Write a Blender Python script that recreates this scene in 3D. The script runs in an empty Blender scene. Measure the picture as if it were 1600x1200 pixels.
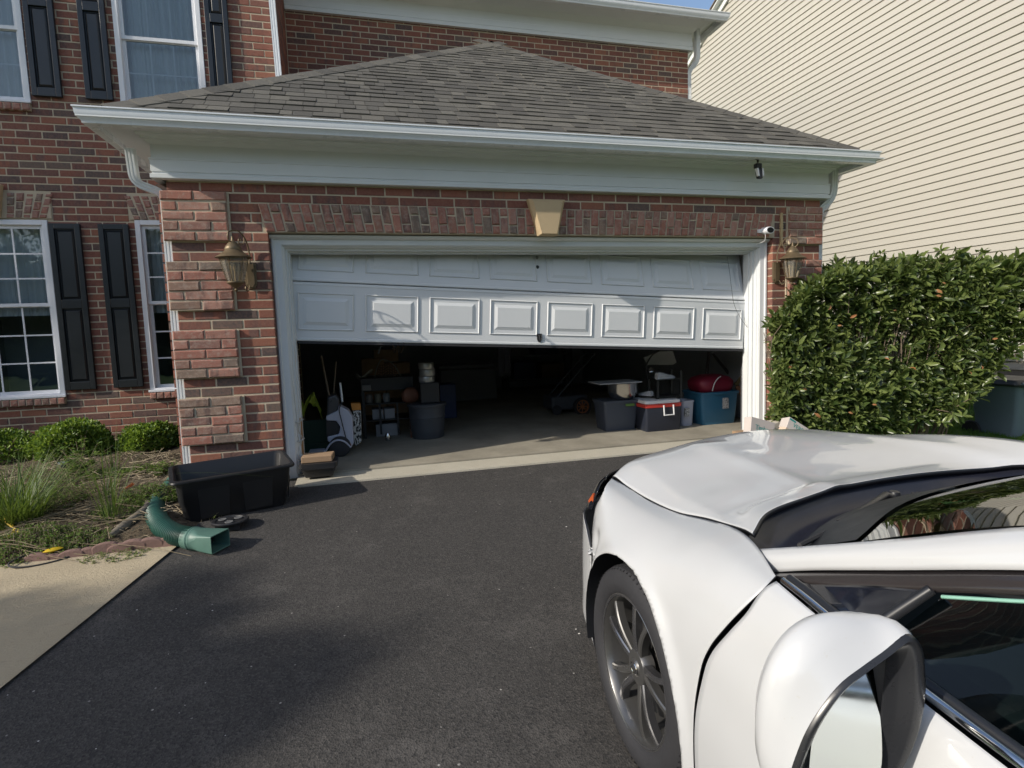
import bpy, math, random
import numpy as np
from mathutils import Vector, Matrix
random.seed(7); np.random.seed(7)
rnd = random.random; uni = random.uniform
SC = bpy.context.scene; COL = SC.collection
# ------------------------------------------------------------ camera
def cam_axes(yaw, pitch, roll):
    fw = Vector((math.sin(yaw)*math.cos(pitch), math.cos(yaw)*math.cos(pitch), math.sin(pitch)))
    rt = Vector((math.cos(yaw), -math.sin(yaw), 0)); dn = fw.cross(rt)
    c, s = math.cos(roll), math.sin(roll)
    return rt*c - dn*s, rt*s + dn*c, fw
RT, DN, FW = cam_axes(.2569, -.0960, -.0334)
CAM = Vector((.5882, -5.6604, 1.1829)); FPX = 893.4
cd = bpy.data.cameras.new('camera'); co = bpy.data.objects.new('camera', cd); COL.objects.link(co)
co.matrix_world = Matrix(((RT.x, -DN.x, -FW.x, CAM.x), (RT.y, -DN.y, -FW.y, CAM.y), (RT.z, -DN.z, -FW.z, CAM.z), (0, 0, 0, 1)))
cd.sensor_width = 36; cd.lens = 36*FPX/1600; cd.clip_start = .05; cd.clip_end = 900
SC.camera = co
# ------------------------------------------------------------ world, sun, exposure
TOSUN = Vector((-3.3, -1.0, 1.95)).normalized()
wd = bpy.data.worlds.new('World'); SC.world = wd; wd.use_nodes = True
wn = wd.node_tree; wn.nodes.clear()
sky = wn.nodes.new('ShaderNodeTexSky'); sky.sky_type = 'NISHITA'; sky.sun_disc = False
sky.sun_elevation = math.asin(TOSUN.z); sky.sun_rotation = math.atan2(TOSUN.x, TOSUN.y)
sky.air_density = 1.0; sky.dust_density = 1.3; sky.ozone_density = .55
bg = wn.nodes.new('ShaderNodeBackground'); bg.inputs[1].default_value = .15
wo = wn.nodes.new('ShaderNodeOutputWorld')
wn.links.new(sky.outputs[0], bg.inputs[0]); wn.links.new(bg.outputs[0], wo.inputs[0])
sd = bpy.data.lights.new('sun', 'SUN'); sd.energy = 3.6; sd.angle = math.radians(.53); sd.color = (1, .93, .82)
so = bpy.data.objects.new('sun', sd); COL.objects.link(so)
so.rotation_euler = TOSUN.to_track_quat('Z', 'Y').to_euler(); so.location = (-20, -8, 14)
vs = SC.view_settings; vs.view_transform = 'Standard'; vs.look = 'None'; vs.gamma = 1; vs.exposure = .36; vs.use_curve_mapping = False
SC.cycles.max_bounces = 8; SC.cycles.transparent_max_bounces = 16

# ------------------------------------------------------------ picture geometry helpers (a pixel of the photo onto a plane of the place)
def ray(u, v): return RT*((u-800)/FPX) + DN*((v-600)/FPX) + FW
def on(u, v, ax, val):
    d = ray(u, v); return CAM + d*((val-CAM[ax])/d[ax])
SLOPE = .07
def gz(y): return -.12 + SLOPE*(y+.5)          # height of the driveway plane
def gp(u, v, h=0):
    d = ray(u, v); n = Vector((0, -SLOPE, 1)); p0 = Vector((0, -.5, -.12+h))
    return CAM + d*(((p0-CAM).dot(n))/d.dot(n))

# ------------------------------------------------------------ mesh builder
class M:
    def __init__(s): s.v = []; s.f = []; s.mi = []; s.t = []
    def add(s, vs, fs, mi=0, tone=0.0):
        n = len(s.v); s.v += [tuple(p) for p in vs]
        for f in fs: s.f.append(tuple(i+n for i in f)); s.mi.append(mi); s.t.append(tone)
        return s
    def box(s, x0, x1, y0, y1, z0, z1, mi=0, tone=0.0):
        return s.add([(x0,y0,z0),(x1,y0,z0),(x1,y1,z0),(x0,y1,z0),(x0,y0,z1),(x1,y0,z1),(x1,y1,z1),(x0,y1,z1)],
            [(0,3,2,1),(4,5,6,7),(0,1,5,4),(1,2,6,5),(2,3,7,6),(3,0,4,7)], mi, tone)
    def hexa(s, p, mi=0, tone=0.0):   # 8 points, bottom four then top four
        return s.add(p, [(0,3,2,1),(4,5,6,7),(0,1,5,4),(1,2,6,5),(2,3,7,6),(3,0,4,7)], mi, tone)
    def brick(s, cx, cz, yf, L, H, D, ch=.004, tone=0.0, tw=0.0, axis='x', flip=1):
        # chamfered front face at yf, body goes towards +y (axis 'x')
        a, b = L/2, H/2
        P = []
        for (k, e) in ((1, ch), (0, 0)):
            for sx, sz in ((-1,-1),(1,-1),(1,1),(-1,1)):
                P.append((cx+sx*(a-e), yf+(0 if k else ch)+tw*sx, cz+sz*(b-e)))
        for sx, sz in ((-1,-1),(1,-1),(1,1),(-1,1)): P.append((cx+sx*a, yf+D, cz+sz*b))
        F = [(0,1,2,3)]+[(4+i,4+(i+1)%4,(i+1)%4,i) for i in range(4)]+[(8+i,8+(i+1)%4,4+(i+1)%4,4+i) for i in range(4)]
        if axis == 'y': P = [(p[1]*flip, p[0], p[2]) for p in P]; F = [f[::-1] for f in F] if flip > 0 else F
        return s.add(P, F, 0, tone)
    def tube(s, pts, r, n=8, mi=0, cap=True):
        pts = [Vector(p) for p in pts]; rs = r if isinstance(r, (list, tuple)) else [r]*len(pts)
        base = len(s.v); up = None
        for i, p in enumerate(pts):
            t = (pts[min(i+1, len(pts)-1)] - pts[max(i-1, 0)])
            t = t.normalized() if t.length > 1e-9 else Vector((0,0,1))
            if up is None: up = t.orthogonal().normalized()
            up = (up - t*up.dot(t)); up = up.normalized() if up.length > 1e-6 else t.orthogonal().normalized()
            w = t.cross(up)
            for k in range(n):
                a = 2*math.pi*k/n; s.v.append(tuple(p + (up*math.cos(a)+w*math.sin(a))*rs[i]))
        for i in range(len(pts)-1):
            for k in range(n):
                s.f.append((base+i*n+k, base+i*n+(k+1)%n, base+(i+1)*n+(k+1)%n, base+(i+1)*n+k)); s.mi.append(mi); s.t.append(0)
        if cap:
            s.f.append(tuple(base+k for k in range(n))[::-1]); s.f.append(tuple(base+(len(pts)-1)*n+k for k in range(n)))
            s.mi += [mi]*2; s.t += [0]*2
        return s
    def lathe(s, prof, c=(0,0,0), n=24, mi=0, axis='z', sx=1, sy=1):
        base = len(s.v)
        for r, z in prof:
            for k in range(n):
                a = 2*math.pi*k/n; p = (r*math.cos(a)*sx, r*math.sin(a)*sy, z)
                if axis == 'x': p = (p[2], p[0], p[1])
                if axis == 'y': p = (p[0], p[2], p[1])
                s.v.append((c[0]+p[0], c[1]+p[1], c[2]+p[2]))
        for i in range(len(prof)-1):
            for k in range(n):
                s.f.append((base+i*n+k, base+i*n+(k+1)%n, base+(i+1)*n+(k+1)%n, base+(i+1)*n+k)); s.mi.append(mi); s.t.append(0)
        return s
    def prism(s, poly, y0, y1, mi=0, plane='xz', tone=0.0):
        n = len(poly); mk = {'xz': lambda a, b, t: (a, t, b), 'xy': lambda a, b, t: (a, b, t), 'yz': lambda a, b, t: (t, a, b)}[plane]
        P = [mk(a, b, y0) for a, b in poly]+[mk(a, b, y1) for a, b in poly]
        return s.add(P, [tuple(range(n)), tuple(range(2*n-1, n-1, -1))]+[((i+1)%n, i, i+n, (i+1)%n+n) for i in range(n)], mi, tone)
    def sweep(s, prof, path, mi=0, cap=True):   # prof: (out, up) pairs; path: (point, outdir) pairs, up = z
        n = len(prof); base = len(s.v)
        for p, o in path:
            p = Vector(p); o = Vector(o)
            for a, b in prof: s.v.append(tuple(p + o*a + Vector((0,0,b))))
        for i in range(len(path)-1):
            for k in range(n):
                s.f.append((base+i*n+k, base+i*n+(k+1)%n, base+(i+1)*n+(k+1)%n, base+(i+1)*n+k)); s.mi.append(mi); s.t.append(0)
        if cap:
            s.f.append(tuple(base+k for k in range(n))); s.f.append(tuple(base+(len(path)-1)*n+k for k in range(n))[::-1]); s.mi += [mi]*2; s.t += [0]*2
        return s
    def grid(s, G, mi=0, flip=False):
        nu, nv = len(G), len(G[0]); base = len(s.v)
        for r in G: s.v += [tuple(p) for p in r]
        for i in range(nu-1):
            for j in range(nv-1):
                q = (base+i*nv+j, base+i*nv+j+1, base+(i+1)*nv+j+1, base+(i+1)*nv+j)
                s.f.append(q[::-1] if flip else q); s.mi.append(mi); s.t.append(0)
        return s
    def mesh(s, name):
        me = bpy.data.meshes.new(name); me.from_pydata(s.v, [], s.f)
        if any(s.mi): me.polygons.foreach_set('material_index', s.mi)
        if any(s.t):
            at = me.attributes.new('tone', 'FLOAT', 'FACE'); at.data.foreach_set('value', s.t)
        return me
ORG = {}
def org(p):
    while p is not None:
        if p.name in ORG: return ORG[p.name]
        p = p.parent
    return Vector((0, 0, 0))
def smooth(me, ang=40):
    me.polygons.foreach_set('use_smooth', [True]*len(me.polygons))
    try: me.set_sharp_from_angle(angle=math.radians(ang))
    except Exception: pass
def fixn(me):
    import bmesh
    b = bmesh.new(); b.from_mesh(me); bmesh.ops.recalc_face_normals(b, faces=b.faces); b.to_mesh(me); b.free()
def obj(name, m, mat, parent=None, sm=None, world=True, loc=None, fix=True, **pr):
    me = m.mesh(name) if isinstance(m, M) else m
    if isinstance(m, M) and fix: fixn(me)
    for x in (mat if isinstance(mat, (list, tuple)) else [mat]): me.materials.append(x)
    if sm: smooth(me, sm)
    o = bpy.data.objects.new(name, me); COL.objects.link(o)
    if parent is not None:
        o.parent = parent
        if world:
            g = org(parent)
            if g.length > 0: me.transform(Matrix.Translation(-g))
    if loc is not None: o.location = loc
    for k, x in pr.items(): o[k] = x
    return o
def inst(src_mesh, name, parent, loc, rot=None, scale=None, mat=None):
    o = bpy.data.objects.new(name, src_mesh); COL.objects.link(o); o.parent = parent
    o.location = Vector(loc) - (org(parent) if parent else Vector((0,0,0)))
    if rot is not None: o.rotation_euler = rot
    if scale is not None: o.scale = scale
    return o
def thing(name, label, cat, loc=(0,0,0), rot=None, group=None, world=True):
    o = bpy.data.objects.new(name, None); COL.objects.link(o); o.location = loc; o.empty_display_size = .2
    if rot is not None: o.rotation_euler = rot
    if world: ORG[o.name] = Vector(loc)
    o['label'] = label; o['category'] = cat
    if group: o['group'] = group
    return o
def tag(o, label, cat, group=None):
    o['label'] = label; o['category'] = cat
    if group: o['group'] = group
    return o
def struct(name, m, mat, **k): return obj(name, m, mat, kind='structure', **k)
def bevel(o, w=.004, seg=2, ang=35):
    b = o.modifiers.new('bevel', 'BEVEL'); b.width = w; b.segments = seg; b.limit_method = 'ANGLE'; b.angle_limit = math.radians(ang); return o

# ------------------------------------------------------------ materials
class NT:
    def __init__(s, name):
        s.m = bpy.data.materials.new(name); s.m.use_nodes = True; s.t = s.m.node_tree; s.t.nodes.clear()
        s.out = s.n('ShaderNodeOutputMaterial')
    def n(s, ty, **k):
        x = s.t.nodes.new(ty)
        for a, b in k.items(): setattr(x, a, b)
        return x
    def l(s, a, b): s.t.links.new(a, b); return s
    def coord(s, kind='Object', scale=1.0):
        c = s.n('ShaderNodeTexCoord') if kind != 'World' else s.n('ShaderNodeNewGeometry')
        m = s.n('ShaderNodeMapping'); s.l(c.outputs['Position' if kind == 'World' else kind], m.inputs[0])
        m.inputs['Scale'].default_value = scale if isinstance(scale, (tuple, list)) else (scale,)*3
        return m.outputs[0]
    def noise(s, vec, sc, det=4, rough=.6):
        x = s.n('ShaderNodeTexNoise'); x.inputs['Scale'].default_value = sc; x.inputs['Detail'].default_value = det; x.inputs['Roughness'].default_value = rough
        s.l(vec, x.inputs['Vector']); return x.outputs['Fac']
    def ramp(s, fac, stops, interp='LINEAR'):
        x = s.n('ShaderNodeValToRGB'); cr = x.color_ramp; cr.interpolation = interp
        while len(cr.elements) > 1: cr.elements.remove(cr.elements[-1])
        cr.elements[0].position = stops[0][0]; cr.elements[0].color = (*stops[0][1], 1)
        for p, c in stops[1:]:
            e = cr.elements.new(p); e.color = (*c, 1)
        s.l(fac, x.inputs[0]); return x.outputs[0]
    def math(s, op, a, b=None, clamp=False):
        x = s.n('ShaderNodeMath', operation=op, use_clamp=clamp)
        for i, q in enumerate((a, b)):
            if q is None: continue
            if isinstance(q, (int, float)): x.inputs[i].default_value = q
            else: s.l(q, x.inputs[i])
        return x.outputs[0]
    def mix(s, fac, a, b, mode='MIX'):
        x = s.n('ShaderNodeMix', data_type='RGBA', blend_type=mode)
        for i, q in ((0, fac), (6, a), (7, b)):
            if isinstance(q, (int, float)): x.inputs[i].default_value = q
            elif isinstance(q, tuple): x.inputs[i].default_value = (*q, 1)
            else: s.l(q, x.inputs[i])
        return x.outputs[2]
    def bump(s, h, st=.3, dist=.01, nrm=None):
        x = s.n('ShaderNodeBump'); x.inputs['Strength'].default_value = st; x.inputs['Distance'].default_value = dist
        s.l(h, x.inputs['Height'])
        if nrm: s.l(nrm, x.inputs['Normal'])
        return x.outputs[0]
    def pbr(s, col, rough=.6, metal=0, nrm=None, **k):
        b = s.n('ShaderNodeBsdfPrincipled')
        for nm, q in (('Base Color', col), ('Roughness', rough), ('Metallic', metal)):
            if isinstance(q, tuple): b.inputs[nm].default_value = (*q, 1)
            elif isinstance(q, (int, float)): b.inputs[nm].default_value = q
            else: s.l(q, b.inputs[nm])
        for nm, q in k.items(): b.inputs[nm.replace('_', ' ')].default_value = q
        if nrm: s.l(nrm, b.inputs['Normal'])
        s.l(b.outputs[0], s.out.inputs[0]); return s.m
def lin(h): # sRGB 0-255 to linear
    return tuple(((c/255)/12.92 if c/255 <= .04045 else ((c/255+.055)/1.055)**2.4) for c in h)
def simple(name, col, rough=.5, metal=0, var=.12, sc=6, bmp=0.0, bsc=60, **k):
    """plain surface with slight uneven tone, dust and fine relief"""
    t = NT(name); v = t.coord('World'); n = t.noise(v, sc, 5)
    c = t.mix(t.math('MULTIPLY', n, 1.0), tuple(x*(1-var) for x in col), tuple(min(1, x*(1+var)) for x in col))
    r = t.math('ADD', t.math('MULTIPLY', t.noise(v, sc*3, 4), .2), max(0, rough-.1), clamp=True)
    nrm = t.bump(t.noise(v, bsc, 4), bmp, .004) if bmp else None
    return t.pbr(c, r, metal, nrm, **k)

def mat_brick(name, stops, smear=0.0, rough_bump=.5):
    t = NT(name); v = t.coord('World')
    a = t.n('ShaderNodeAttribute', attribute_name='tone'); oi = t.n('ShaderNodeObjectInfo')
    rv = t.math('FRACT', t.math('ADD', a.outputs['Fac'], oi.outputs['Random']))
    c = t.ramp(rv, stops, 'LINEAR')
    r2 = t.math('FRACT', t.math('MULTIPLY', rv, 17.31))
    # flashing: dark patches over part of some bricks
    fl = t.noise(t.coord('World', (13, 13, 3)), 1.0, 3, .6)
    fl = t.math('MULTIPLY', t.ramp(fl, [(.5, (0,0,0)), (.62, (1,1,1))]), t.ramp(r2, [(.3, (0,0,0)), (.7, (1,1,1))]))
    c = t.mix(t.math('MULTIPLY', fl, .72), c, (.075, .052, .052))
    n = t.noise(v, 45, 6, .7)
    c = t.mix(t.ramp(n, [(.35, (0,0,0)), (.75, (1,1,1))]), c, t.mix(.5, c, (.30, .16, .11)))
    n2 = t.noise(v, 230, 3, .6)
    c = t.mix(t.ramp(n2, [(.30, (.45,.45,.45)), (.45, (0,0,0))]), c, (.04, .03, .03))
    if smear:
        sm = t.noise(v, 26, 6, .75)
        c = t.mix(t.math('MULTIPLY', t.ramp(sm, [(.48, (0,0,0)), (.66, (1,1,1))]), smear), c, (.38, .31, .26))
    h = t.math('ADD', t.math('MULTIPLY', n, .6), t.math('MULTIPLY', n2, .4))
    return t.pbr(c, .86, 0, t.bump(h, rough_bump, .006))
BR = mat_brick('brick_face', [(0,(.235,.078,.048)),(.14,(.180,.060,.043)),(.27,(.275,.103,.060)),(.40,(.140,.053,.043)),(.52,(.225,.074,.048)),(.64,(.100,.046,.042)),(.74,(.195,.070,.048)),(.84,(.125,.056,.047)),(.92,(.062,.050,.051)),(1,(.110,.088,.074))])
TB = mat_brick('tumbled_brick_face', [(0,(.36,.15,.11)),(.2,(.29,.115,.085)),(.38,(.38,.20,.155)),(.52,(.22,.11,.09)),(.66,(.33,.13,.09)),(.8,(.22,.16,.12)),(.9,(.14,.12,.10)),(1,(.33,.13,.09))], .55, .9)
t = NT('mortar'); v = t.coord('World')
n = t.noise(v, 9, 6, .7); n2 = t.noise(v, 160, 4)
MO = t.pbr(t.mix(n, (.38, .315, .225), (.55, .47, .35)), .95, 0, t.bump(n2, .7, .004))
WHT = simple('white_trim_paint', (.66, .68, .68), .45, var=.06, sc=2.2, bmp=.05, bsc=25)
ALU = simple('white_gutter_enamel', (.70, .73, .76), .28, var=.07, sc=1.4, bmp=.04, bsc=9)
# garage door: embossed painted steel
t = NT('garage_door_steel'); v = t.coord('World', (2, 8, 60)); n = t.noise(v, 3, 4); v2 = t.coord('World'); d = t.noise(v2, 1.3, 5)
DOORM = t.pbr(t.mix(d, (.60, .62, .63), (.69, .70, .70)), .42, 0, t.bump(n, .08, .002))
t = NT('asphalt'); v = t.coord('World')
vo = t.n('ShaderNodeTexVoronoi'); vo.inputs['Scale'].default_value = 125; t.l(v, vo.inputs['Vector']); vsx = t.n('ShaderNodeSeparateColor'); t.l(vo.outputs['Color'], vsx.inputs[0])
n1 = t.noise(v, 1.1, 5, .6); n2 = t.noise(v, 95, 6, .85); n3 = t.noise(v, 7, 4)
c = t.mix(n1, (.019, .0175, .0165), (.044, .040, .036))
c = t.mix(t.ramp(n2, [(.42, (0,0,0)), (.7, (.8,.8,.8))]), c, (.070, .065, .060))
c = t.mix(t.ramp(t.noise(v, 2.3, 6, .8), [(.52, (0,0,0)), (.74, (.5,.5,.5))]), c, (.125, .115, .105))
vw = t.n('ShaderNodeTexVoronoi'); vw.inputs['Scale'].default_value = 9; t.l(v, vw.inputs['Vector'])
c = t.mix(t.ramp(vw.outputs['Distance'], [(.035, (.8,.8,.8)), (.05, (0,0,0))]), c, (.40, .38, .35))
c = t.mix(t.ramp(vsx.outputs[0], [(.55,(0,0,0)),(1,(.55,.55,.55))]), c, (.095,.088,.08)); c = t.mix(t.ramp(vsx.outputs[1], [(.6,(0,0,0)),(1,(.75,.75,.75))]), c, (.012,.012,.012)); h = t.math('ADD', t.math('MULTIPLY', vo.outputs['Distance'], .8), n2)
ASP = t.pbr(c, .92, 0, t.bump(h, .55, .006))
t = NT('tan_concrete'); v = t.coord('World')
n1 = t.noise(v, 1.6, 6, .65); n2 = t.noise(v, 60, 6, .8); n3 = t.noise(t.coord('World', (1, 3, 1)), 9, 6, .8)
c = t.mix(n1, (.36, .295, .195), (.50, .42, .29)); c = t.mix(t.ramp(n3, [(.30, (.6,.6,.6)), (.42, (0,0,0))]), c, (.24, .20, .145))
CON = t.pbr(c, .92, 0, t.bump(t.math('ADD', n2, n3), .9, .010))
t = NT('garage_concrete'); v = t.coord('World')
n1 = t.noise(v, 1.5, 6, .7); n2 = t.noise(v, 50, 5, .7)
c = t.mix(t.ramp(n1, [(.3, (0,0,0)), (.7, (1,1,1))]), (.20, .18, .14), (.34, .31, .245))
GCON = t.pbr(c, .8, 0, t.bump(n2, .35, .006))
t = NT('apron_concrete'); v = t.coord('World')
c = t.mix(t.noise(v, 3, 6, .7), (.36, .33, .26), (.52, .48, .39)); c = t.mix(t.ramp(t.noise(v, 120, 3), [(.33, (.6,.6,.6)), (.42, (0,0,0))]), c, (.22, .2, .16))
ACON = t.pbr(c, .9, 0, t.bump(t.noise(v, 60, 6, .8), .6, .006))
t = NT('mulch_soil'); v = t.coord('World')
c = t.ramp(t.noise(v, 22, 8, .8), [(.3, (.045,.030,.018)), (.5, (.11,.080,.048)), (.62, (.19,.145,.09)), (.75, (.30,.24,.16))])
SOIL = t.pbr(c, .95, 0, t.bump(t.noise(v, 30, 8, .8), 1.0, .04))
def leafmat(name, dark, light, trans=.25, rough=.42):
    t = NT(name); a = t.n('ShaderNodeAttribute', attribute_name='tone'); oi = t.n('ShaderNodeObjectInfo')
    r = t.math('FRACT', t.math('ADD', a.outputs['Fac'], oi.outputs['Random'])); c = t.mix(r, dark, light)
    c = t.mix(t.math('MULTIPLY', t.noise(t.coord('World'), 60, 3), .5), c, tuple(x*.6 for x in dark))
    b = t.n('ShaderNodeBsdfPrincipled'); t.l(c, b.inputs['Base Color']); b.inputs['Roughness'].default_value = rough
    tr = t.n('ShaderNodeBsdfTranslucent'); t.l(t.mix(.5, c, (.25, .36, .04)), tr.inputs[0])
    mx = t.n('ShaderNodeMixShader'); mx.inputs[0].default_value = trans; t.l(b.outputs[0], mx.inputs[1]); t.l(tr.outputs[0], mx.inputs[2])
    t.l(mx.outputs[0], t.out.inputs[0]); return t.m
LAUREL = leafmat('laurel_leaf', (.034, .064, .018), (.225, .275, .085), .28, .32)
DEADLF = leafmat('dead_leaf', (.34, .14, .05), (.52, .27, .12), .2, .6)
BOXW = leafmat('boxwood_leaf', (.07, .15, .02), (.31, .42, .06), .34, .45)
GRS = leafmat('grass_blade', (.055, .105, .020), (.16, .22, .05), .3, .55)
LAWN = leafmat('lawn_blade', (.05, .15, .015), (.11, .24, .03), .3, .55)
STRAW = leafmat('dry_stem', (.20, .15, .09), (.42, .34, .22), .15, .7)
WEED = leafmat('weed_leaf', (.07, .15, .02), (.24, .34, .07), .3, .5)
BARK = simple('twig_bark', (.16, .12, .085), .85, var=.35, sc=30, bmp=.4)
LAWNG = simple('lawn_ground', (.06, .13, .025), .95, var=.3, sc=9, bmp=.8, bsc=40)
BLK = simple('black_plastic', (.018, .018, .02), .48, var=.2, sc=4, bmp=.06)
BLKR = simple('black_rubber', (.022, .022, .024), .75, var=.2, sc=8, bmp=.2)
SHUT = simple('shutter_paint', (.010, .0125, .016), .34, var=.2, sc=5, bmp=.08, bsc=35)
BRASS = simple('aged_brass', (.155, .115, .068), .5, .5, var=.3, sc=30)
STEEL = simple('brushed_steel', (.55, .55, .54), .22, 1.0, var=.1, sc=6)
KEY = simple('tan_keystone', (.46, .35, .21), .8, var=.08, sc=5, bmp=.3)
t = NT('window_glass'); g = t.n('ShaderNodeBsdfGlossy'); g.inputs['Roughness'].default_value = .015; tr = t.n('ShaderNodeBsdfTransparent'); tr.inputs[0].default_value = (.78, .84, .86, 1)
fr = t.n('ShaderNodeFresnel'); fr.inputs[0].default_value = 1.5
wv = t.bump(t.noise(t.coord('World'), 2.2, 2), .06, .05); t.l(wv, g.inputs['Normal'])
mx = t.n('ShaderNodeMixShader'); t.l(t.math('ADD', t.math('MULTIPLY', fr.outputs[0], 1.3), .04, clamp=True), mx.inputs[0]); t.l(tr.outputs[0], mx.inputs[1]); t.l(g.outputs[0], mx.inputs[2]); t.l(mx.outputs[0], t.out.inputs[0]); GLASS = t.m
t = NT('car_glass'); g = t.n('ShaderNodeBsdfGlossy'); g.inputs['Roughness'].default_value = .01; tr = t.n('ShaderNodeBsdfTransparent'); tr.inputs[0].default_value = (.38, .50, .49, 1)
fr = t.n('ShaderNodeFresnel'); fr.inputs[0].default_value = 1.5
mx = t.n('ShaderNodeMixShader'); t.l(t.math('MULTIPLY', fr.outputs[0], .5), mx.inputs[0]); t.l(tr.outputs[0], mx.inputs[1]); t.l(g.outputs[0], mx.inputs[2]); t.l(mx.outputs[0], t.out.inputs[0]); CGLASS = t.m
# ============================================================ the ground
def sheet(name, pts, mat, z=None, kind='structure', **k):
    m = M(); P = [(x, y, (gz(y) if z is None else 0)+dz) if z is None else (x, y, z) for x, y, dz in [(p+(0,))[:3] for p in pts]]
    m.add(P, [tuple(range(len(P)))])
    return obj(name, m, mat, kind=kind, fix=False, **k)
def plane_grid(name, x0, x1, y0, y1, nx, ny, hf, mat, **k):
    m = M(); m.grid([[(x0+(x1-x0)*i/nx, y0+(y1-y0)*j/ny, hf(x0+(x1-x0)*i/nx, y0+(y1-y0)*j/ny)) for j in range(ny+1)] for i in range(nx+1)], flip=True)
    return obj(name, m, mat, kind='structure', fix=False, sm=60, **k)
def zg(y): return gz(y) if y < -.5 else -.12
sheet('ground', [(-300,-300,0),(300,-300,0),(300,300,0),(-300,300,0)], LAWNG, z=-2.6)
# driveway: asphalt, one sloping sheet with a level strip left of the apron
m = M()
m.grid([[(x, y, gz(y)+zz) for y in (-24, -14, -8, -5, -3, -1.5, -.5)] for x, zz in ((-.10, 0), (4.2, 0), (4.75, -.005))])
m.v[0:7] = [(xx, yy, gz(yy)) for xx, yy in ((-4.6,-24),(-3.2,-14),(-2.45,-8),(-1.7,-5),(-1.2,-3),(-.80,-1.5),(-.66,-.5))]
m.add([(-.60,-.5,-.12),(-.60,-.24,-.12),(.0,-.24,-.12),(.0,-.5,-.12)], [(0,1,2,3)])
struct('driveway', m, ASP, fix=False)
# garage floor slab with a small lip and the bright apron in front of it
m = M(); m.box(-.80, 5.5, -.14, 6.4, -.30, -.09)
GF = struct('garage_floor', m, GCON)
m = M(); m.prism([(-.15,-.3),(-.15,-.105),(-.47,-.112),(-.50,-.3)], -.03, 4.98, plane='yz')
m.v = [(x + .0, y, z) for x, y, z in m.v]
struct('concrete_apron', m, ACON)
# walkway to the left of the drive
m = M(); m.add([(-.66,-1.50,gz(-1.5)+.012),(-1.015,-3,gz(-3)+.012),(-1.505,-5,gz(-5)+.012),(-2.25,-8,gz(-8)+.012),(-9,-8,gz(-8)+.012),(-9,-5,gz(-5)+.012),(-9,-3,gz(-3)+.012),(-9,-1.50,gz(-1.5)+.012)], [(0,1,6,7),(1,2,5,6),(2,3,4,5)])
struct('walkway', m, CON, fix=False)
# garden bed in front of the left wall
def bedz(x, y):
    n = .035*math.sin(3.1*x+1)*math.sin(2.7*y)+.02*math.sin(9*x)*math.cos(7*y+x)
    t = min(1, max(0, (y+1.5)/1.3)); base = gz(-1.5)*(1-t)+(-.05)*t
    e = min(1, max(0, (y+1.5)*4)); e2 = min(1, max(0, (-.62-x)*5))
    return base + (n+.05)*e*e2 - (1-e2)*.02
plane_grid('garden_bed', -9, -.62, -1.5, 2.1, 120, 60, bedz, SOIL)
# side yard on the right
def sidez(x, y):
    t = min(1, max(0, (x-4.9)/1.2)); r = min(1, max(0, (x-8.3)/1.7)); 
    lo = -.12+.085*(y+.3) if y < -.3 else -.12
    return lo*(1-t) + (lo-.05-.18*(1-r)+.10*r)*t + .012*math.sin(5*x)*math.sin(4*y)
plane_grid('side_yard', 4.76, 10.0, -12, 14, 60, 120, sidez, LAWNG)
# verge left far and behind the camera
sheet('front_lawn', [(-60,-24,0),(60,-24,0),(60,-60,0),(-60,-60,0)], LAWNG, z=gz(-24)-.02)
sheet('left_lawn', [(-60,-8,0),(-9,-8,0),(-9,4,0),(-60,4,0)], LAWNG, z=-.35)
sheet('left_front_lawn', [(-60,-24,0),(-2.4,-24,0),(-2.3,-8.0,0),(-60,-8,0)], LAWNG, z=-.70)
sheet('right_front_lawn', [(4.76,-24,0),(60,-24,0),(60,-12,0),(4.76,-12,0)], LAWNG, z=-1.0)
sheet('right_lawn', [(10,-12,0),(60,-12,0),(60,30,0),(10,30,0)], LAWNG, z=-.9)

# ============================================================ the brick house
HOUSE = thing('brick_house', 'red brick house with grey shingled garage wing and its double door half open', 'house', (2.36, -.25, -.12))
CR = .0822; Z0 = 2.0; BL = .252; BH = .0692; MJ = CR-BH       # course height, a joint level, brick pitch
ALLB = []   # (part name, builder args) of every brick
def project(p):
    d = Vector(p)-CAM; z = d.dot(FW)
    if z < .1: return None
    return 800+FPX*d.dot(RT)/z, 600+FPX*d.dot(DN)/z, z
def addb(kind, cx, cz, yf, L, H=BH, D=.09, axis='x', flip=1, mat=0, rot=0):
    if L < .03: return
    w = (cx, yf, cz) if axis == 'x' else (yf*flip, cx, cz)
    q = project(w); s = 0
    if q and -30 < q[0] < 1630 and -30 < q[1] < 1230: s = L*H/(q[2]**2)
    if axis == 'y': s *= .01
    ALLB.append([s, kind, cx, cz, yf+uni(-.0015, .002), L, H, D, axis, flip, rnd(), rot])
def cut(x0, x1, holes):
    segs = [(x0, x1)]
    for a, b in holes:
        n = []
        for s, e in segs:
            if b <= s or a >= e: n.append((s, e))
            else:
                if a > s: n.append((s, a))
                if b < e: n.append((b, e))
        segs = n
    return segs
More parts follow.
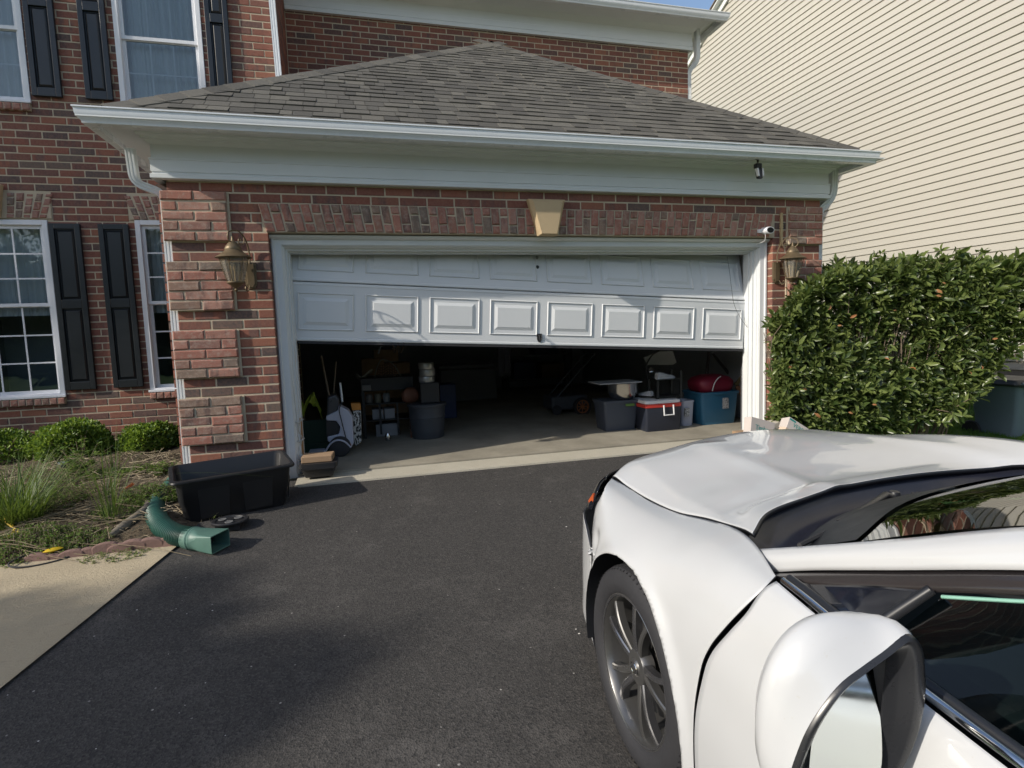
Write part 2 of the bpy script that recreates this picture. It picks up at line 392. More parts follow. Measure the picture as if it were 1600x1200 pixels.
def courses(kind, x0, x1, z0, z1, yf, holes=(), axis='x', flip=1, D=.09, off=0.0, k0=None):
    """running bond; holes = (xa, xb, za, zb)"""
    k = math.ceil((z0-Z0)/CR-.3)
    while Z0+k*CR+BH/2 < z1+.02:
        zb = Z0+k*CR+MJ/2; zc = zb+BH/2
        if zb+BH > z1+.015: break
        for s, e in cut(x0, x1, [(h[0], h[1]) for h in holes if h[2] < zc < h[3]]):
            ph = (BL/2 if k % 2 else 0)+off
            n0 = math.floor((s-ph)/BL)
            ed = [s]; x = n0*BL+ph
            while x < e:
                if s+.055 < x < e-.055: ed.append(x)
                x += BL
            ed.append(e)
            for i in range(len(ed)-1):
                a = ed[i]+(MJ/2 if i else 0); b = ed[i+1]-(MJ/2 if i < len(ed)-2 else 0)
                addb(kind, (a+b)/2+(uni(-.001,.001) if 0 < i < len(ed)-2 else 0), zc+uni(-.0012,.0012), yf, b-a, BH, D, axis, flip)
        k += 1
YF = -.25                      # front brick face of the garage wing
XL, XR = -.91, 5.63            # its corners
OPL, OPR = -.125, 5.005        # brick opening edges
ZH = Z0+CR                     # arch springing 2.082
ZA = ZH+3*CR
# quoin blocks
def quoins(xa, xb, yf, axis='x', flip=1):
    for kb in range(-4, 1):
        zt = Z0+kb*7*CR+5*CR if kb < 0 else Z0+5*CR
        for r in range(5):
            zc = Z0+kb*7*CR+r*CR+CR/2
            if zc < -.12: continue
            W = xb-xa; o = r % 2
            lens = [W/2, W/2] if o == 0 else [W/4, W/2, W/4]
            x = xa
            for L in lens:
                addb('quoin_brick', x+L/2, zc+uni(-.002,.002), yf+uni(-.004,.004), L-MJ*uni(.55,.9), BH*uni(1.03,1.10), .05 if axis=='x' else .05, axis, flip); x += L
quoins(XL-.02, XL+.48, -.29); quoins(XR-.44, XR+.0, -.29)
def quoin_holes(xa, xb):
    return [(xa, xb, Z0+kb*7*CR-.001, Z0+kb*7*CR+5*CR+.001) for kb in range(-4, 1)]
fh = [(OPL, OPR, -1, ZH), (-.17, 5.03, ZH, ZA)] + quoin_holes(XL-.1, XL+.495) + quoin_holes(XR-.455, XR+.1)
courses('brick', XL+.03, XR-.01, -.12, 2.52, YF, fh)
# flat arch over the door: leaning soldiers, bond alternating 2+1 and 1+2 courses high
n = 60; xa0, xa1 = OPL-.012, OPR-.06
for i in range(n+1):
    f = (i+.5)/(n+1); xb = xa0+(xa1-xa0)*f; lean = (f-.5)*2*.054
    if abs(xb-2.40) < .10: continue
    W = (xa1-xa0)/(n+1)-.0125
    parts = [(0, 2), (2, 3)] if i % 2 else [(0, 1), (1, 3)]
    for pa, pb in parts:
        h = (pb-pa)*CR-.0125; zc = ZH+(pa+pb)/2*CR; fz = (zc-ZH)/(3*CR)
        addb('arch_brick', xb+lean*fz, zc, -.278+uni(-.006,.004), W, h, .10, 'x', 1, 0, -lean/(3*CR))
# left main wall, its windows
YM = 2.10
WINS = [(-3.76,-2.76,.57,2.585,'low'), (-1.885,-.885,.57,2.60,'low'), (-3.79,-2.79,3.85,6.0,'up'), (-1.91,-1.00,3.85,6.0,'up')]
mh = [(w[0], w[1], w[2]-.08 if w[4]=='up' else w[2]-.085, w[3]) for w in WINS]
ah = []
for a, b in ((-3.76,-2.76), (-1.885,-.885)):
    N = 13; zb = 2.60; zt = 2.60+3.4*CR
    ah.append((a-.06, b+.06, 2.60, zt))
    for i in range(N):
        f = (i+.5)/N; xb = a+(b-a)*f; lean = (f-.5)*2*.10
        if abs(f-.5) < .09: continue
        for pa, pb in ([(0,1.13),(1.13,2.26),(2.26,3.4)] if i%2 else [(0,.6),(.6,1.7),(1.7,2.8),(2.8,3.4)]):
            h = (pb-pa)*CR-.010; zc = zb+(pa+pb)/2*CR
            addb('header_brick', xb+lean*(zc-zb)/(zt-zb), zc, YM-.018+uni(-.004,.004), (b-a)/N-.010, h, .06, 'x', 1, 0, -lean/(zt-zb))
    for i in range(13): addb('sill_brick', a+(i+.5)*(b-a)/13, .525, YM-.045+uni(-.003,.003), (b-a)/13-.010, .072, .08)
for a, b in ((-3.79,-2.79), (-1.91,-1.00)):
    for i in range(12): addb('sill_brick', a+(i+.5)*(b-a)/12, 3.805, YM-.045+uni(-.003,.003), (b-a)/12-.010, .072, .08)
courses('brick', -6.2, -.17, -.12, 6.9, YM, mh+ah, off=.05)
# return and set-back upper wall
courses('brick', 2.16, 3.3, 3.6, 6.9, .17, (), axis='y', flip=-1)
YU = 3.30
courses('brick', -.16, 6.19, 3.0, 5.80, YU, (), off=.09)
# sides of the garage wing
courses('brick', -.16, 2.1, -.12, 2.52, -XL-.02, (), axis='y', flip=-1)
courses('brick', -.16, 3.3, -.12, 2.52, XR-.09, (), axis='y', flip=1)
# emit: the 300 largest of each kind singly, the rest joined
def unitbrick(L, H, D, ch): return M().brick(0, 0, 0, L, H, D, ch)
CACHE = {}
for kind, mat, nm in (('brick', BR, 'brickwork'), ('quoin_brick', TB, 'quoin_work'), ('arch_brick', TB, 'arch_work'), ('header_brick', TB, 'header_work'), ('sill_brick', TB, 'sill_work')):
    L = sorted([b for b in ALLB if b[1] == kind], key=lambda b: -b[0]); rest = M()
    lim = 298
    for i, (s, k, cx, cz, yf, bl, bh, bd, ax, fl, tone, rot) in enumerate(L):
        ch = .004 if kind == 'brick' else .009
        if i < lim and ax == 'x' and s > 0:
            key = (kind, round(bl, 3), round(bh, 3), round(bd, 2), round(rot, 2))
            if key not in CACHE:
                me = unitbrick(key[1], key[2], key[3], ch).mesh(kind); fixn(me)
                for vv in me.vertices: vv.co.x -= vv.co.z*rot
                if kind != 'brick':
                    for vv in me.vertices: vv.co += Vector((uni(-.0035,.0035), uni(-.0035,.002), uni(-.0035,.0035)))
                me.materials.append(mat); CACHE[key] = me
            o = inst(CACHE[key], kind, HOUSE, (cx, yf, cz), (0, uni(-.004,.004), uni(-.004,.004)))
        else:
            j = len(rest.v); rest.brick(cx if not rot else 0, cz if not rot else 0, yf, bl, bh, bd, ch, tone+.001, 0, ax, fl)
            if rot:
                for q in range(j, len(rest.v)):
                    x, y, z = rest.v[q]; rest.v[q] = (cx+x-z*rot, y, cz+z)
    if rest.f: obj(nm, rest, mat, HOUSE, kind='stuff')
# mortar backing: walls with real thickness and openings
m = M(); e = .0045
m.box(XL+.035, OPL-.004, YF+e, -.02, -.12, 2.52); m.box(OPR+.004, XR-.015, YF+e, -.02, -.12, 2.52); m.box(OPL-.004, OPR+.004, YF+e, -.02, ZH-.002, 2.52)
for kb in range(-4, 1):
    za = max(-.12, Z0+kb*7*CR+.004); zb = Z0+kb*7*CR+5*CR-.004
    m.box(XL-.014, XL+.474, -.281, YF+e-.001, za, zb); m.box(XR-.434, XR-.006, -.281, YF+e-.001, za, zb)
    m.box(XL+.470, XL+.497, -.262, YF+e-.001, za, zb); m.box(XR-.457, XR-.430, -.262, YF+e-.001, za, zb)
m.prism([(xa0+.004,ZH+.001),(xa1-.004,ZH+.001),(xa1+.050,ZA-.004),(xa0-.050,ZA-.004)], -.267, YF+e-.001)
m.box(XL+.03-.012, XL+.13, -.18, 2.1, -.12, 2.52); m.box(XR-.11, XR-.0945, -.18, 3.3, -.12, 2.52)
obj('garage_wall', m, MO, HOUSE)
m = M()
xs = [-6.2]; 
def wall_with_holes(m, x0, x1, z0, z1, y0, y1, H):
    xs = sorted({x0, x1, *[h[0] for h in H], *[h[1] for h in H]}); 
    for a, b in zip(xs, xs[1:]):
        hs = sorted([(h[2], h[3]) for h in H if h[0] <= a+1e-6 and h[1] >= b-1e-6]); z = z0
        for p, q in hs:
            if p > z: m.box(a, b, y0, y1, z, p)
            z = q
        if z < z1: m.box(a, b, y0, y1, z, z1)
wall_with_holes(m, -6.2, -.175, -.12, 6.9, YM+e, YM+.28, [(w[0]-.003, w[1]+.003, w[2]-.0, w[3]) for w in WINS])
for a, b in ((-3.76,-2.76), (-1.885,-.885)): m.box(a-.05, b+.05, YM-.010, YM+e-.001, 2.602, 2.60+3.4*CR-.004); m.box(a+.004, b-.004, YM-.036, YM+.10, .488, .560)
for a, b in ((-3.79,-2.79), (-1.91,-1.00)): m.box(a+.004, b-.004, YM-.036, YM+.10, 3.768, 3.841)
m.box(-.45, -.1765, YM+.28, YU+.2, 3.0, 6.9)
obj('main_wall', m, MO, HOUSE)
m = M(); m.box(-.17, 6.183, YU+e, YU+.25, 2.95, 5.80); m.box(5.9, 6.183, YU+.25, 9, -.3, 5.80); obj('upper_wall', m, MO, HOUSE)
# dried mortar smears and the vertical ribs beside the quoins
m = M()
for k in range(26):
    z = 1.99+k*.0135; w = uni(.010,.018); m.box(5.105-w, 5.105+w, -.268-uni(0,.006), YF+.004, z, z+.015)
obj('mortar_drip', m, simple('yellow_mortar', (.46,.35,.20), .95, bmp=.6), HOUSE)
# ---------------------------------------------------------------- garage opening trim, stepped and mitred
def opening_trim(prof, x0, x1, z1, zb, mat, name):
    m = M()   # prof: list of (inset from outer edge, y)
    for (a, ya), (b, yb) in zip(prof, prof[1:]):
        L = [(x0+a, ya, zb), (x0+a, ya, z1-a), (x1-a, ya, z1-a), (x1-a, ya, zb)]
        R = [(x0+b, yb, zb), (x0+b, yb, z1-b), (x1-b, yb, z1-b), (x1-b, yb, zb)]
        n = len(m.v); m.v += L+R
        for i in range(3): m.f.append((n+i, n+i+1, n+4+i+1, n+4+i)); m.mi.append(0); m.t.append(0)
    return m
prof = [(0,-.02),(0,-.165),(.012,-.178),(.028,-.176),(.034,-.163),(.085,-.160),(.088,-.150),(.092,-.150),(.094,-.128),(.105,-.122),(.108,-.085),(.126,-.083),(.128,-.035),(.142,-.033),(.144,.05)]
m = opening_trim(prof, OPL+.002, OPR-.002, ZH-.004, -.115, WHT, 'x')
obj('garage_door_trim', m, WHT, HOUSE, fix=False, sm=30)
m = M(); m.sweep([(0,0),(.018,.0),(.045,.016),(.05,.030),(.022,.034),(0,.038)][::-1], [((OPL-.03,-.162,ZH-.042),(0,-1,0)),((OPR+.03,-.162,ZH-.042),(0,-1,0))])
obj('drip_cap', m, WHT, HOUSE)
# keystone
m = M(); P = [(2.205,2.405),(2.575,2.405),(2.495,2.066),(2.305,2.066)]
c_ = (2.39, 2.235); ins = [(c_[0]+(x-c_[0])*.80, z-.022 if z > 2.2 else z+.012) for x, z in P]
V = [(x,-.27,z) for x,z in P]+[(x,-.335,z) for x,z in P]+[(x,-.375,z) for x,z in ins]
m.add(V, [(0,1,2,3),(8,9,10,11)]+[(i,(i+1)%4,4+(i+1)%4,4+i) for i in range(4)]+[(4+i,4+(i+1)%4,8+(i+1)%4,8+i) for i in range(4)])
obj('keystone', m, KEY, HOUSE)
m = M(); P = [(-3.37,2.96),(-3.13,2.96),(-3.19,2.60),(-3.31,2.60)]; m.prism(P, YM-.075, YM-.01); bevel(obj('keystone', m, KEY, HOUSE), .008)
m = M(); P = [(-1.50,2.96),(-1.27,2.96),(-1.33,2.60),(-1.44,2.60)]; m.prism(P, YM-.075, YM-.01); bevel(obj('keystone', m, KEY, HOUSE), .008)
# ---------------------------------------------------------------- eaves: gutter, soffit, frieze, following front and both sides
EX0, EX1, EY, EZ = -1.27, 5.91, -.625, 2.895
def around(d, z, yb=3.25, left_end=2.06):   # path at distance d outside the wall line (front -.25)
    return [((XL-d, left_end, z), (-1,0,0)), ((XL-d, YF-d, z), (-1,-1,0)), ((XR+d, YF-d, z), (1,-1,0)), ((XR+d, yb, z), (1,0,0))]
# frieze board with its steps
obj('frieze', M().sweep([(0,0),(.062,0),(.066,.004),(.066,.035),(.052,.042),(.052,.052),(.060,.056),(.060,.145),(.066,.149),(.066,.158),(.050,.164),(.050,.270),(.062,.276),(.078,.296),(.100,.302),(.104,.318),(.128,.326),(.128,.346),(0,.346)][::-1], around(.0, 2.497)), WHT, HOUSE, sm=25)
m = M(); d0, d1 = .12, .415
m.sweep([(d0,0),(d1,.0),(d1,.012),(d0,.012)][::-1], around(0, 2.838)); obj('soffit', m, WHT, HOUSE)
m = M(); m.sweep([(.345,0),(.362,0),(.362,.11),(.345,.11)][::-1], around(0, 2.80)); obj('fascia', m, WHT, HOUSE)
def gutter_profile(): return [(0,0),(.055,0),(.062,.004),(.064,.018),(.070,.026),(.088,.048),(.094,.066),(.096,.098),(.105,.104),(.105,.114),(.092,.114),(.090,.104),(.086,.070),(.078,.052),(.058,.030),(.050,.008),(.006,.008),(.006,.112),(0,.112)]
obj('gutter', M().sweep(gutter_profile()[::-1], [((XL-.325, 2.05, 2.795),(-1,0,0)),((XL-.325, YF-.325, 2.795),(-1,-1,0)),((XR+.255, YF-.325, 2.795),(1,-1,0)),((XR+.255, 3.2, 2.795),(1,0,0))]), ALU, HOUSE, sm=30)
# downspouts
def rtube(name, pts, w, d, mat, ribs=True, parent=HOUSE):
    m = M(); path = []; P = [Vector(p) for p in pts]
    prevn = None
    for i, p in enumerate(P):
        t = (P[min(i+1, len(P)-1)]-P[max(i-1, 0)]).normalized()
        s = Vector((0,-1,0)) if abs(t.y) < .9 else Vector((1,0,0))
        nrm = s - t*s.dot(t); nrm.normalize(); sd_ = t.cross(nrm)
        base = len(m.v); k = [(-1,-1),(-.6,-1),(-.5,-.88),(-.3,-.88),(-.2,-1),(.2,-1),(.3,-.88),(.5,-.88),(.6,-1),(1,-1),(1,1),(-1,1)]
        for a, b in k: m.v.append(tuple(p + sd_*a*w/2 - nrm*b*d/2))
        if i:
            for j in range(12): m.f.append((base-12+j, base-12+(j+1)%12, base+(j+1)%12, base+j)); m.mi.append(0); m.t.append(0)
    return obj(name, m, mat, parent, sm=35)
def bend(p0, p1, p2, n=5, r=.07):
    a, b, c = Vector(p0), Vector(p1), Vector(p2); u = (a-b).normalized(); w = (c-b).normalized()
    q0, q1 = b+u*r, b+w*r; return [tuple(q0.lerp(b, t).lerp(b.lerp(q1, t), t)) for t in [i/n for i in range(n+1)]]
def crimp(pts, k=.94): return pts
pa, pb, pc, pd = tuple(on(203,232,1,-.30)), tuple(on(211,286,1,-.25)), (-.915,-.185,on(254,303,1,-.185).z), (-.917,-.185,-.05)
rtube('downspout', [pa]+bend(pa,pb,pc)+bend(pb,pc,pd)+[pd], .062, .075, WHT)
for c0 in bend(pa, pb, pc, 6, .06): pass
pa, pb, pc, pd = (5.80,-.22,2.83), (5.80,-.22,2.52), (5.66,-.16,2.40), (5.67,-.16,-.1)
rtube('downspout', [pa]+bend(pa,pb,pc,6,.12)+bend(pb,pc,pd)+[pd], .075, .10, WHT)
rtube('downspout', [(-.225,YM-.05,6.6),(-.17,YM-.05,3.95)], .07, .055, ALU)
# upper cornice and gutter
m = M(); m.sweep([(0,0),(.055,0),(.060,.05),(.048,.056),(.055,.062),(.055,.14),(.048,.146),(.048,.26),(.09,.30),(.11,.33),(.13,.34),(.42,.40),(.42,.41),(0,.41)][::-1], [((-.16,YU,5.72),(0,-1,0)),((6.19,YU,5.72),(1,-1,0)),((6.19,9,5.72),(1,0,0))])
obj('upper_cornice', m, WHT, HOUSE, sm=25)
m = M(); m.sweep(gutter_profile()[::-1], [((-.16,YU-.38,6.03),(0,-1,0)),((6.57,YU-.38,6.03),(1,-1,0)),((6.57,9,6.03),(1,0,0))]); obj('upper_gutter', m, ALU, HOUSE, sm=30)
pa, pb, pc, pd = (6.33,YU-.05,6.05), (6.33,YU-.05,5.55), (6.22,YU+.05,5.42), (6.23,YU+.05,3)
rtube('upper_downspout', [pa]+bend(pa,pb,pc,6,.10)+bend(pb,pc,pd)+[pd], .07, .09, WHT)
RFM = mat_brick('shingle_felt', [(0,(.10,.095,.085)),(1,(.14,.13,.115))])
m = M(); m.add([(-.16,2.86,6.15),(6.62,2.86,6.15),(6.62,7,8.6),(-.16,7,8.6)], [(0,1,2,3)]); obj('upper_roof', m, RFM, HOUSE, fix=False)
# ---------------------------------------------------------------- garage roof: hipped, built of overlapping shingles
t = NT('shingle_grit'); a = t.n('ShaderNodeAttribute', attribute_name='tone'); oi = t.n('ShaderNodeObjectInfo'); v = t.coord('World')
rv = t.math('FRACT', t.math('ADD', a.outputs['Fac'], oi.outputs['Random']))
c = t.ramp(rv, [(0,(.038,.036,.031)),(.22,(.078,.073,.062)),(.42,(.118,.111,.093)),(.58,(.050,.047,.041)),(.8,(.148,.139,.115)),(1,(.068,.063,.054))])
g_ = t.noise(v, 330, 2, .8); c = t.mix(t.ramp(g_, [(.36,(0,0,0)),(.62,(1,1,1))]), t.mix(.45, c, (.03,.03,.028)), t.mix(.14, c, (.35,.33,.29)))
c = t.mix(t.math('MULTIPLY', t.noise(v, .9, 4), .4), c, (.10,.092,.078))
SHG = t.pbr(c, .93, 0, t.bump(g_, .8, .004))
A_ = Vector((EX0, EY, EZ)); B_ = Vector((EX1, EY, EZ)); AP = Vector((2.67, 2.80, 5.30)); RP = Vector((2.67, 3.30, 5.31))
m = M(); dn = Vector((0,0,-.03))
m.add([A_+dn, B_+dn, AP+dn, RP+dn, Vector((EX0,YM,EZ-.02)), Vector((EX1,YU,EZ-.02)), Vector((-.17,YU,3.66))], [(0,1,2),(0,2,3,6,4),(1,5,3,2)])
obj('roof_deck', m, RFM, HOUSE, fix=False)
ux = Vector((1,0,0)); mid = Vector((AP.x, A_.y, A_.z)); wv_ = (AP-mid); SL = wv_.length; wv_.normalize(); nv = ux.cross(wv_)
if nv.z < 0: nv = -nv
EXPO = .1425; SH = []
nrow = int(SL/EXPO)+1
for r in range(nrow):
    w0 = r*EXPO; w1 = min(w0+EXPO*1.12, SL-.01)
    if w0 > SL-.05: break
    def lim(w): f = w/SL; return (A_.x+(AP.x-A_.x)*f, B_.x+(AP.x-B_.x)*f)
    l0, r0 = lim(w0); l1, r1 = lim(w1); x = l0-uni(0,.3)
    while x < r0:
        W = random.choice((.10,.13,.16,.19,.22,.14,.17)); a, b = max(x, l0), min(x+W-.004, r0)
        a1, b1 = max(a, l1), min(b, r1)
        if b-a > .03 and b1 > a1-.2:
            b1 = max(b1, a1+.001); th = random.choice((.005,.008,.012,.013)); lift = .010
            SH.append((a, b, a1, b1, w0-uni(0,.004), w1, th, rnd())); 
        x += W
def shingle_pts(a, b, a1, b1, w0, w1, th, org_):
    P = []
    for h0, h1 in ((0, 0), (th, .002)):
        P += [ux*(a-org_)+wv_*w0+nv*(.002+h0), ux*(b-org_)+wv_*w0+nv*(.002+h0), ux*(b1-org_)+wv_*w1+nv*(0+h1), ux*(a1-org_)+wv_*w1+nv*(0+h1)]
    return P
basep = Vector((0, A_.y, A_.z))
def shsize(s):
    q = project(basep+ux*((s[0]+s[1])/2)+wv_*s[4]); return (s[1]-s[0])/q[2]**2
SH.sort(key=lambda s: -shsize(s)); rest = M(); SC_ = {}
for i, s in enumerate(SH):
    a, b, a1, b1, w0, w1, th, tone = s
    rect = abs(a-a1) < 1e-4 and abs(b-b1) < 1e-4
    if i < 298:
        key = (round(b-a, 2), th) if rect else None
        if key is None or key not in SC_:
            mm = M(); W = b-a
            mm.hexa(shingle_pts(-W/2, W/2, a1-(a+b)/2, b1-(a+b)/2, 0, w1-w0, th, 0)) if not rect else mm.hexa(shingle_pts(-W/2, W/2, -W/2, W/2, 0, w1-w0, th, 0))
            me = mm.mesh('shingle'); fixn(me); me.materials.append(SHG)
            if key: SC_[key] = me
        else: me = SC_[key]
        inst(me, 'shingle', HOUSE, basep+ux*((a+b)/2)+wv_*w0)
    else: rest.hexa([basep+p for p in shingle_pts(a, b, a1, b1, w0, w1, th, 0)], 0, tone+.001)
obj('shingle_field', rest, SHG, HOUSE, kind='stuff')
for (P0, P1, side) in ((A_, AP, -1), (B_, AP, 1)):
    d = P1-P0; L = d.length; d.normalize(); N = int(L/.215)
    nf = nv; ns = Vector((side*.55, 0, .83)).normalized()
    tf = (nf.cross(d)*-side).normalized(); 
    if (tf.x*side) > 0: tf = -tf
    ts = (ns.cross(d)).normalized()
    if ts.x*side < 0: ts = -ts
    mm = M(); h = .012
    top = [tf*.15+nf*.014, Vector((0,0,.024)), ts*.15+ns*.014]
    bot = [p-Vector((0,0,.006)) for p in top]
    en = [p+d*.25-Vector((0,0,.006)) for p in top]; enb = [p-Vector((0,0,.008)) for p in en]
    mm.add(top+bot+en+enb, [(0,1,7,6),(1,2,8,7),(0,3,4,1),(1,4,5,2),(3,9,10,4),(4,10,11,5),(0,6,9,3),(2,5,11,8)])
    me = mm.mesh('hip_shingle'); me.materials.append(SHG)
    for k in range(N+1): inst(me, 'hip_shingle', HOUSE, P0+d*(k*.215+.12))
m = M(); m.add([AP+Vector((-.17,.02,-.06)), AP+Vector((.0,-.03,.03)), AP+Vector((.17,.02,-.06)), RP+Vector((.17,-.01,.0)), RP+Vector((0,-.01,.09)), RP+Vector((-.17,-.01,.0))], [(0,1,4,5),(1,2,3,4)])
obj('ridge_flashing', m, simple('lead_flashing', (.07,.07,.075), .7), HOUSE, fix=False)
# ---------------------------------------------------------------- windows
CURT = simple('white_curtain', (.66, .68, .70), .9, var=.10, sc=3)
DARK = simple('dark_room', (.22, .24, .24), .9, var=.3, sc=1)
WHV = simple('white_vinyl_window', (.70, .71, .74), .4, var=.04)
for (x0, x1, z0, z1, ty) in WINS:
    y = YM; m = M(); tw = .055
    ztop = z1
    for p in ((x0,x0+tw,z0,ztop),(x1-tw,x1,z0,ztop),(x0+tw,x1-tw,ztop-tw,ztop),(x0+tw,x1-tw,z0,z0+.045)): m.box(p[0],p[1],y-.012,y+.10,p[2],p[3])
    m.box(x0-.01, x1+.01, y-.040, y-.013, z0-.002, z0+.026)
    fr_ = obj('window', m, WHV, HOUSE); bevel(fr_, .004)
    zm = 1.62 if ty == 'low' else 4.64
    for k, (a, b, yo) in enumerate(((zm, ztop-tw, .025), (z0+.045, zm+.03, .050))):
        m = M(); xa, xb = x0+tw, x1-tw; s = .038
        for p in ((xa,xa+s,a,b),(xb-s,xb,a,b),(xa+s,xb-s,b-s,b),(xa+s,xb-s,a,a+s)): m.box(p[0],p[1],y+yo,y+yo+.03,p[2],p[3])
        obj('sash', m, WHV, fr_)
        m = M(); cols, rows = 3, (3 if ty == 'low' else 2); mo = 0 if ty == 'low' else .012
        for c in range(1, cols): xx = xa+s+(xb-xa-2*s)*c/cols; m.box(xx-.0085, xx+.0085, y+yo+.002+mo, y+yo+.009+mo, a+s, b-s)
        for r in range(1, rows): zz = a+s+(b-a-2*s)*r/rows; m.box(xa+s, xb-s, y+yo+.0025+mo, y+yo+.0085+mo, zz-.0085, zz+.0085)
        obj('muntin', m, WHV, fr_)
        for c in range(cols):
            for r in range(rows):
                xx0 = xa+s+(xb-xa-2*s)*c/cols; xx1 = xa+s+(xb-xa-2*s)*(c+1)/cols; zz0 = a+s+(b-a-2*s)*r/rows; zz1 = a+s+(b-a-2*s)*(r+1)/rows
                m = M(); w_ = uni(-.0006,.0006); m.add([(xx0,y+yo+.010+w_,zz0),(xx1,y+yo+.010-w_,zz0),(xx1,y+yo+.010,zz1),(xx0,y+yo+.010,zz1)], [(0,1,2,3)]); obj('pane', m, GLASS, fr_, fix=False)
    # curtain folds and a dark room behind
    m = M(); N = 60; lo = z0+.05 if ty == 'up' else z0+.95
    G = [[(x0+tw+(x1-x0-2*tw)*i/N, y+.16+.012*math.sin(i*1.3)+.006*math.sin(i*3.1+z), z) for z in (lo, ztop-tw)] for i in range(N+1)]
    m.grid(G); obj('curtain', m, CURT, fr_, fix=False, sm=60)
    m = M(); m.add([(x0,y+.285,z0),(x1,y+.285,z0),(x1,y+.285,ztop),(x0,y+.285,ztop),(x0,y+.9,z0),(x1,y+.9,z0),(x1,y+.9,ztop),(x0,y+.9,ztop)], [(4,5,6,7),(0,4,7,3),(1,2,6,5),(0,1,5,4),(3,7,6,2)]); obj('room', m, DARK, fr_, fix=False)
# shutters
def shutter(x0, x1, z0, z1):
    y = YM-.012; m = M(); s = .055; zm = (z0+z1)/2+.04
    m.box(x0, x1, y-.008, y+.008, z0, z1)
    for p in ((x0,x0+s,z0,z1),(x1-s,x1,z0,z1),(x0+s,x1-s,z0,z0+.09),(x0+s,x1-s,z1-.06,z1),(x0+s,x1-s,zm-.05,zm+.05)): m.box(p[0],p[1],y-.032,y-.008,p[2],p[3])
    f = obj('shutter', m, SHUT, HOUSE); bevel(f, .004)
    for a, b in ((z0+.09, zm-.05), (zm+.05, z1-.06)):
        m = M(); xa, xb = x0+s+.012, x1-s-.012; a2, b2 = a+.012, b-.012; i = .022
        V = [(xa,y-.009,a2),(xb,y-.009,a2),(xb,y-.009,b2),(xa,y-.009,b2),(xa+i,y-.026,a2+i),(xb-i,y-.026,a2+i),(xb-i,y-.026,b2-i),(xa+i,y-.026,b2-i)]
        m.add(V, [(4,5,6,7),(0,1,5,4),(1,2,6,5),(2,3,7,6),(3,0,4,7)]); obj('shutter_panel', m, SHUT, f)
    for xx in (x0+.028, x1-.028):
        for zz in (z0+.05, z1-.04, zm):
            mm = M(); mm.lathe([(0,0),(.004,0),(.006,.003),(0,.004)], (xx, y-.032, zz), 8, axis='y'); mm.v = [(a, 2*(y-.032)-b, c) for a, b, c in mm.v]; obj('screw', mm, BLK, f)
for a, b in ((-2.745,-2.435), (-2.255,-1.945)): shutter(a, b, .645, 2.545)
for a, b in ((-2.76,-2.475), (-2.245,-1.975), (-.95,-.70)): shutter(a, b, 3.93, 5.85)
# ---------------------------------------------------------------- garage door, hanging crooked on its tracks
ANG = math.atan((1.69-1.41)/4.89)
DX0, DX1 = .0, 4.885
def dpt(s, h, y): # along door, height above the seam, depth
    return Vector((s*math.cos(ANG)+h*math.sin(ANG)+.0, y, 1.692-s*math.sin(ANG)+h*math.cos(ANG)))
def section(h0, h1, y0, tilt=0.0, curl=None):
    m = M(); W = 4.875; g = .004; y = y0
    P = lambda s, h, d: dpt(s, h, y+d+tilt*(h-h0))
    m.hexa([P(.004,h0+g,.0), P(W,h0+g,.0), P(W,h0+g,.045), P(.004,h0+g,.045), P(.004,h1-g,.0), P(W,h1-g,.0), P(W,h1-g,.045), P(.004,h1-g,.045)])
    m.hexa([P(.004,h0+.010,-.006), P(W,h0+.010,-.006), P(W,h0+.010,.002), P(.004,h0+.010,.002), P(.004,h0+.030,-.006), P(W,h0+.030,-.006), P(W,h0+.034,.002), P(.004,h0+.034,.002)])
    m.hexa([P(.004,h1-.034,-.004), P(W,h1-.034,-.004), P(W,h1-.034,.002), P(.004,h1-.034,.002), P(.004,h1-.016,-.004), P(W,h1-.016,-.004), P(W,h1-.012,.002), P(.004,h1-.012,.002)])
    f = obj('door_section', m, DOORM, HOUSE); bevel(f, .002, 1)
    pw = W/8
    for i in range(8):
        a, b = i*pw+.062, (i+1)*pw-.042; c, d = h0+.105, h1-.098
        rings = [(0, -.0005), (.008, -.009), (.016, .004), (.024, .006), (.040, .005), (.075, -.008), (.078, -.010)]
        mm = M(); 
        for q, dd in rings: mm.v += [tuple(P(s_, h_, dd-.002)) for s_, h_ in ((a+q,c+q),(b-q,c+q),(b-q,d-q),(a+q,d-q))]
        for r in range(len(rings)-1):
            for k in range(4): mm.f.append((r*4+k, r*4+(k+1)%4, (r+1)*4+(k+1)%4, (r+1)*4+k)); mm.mi.append(0); mm.t.append(0)
        n_ = (len(rings)-1)*4; mm.f.append((n_, n_+1, n_+2, n_+3)); mm.mi.append(0); mm.t.append(0)
        obj('raised_panel', mm, DOORM, f)
    return f
S1 = section(-.555, 0, .02)
S2 = section(0, .535, .02, .30)
m = M(); W = 4.875
m.hexa([dpt(.0,-.575,.014), dpt(W,-.575,.014), dpt(W,-.575,.075), dpt(.0,-.575,.075), dpt(.0,-.556,.016), dpt(W,-.556,.016), dpt(W,-.556,.07), dpt(.0,-.556,.07)])
obj('bottom_seal', m, BLKR, S1)
# rest of the door lies back on the horizontal track inside
m = M(); m.hexa([dpt(.02,.60,.30), dpt(W,.60,.30), dpt(W,.57,1.5), dpt(.02,.57,1.5), dpt(.02,.64,.30), dpt(W,.64,.30), dpt(W,.61,1.5), dpt(.02,.61,1.5)]); obj('door_section', m, DOORM, HOUSE)
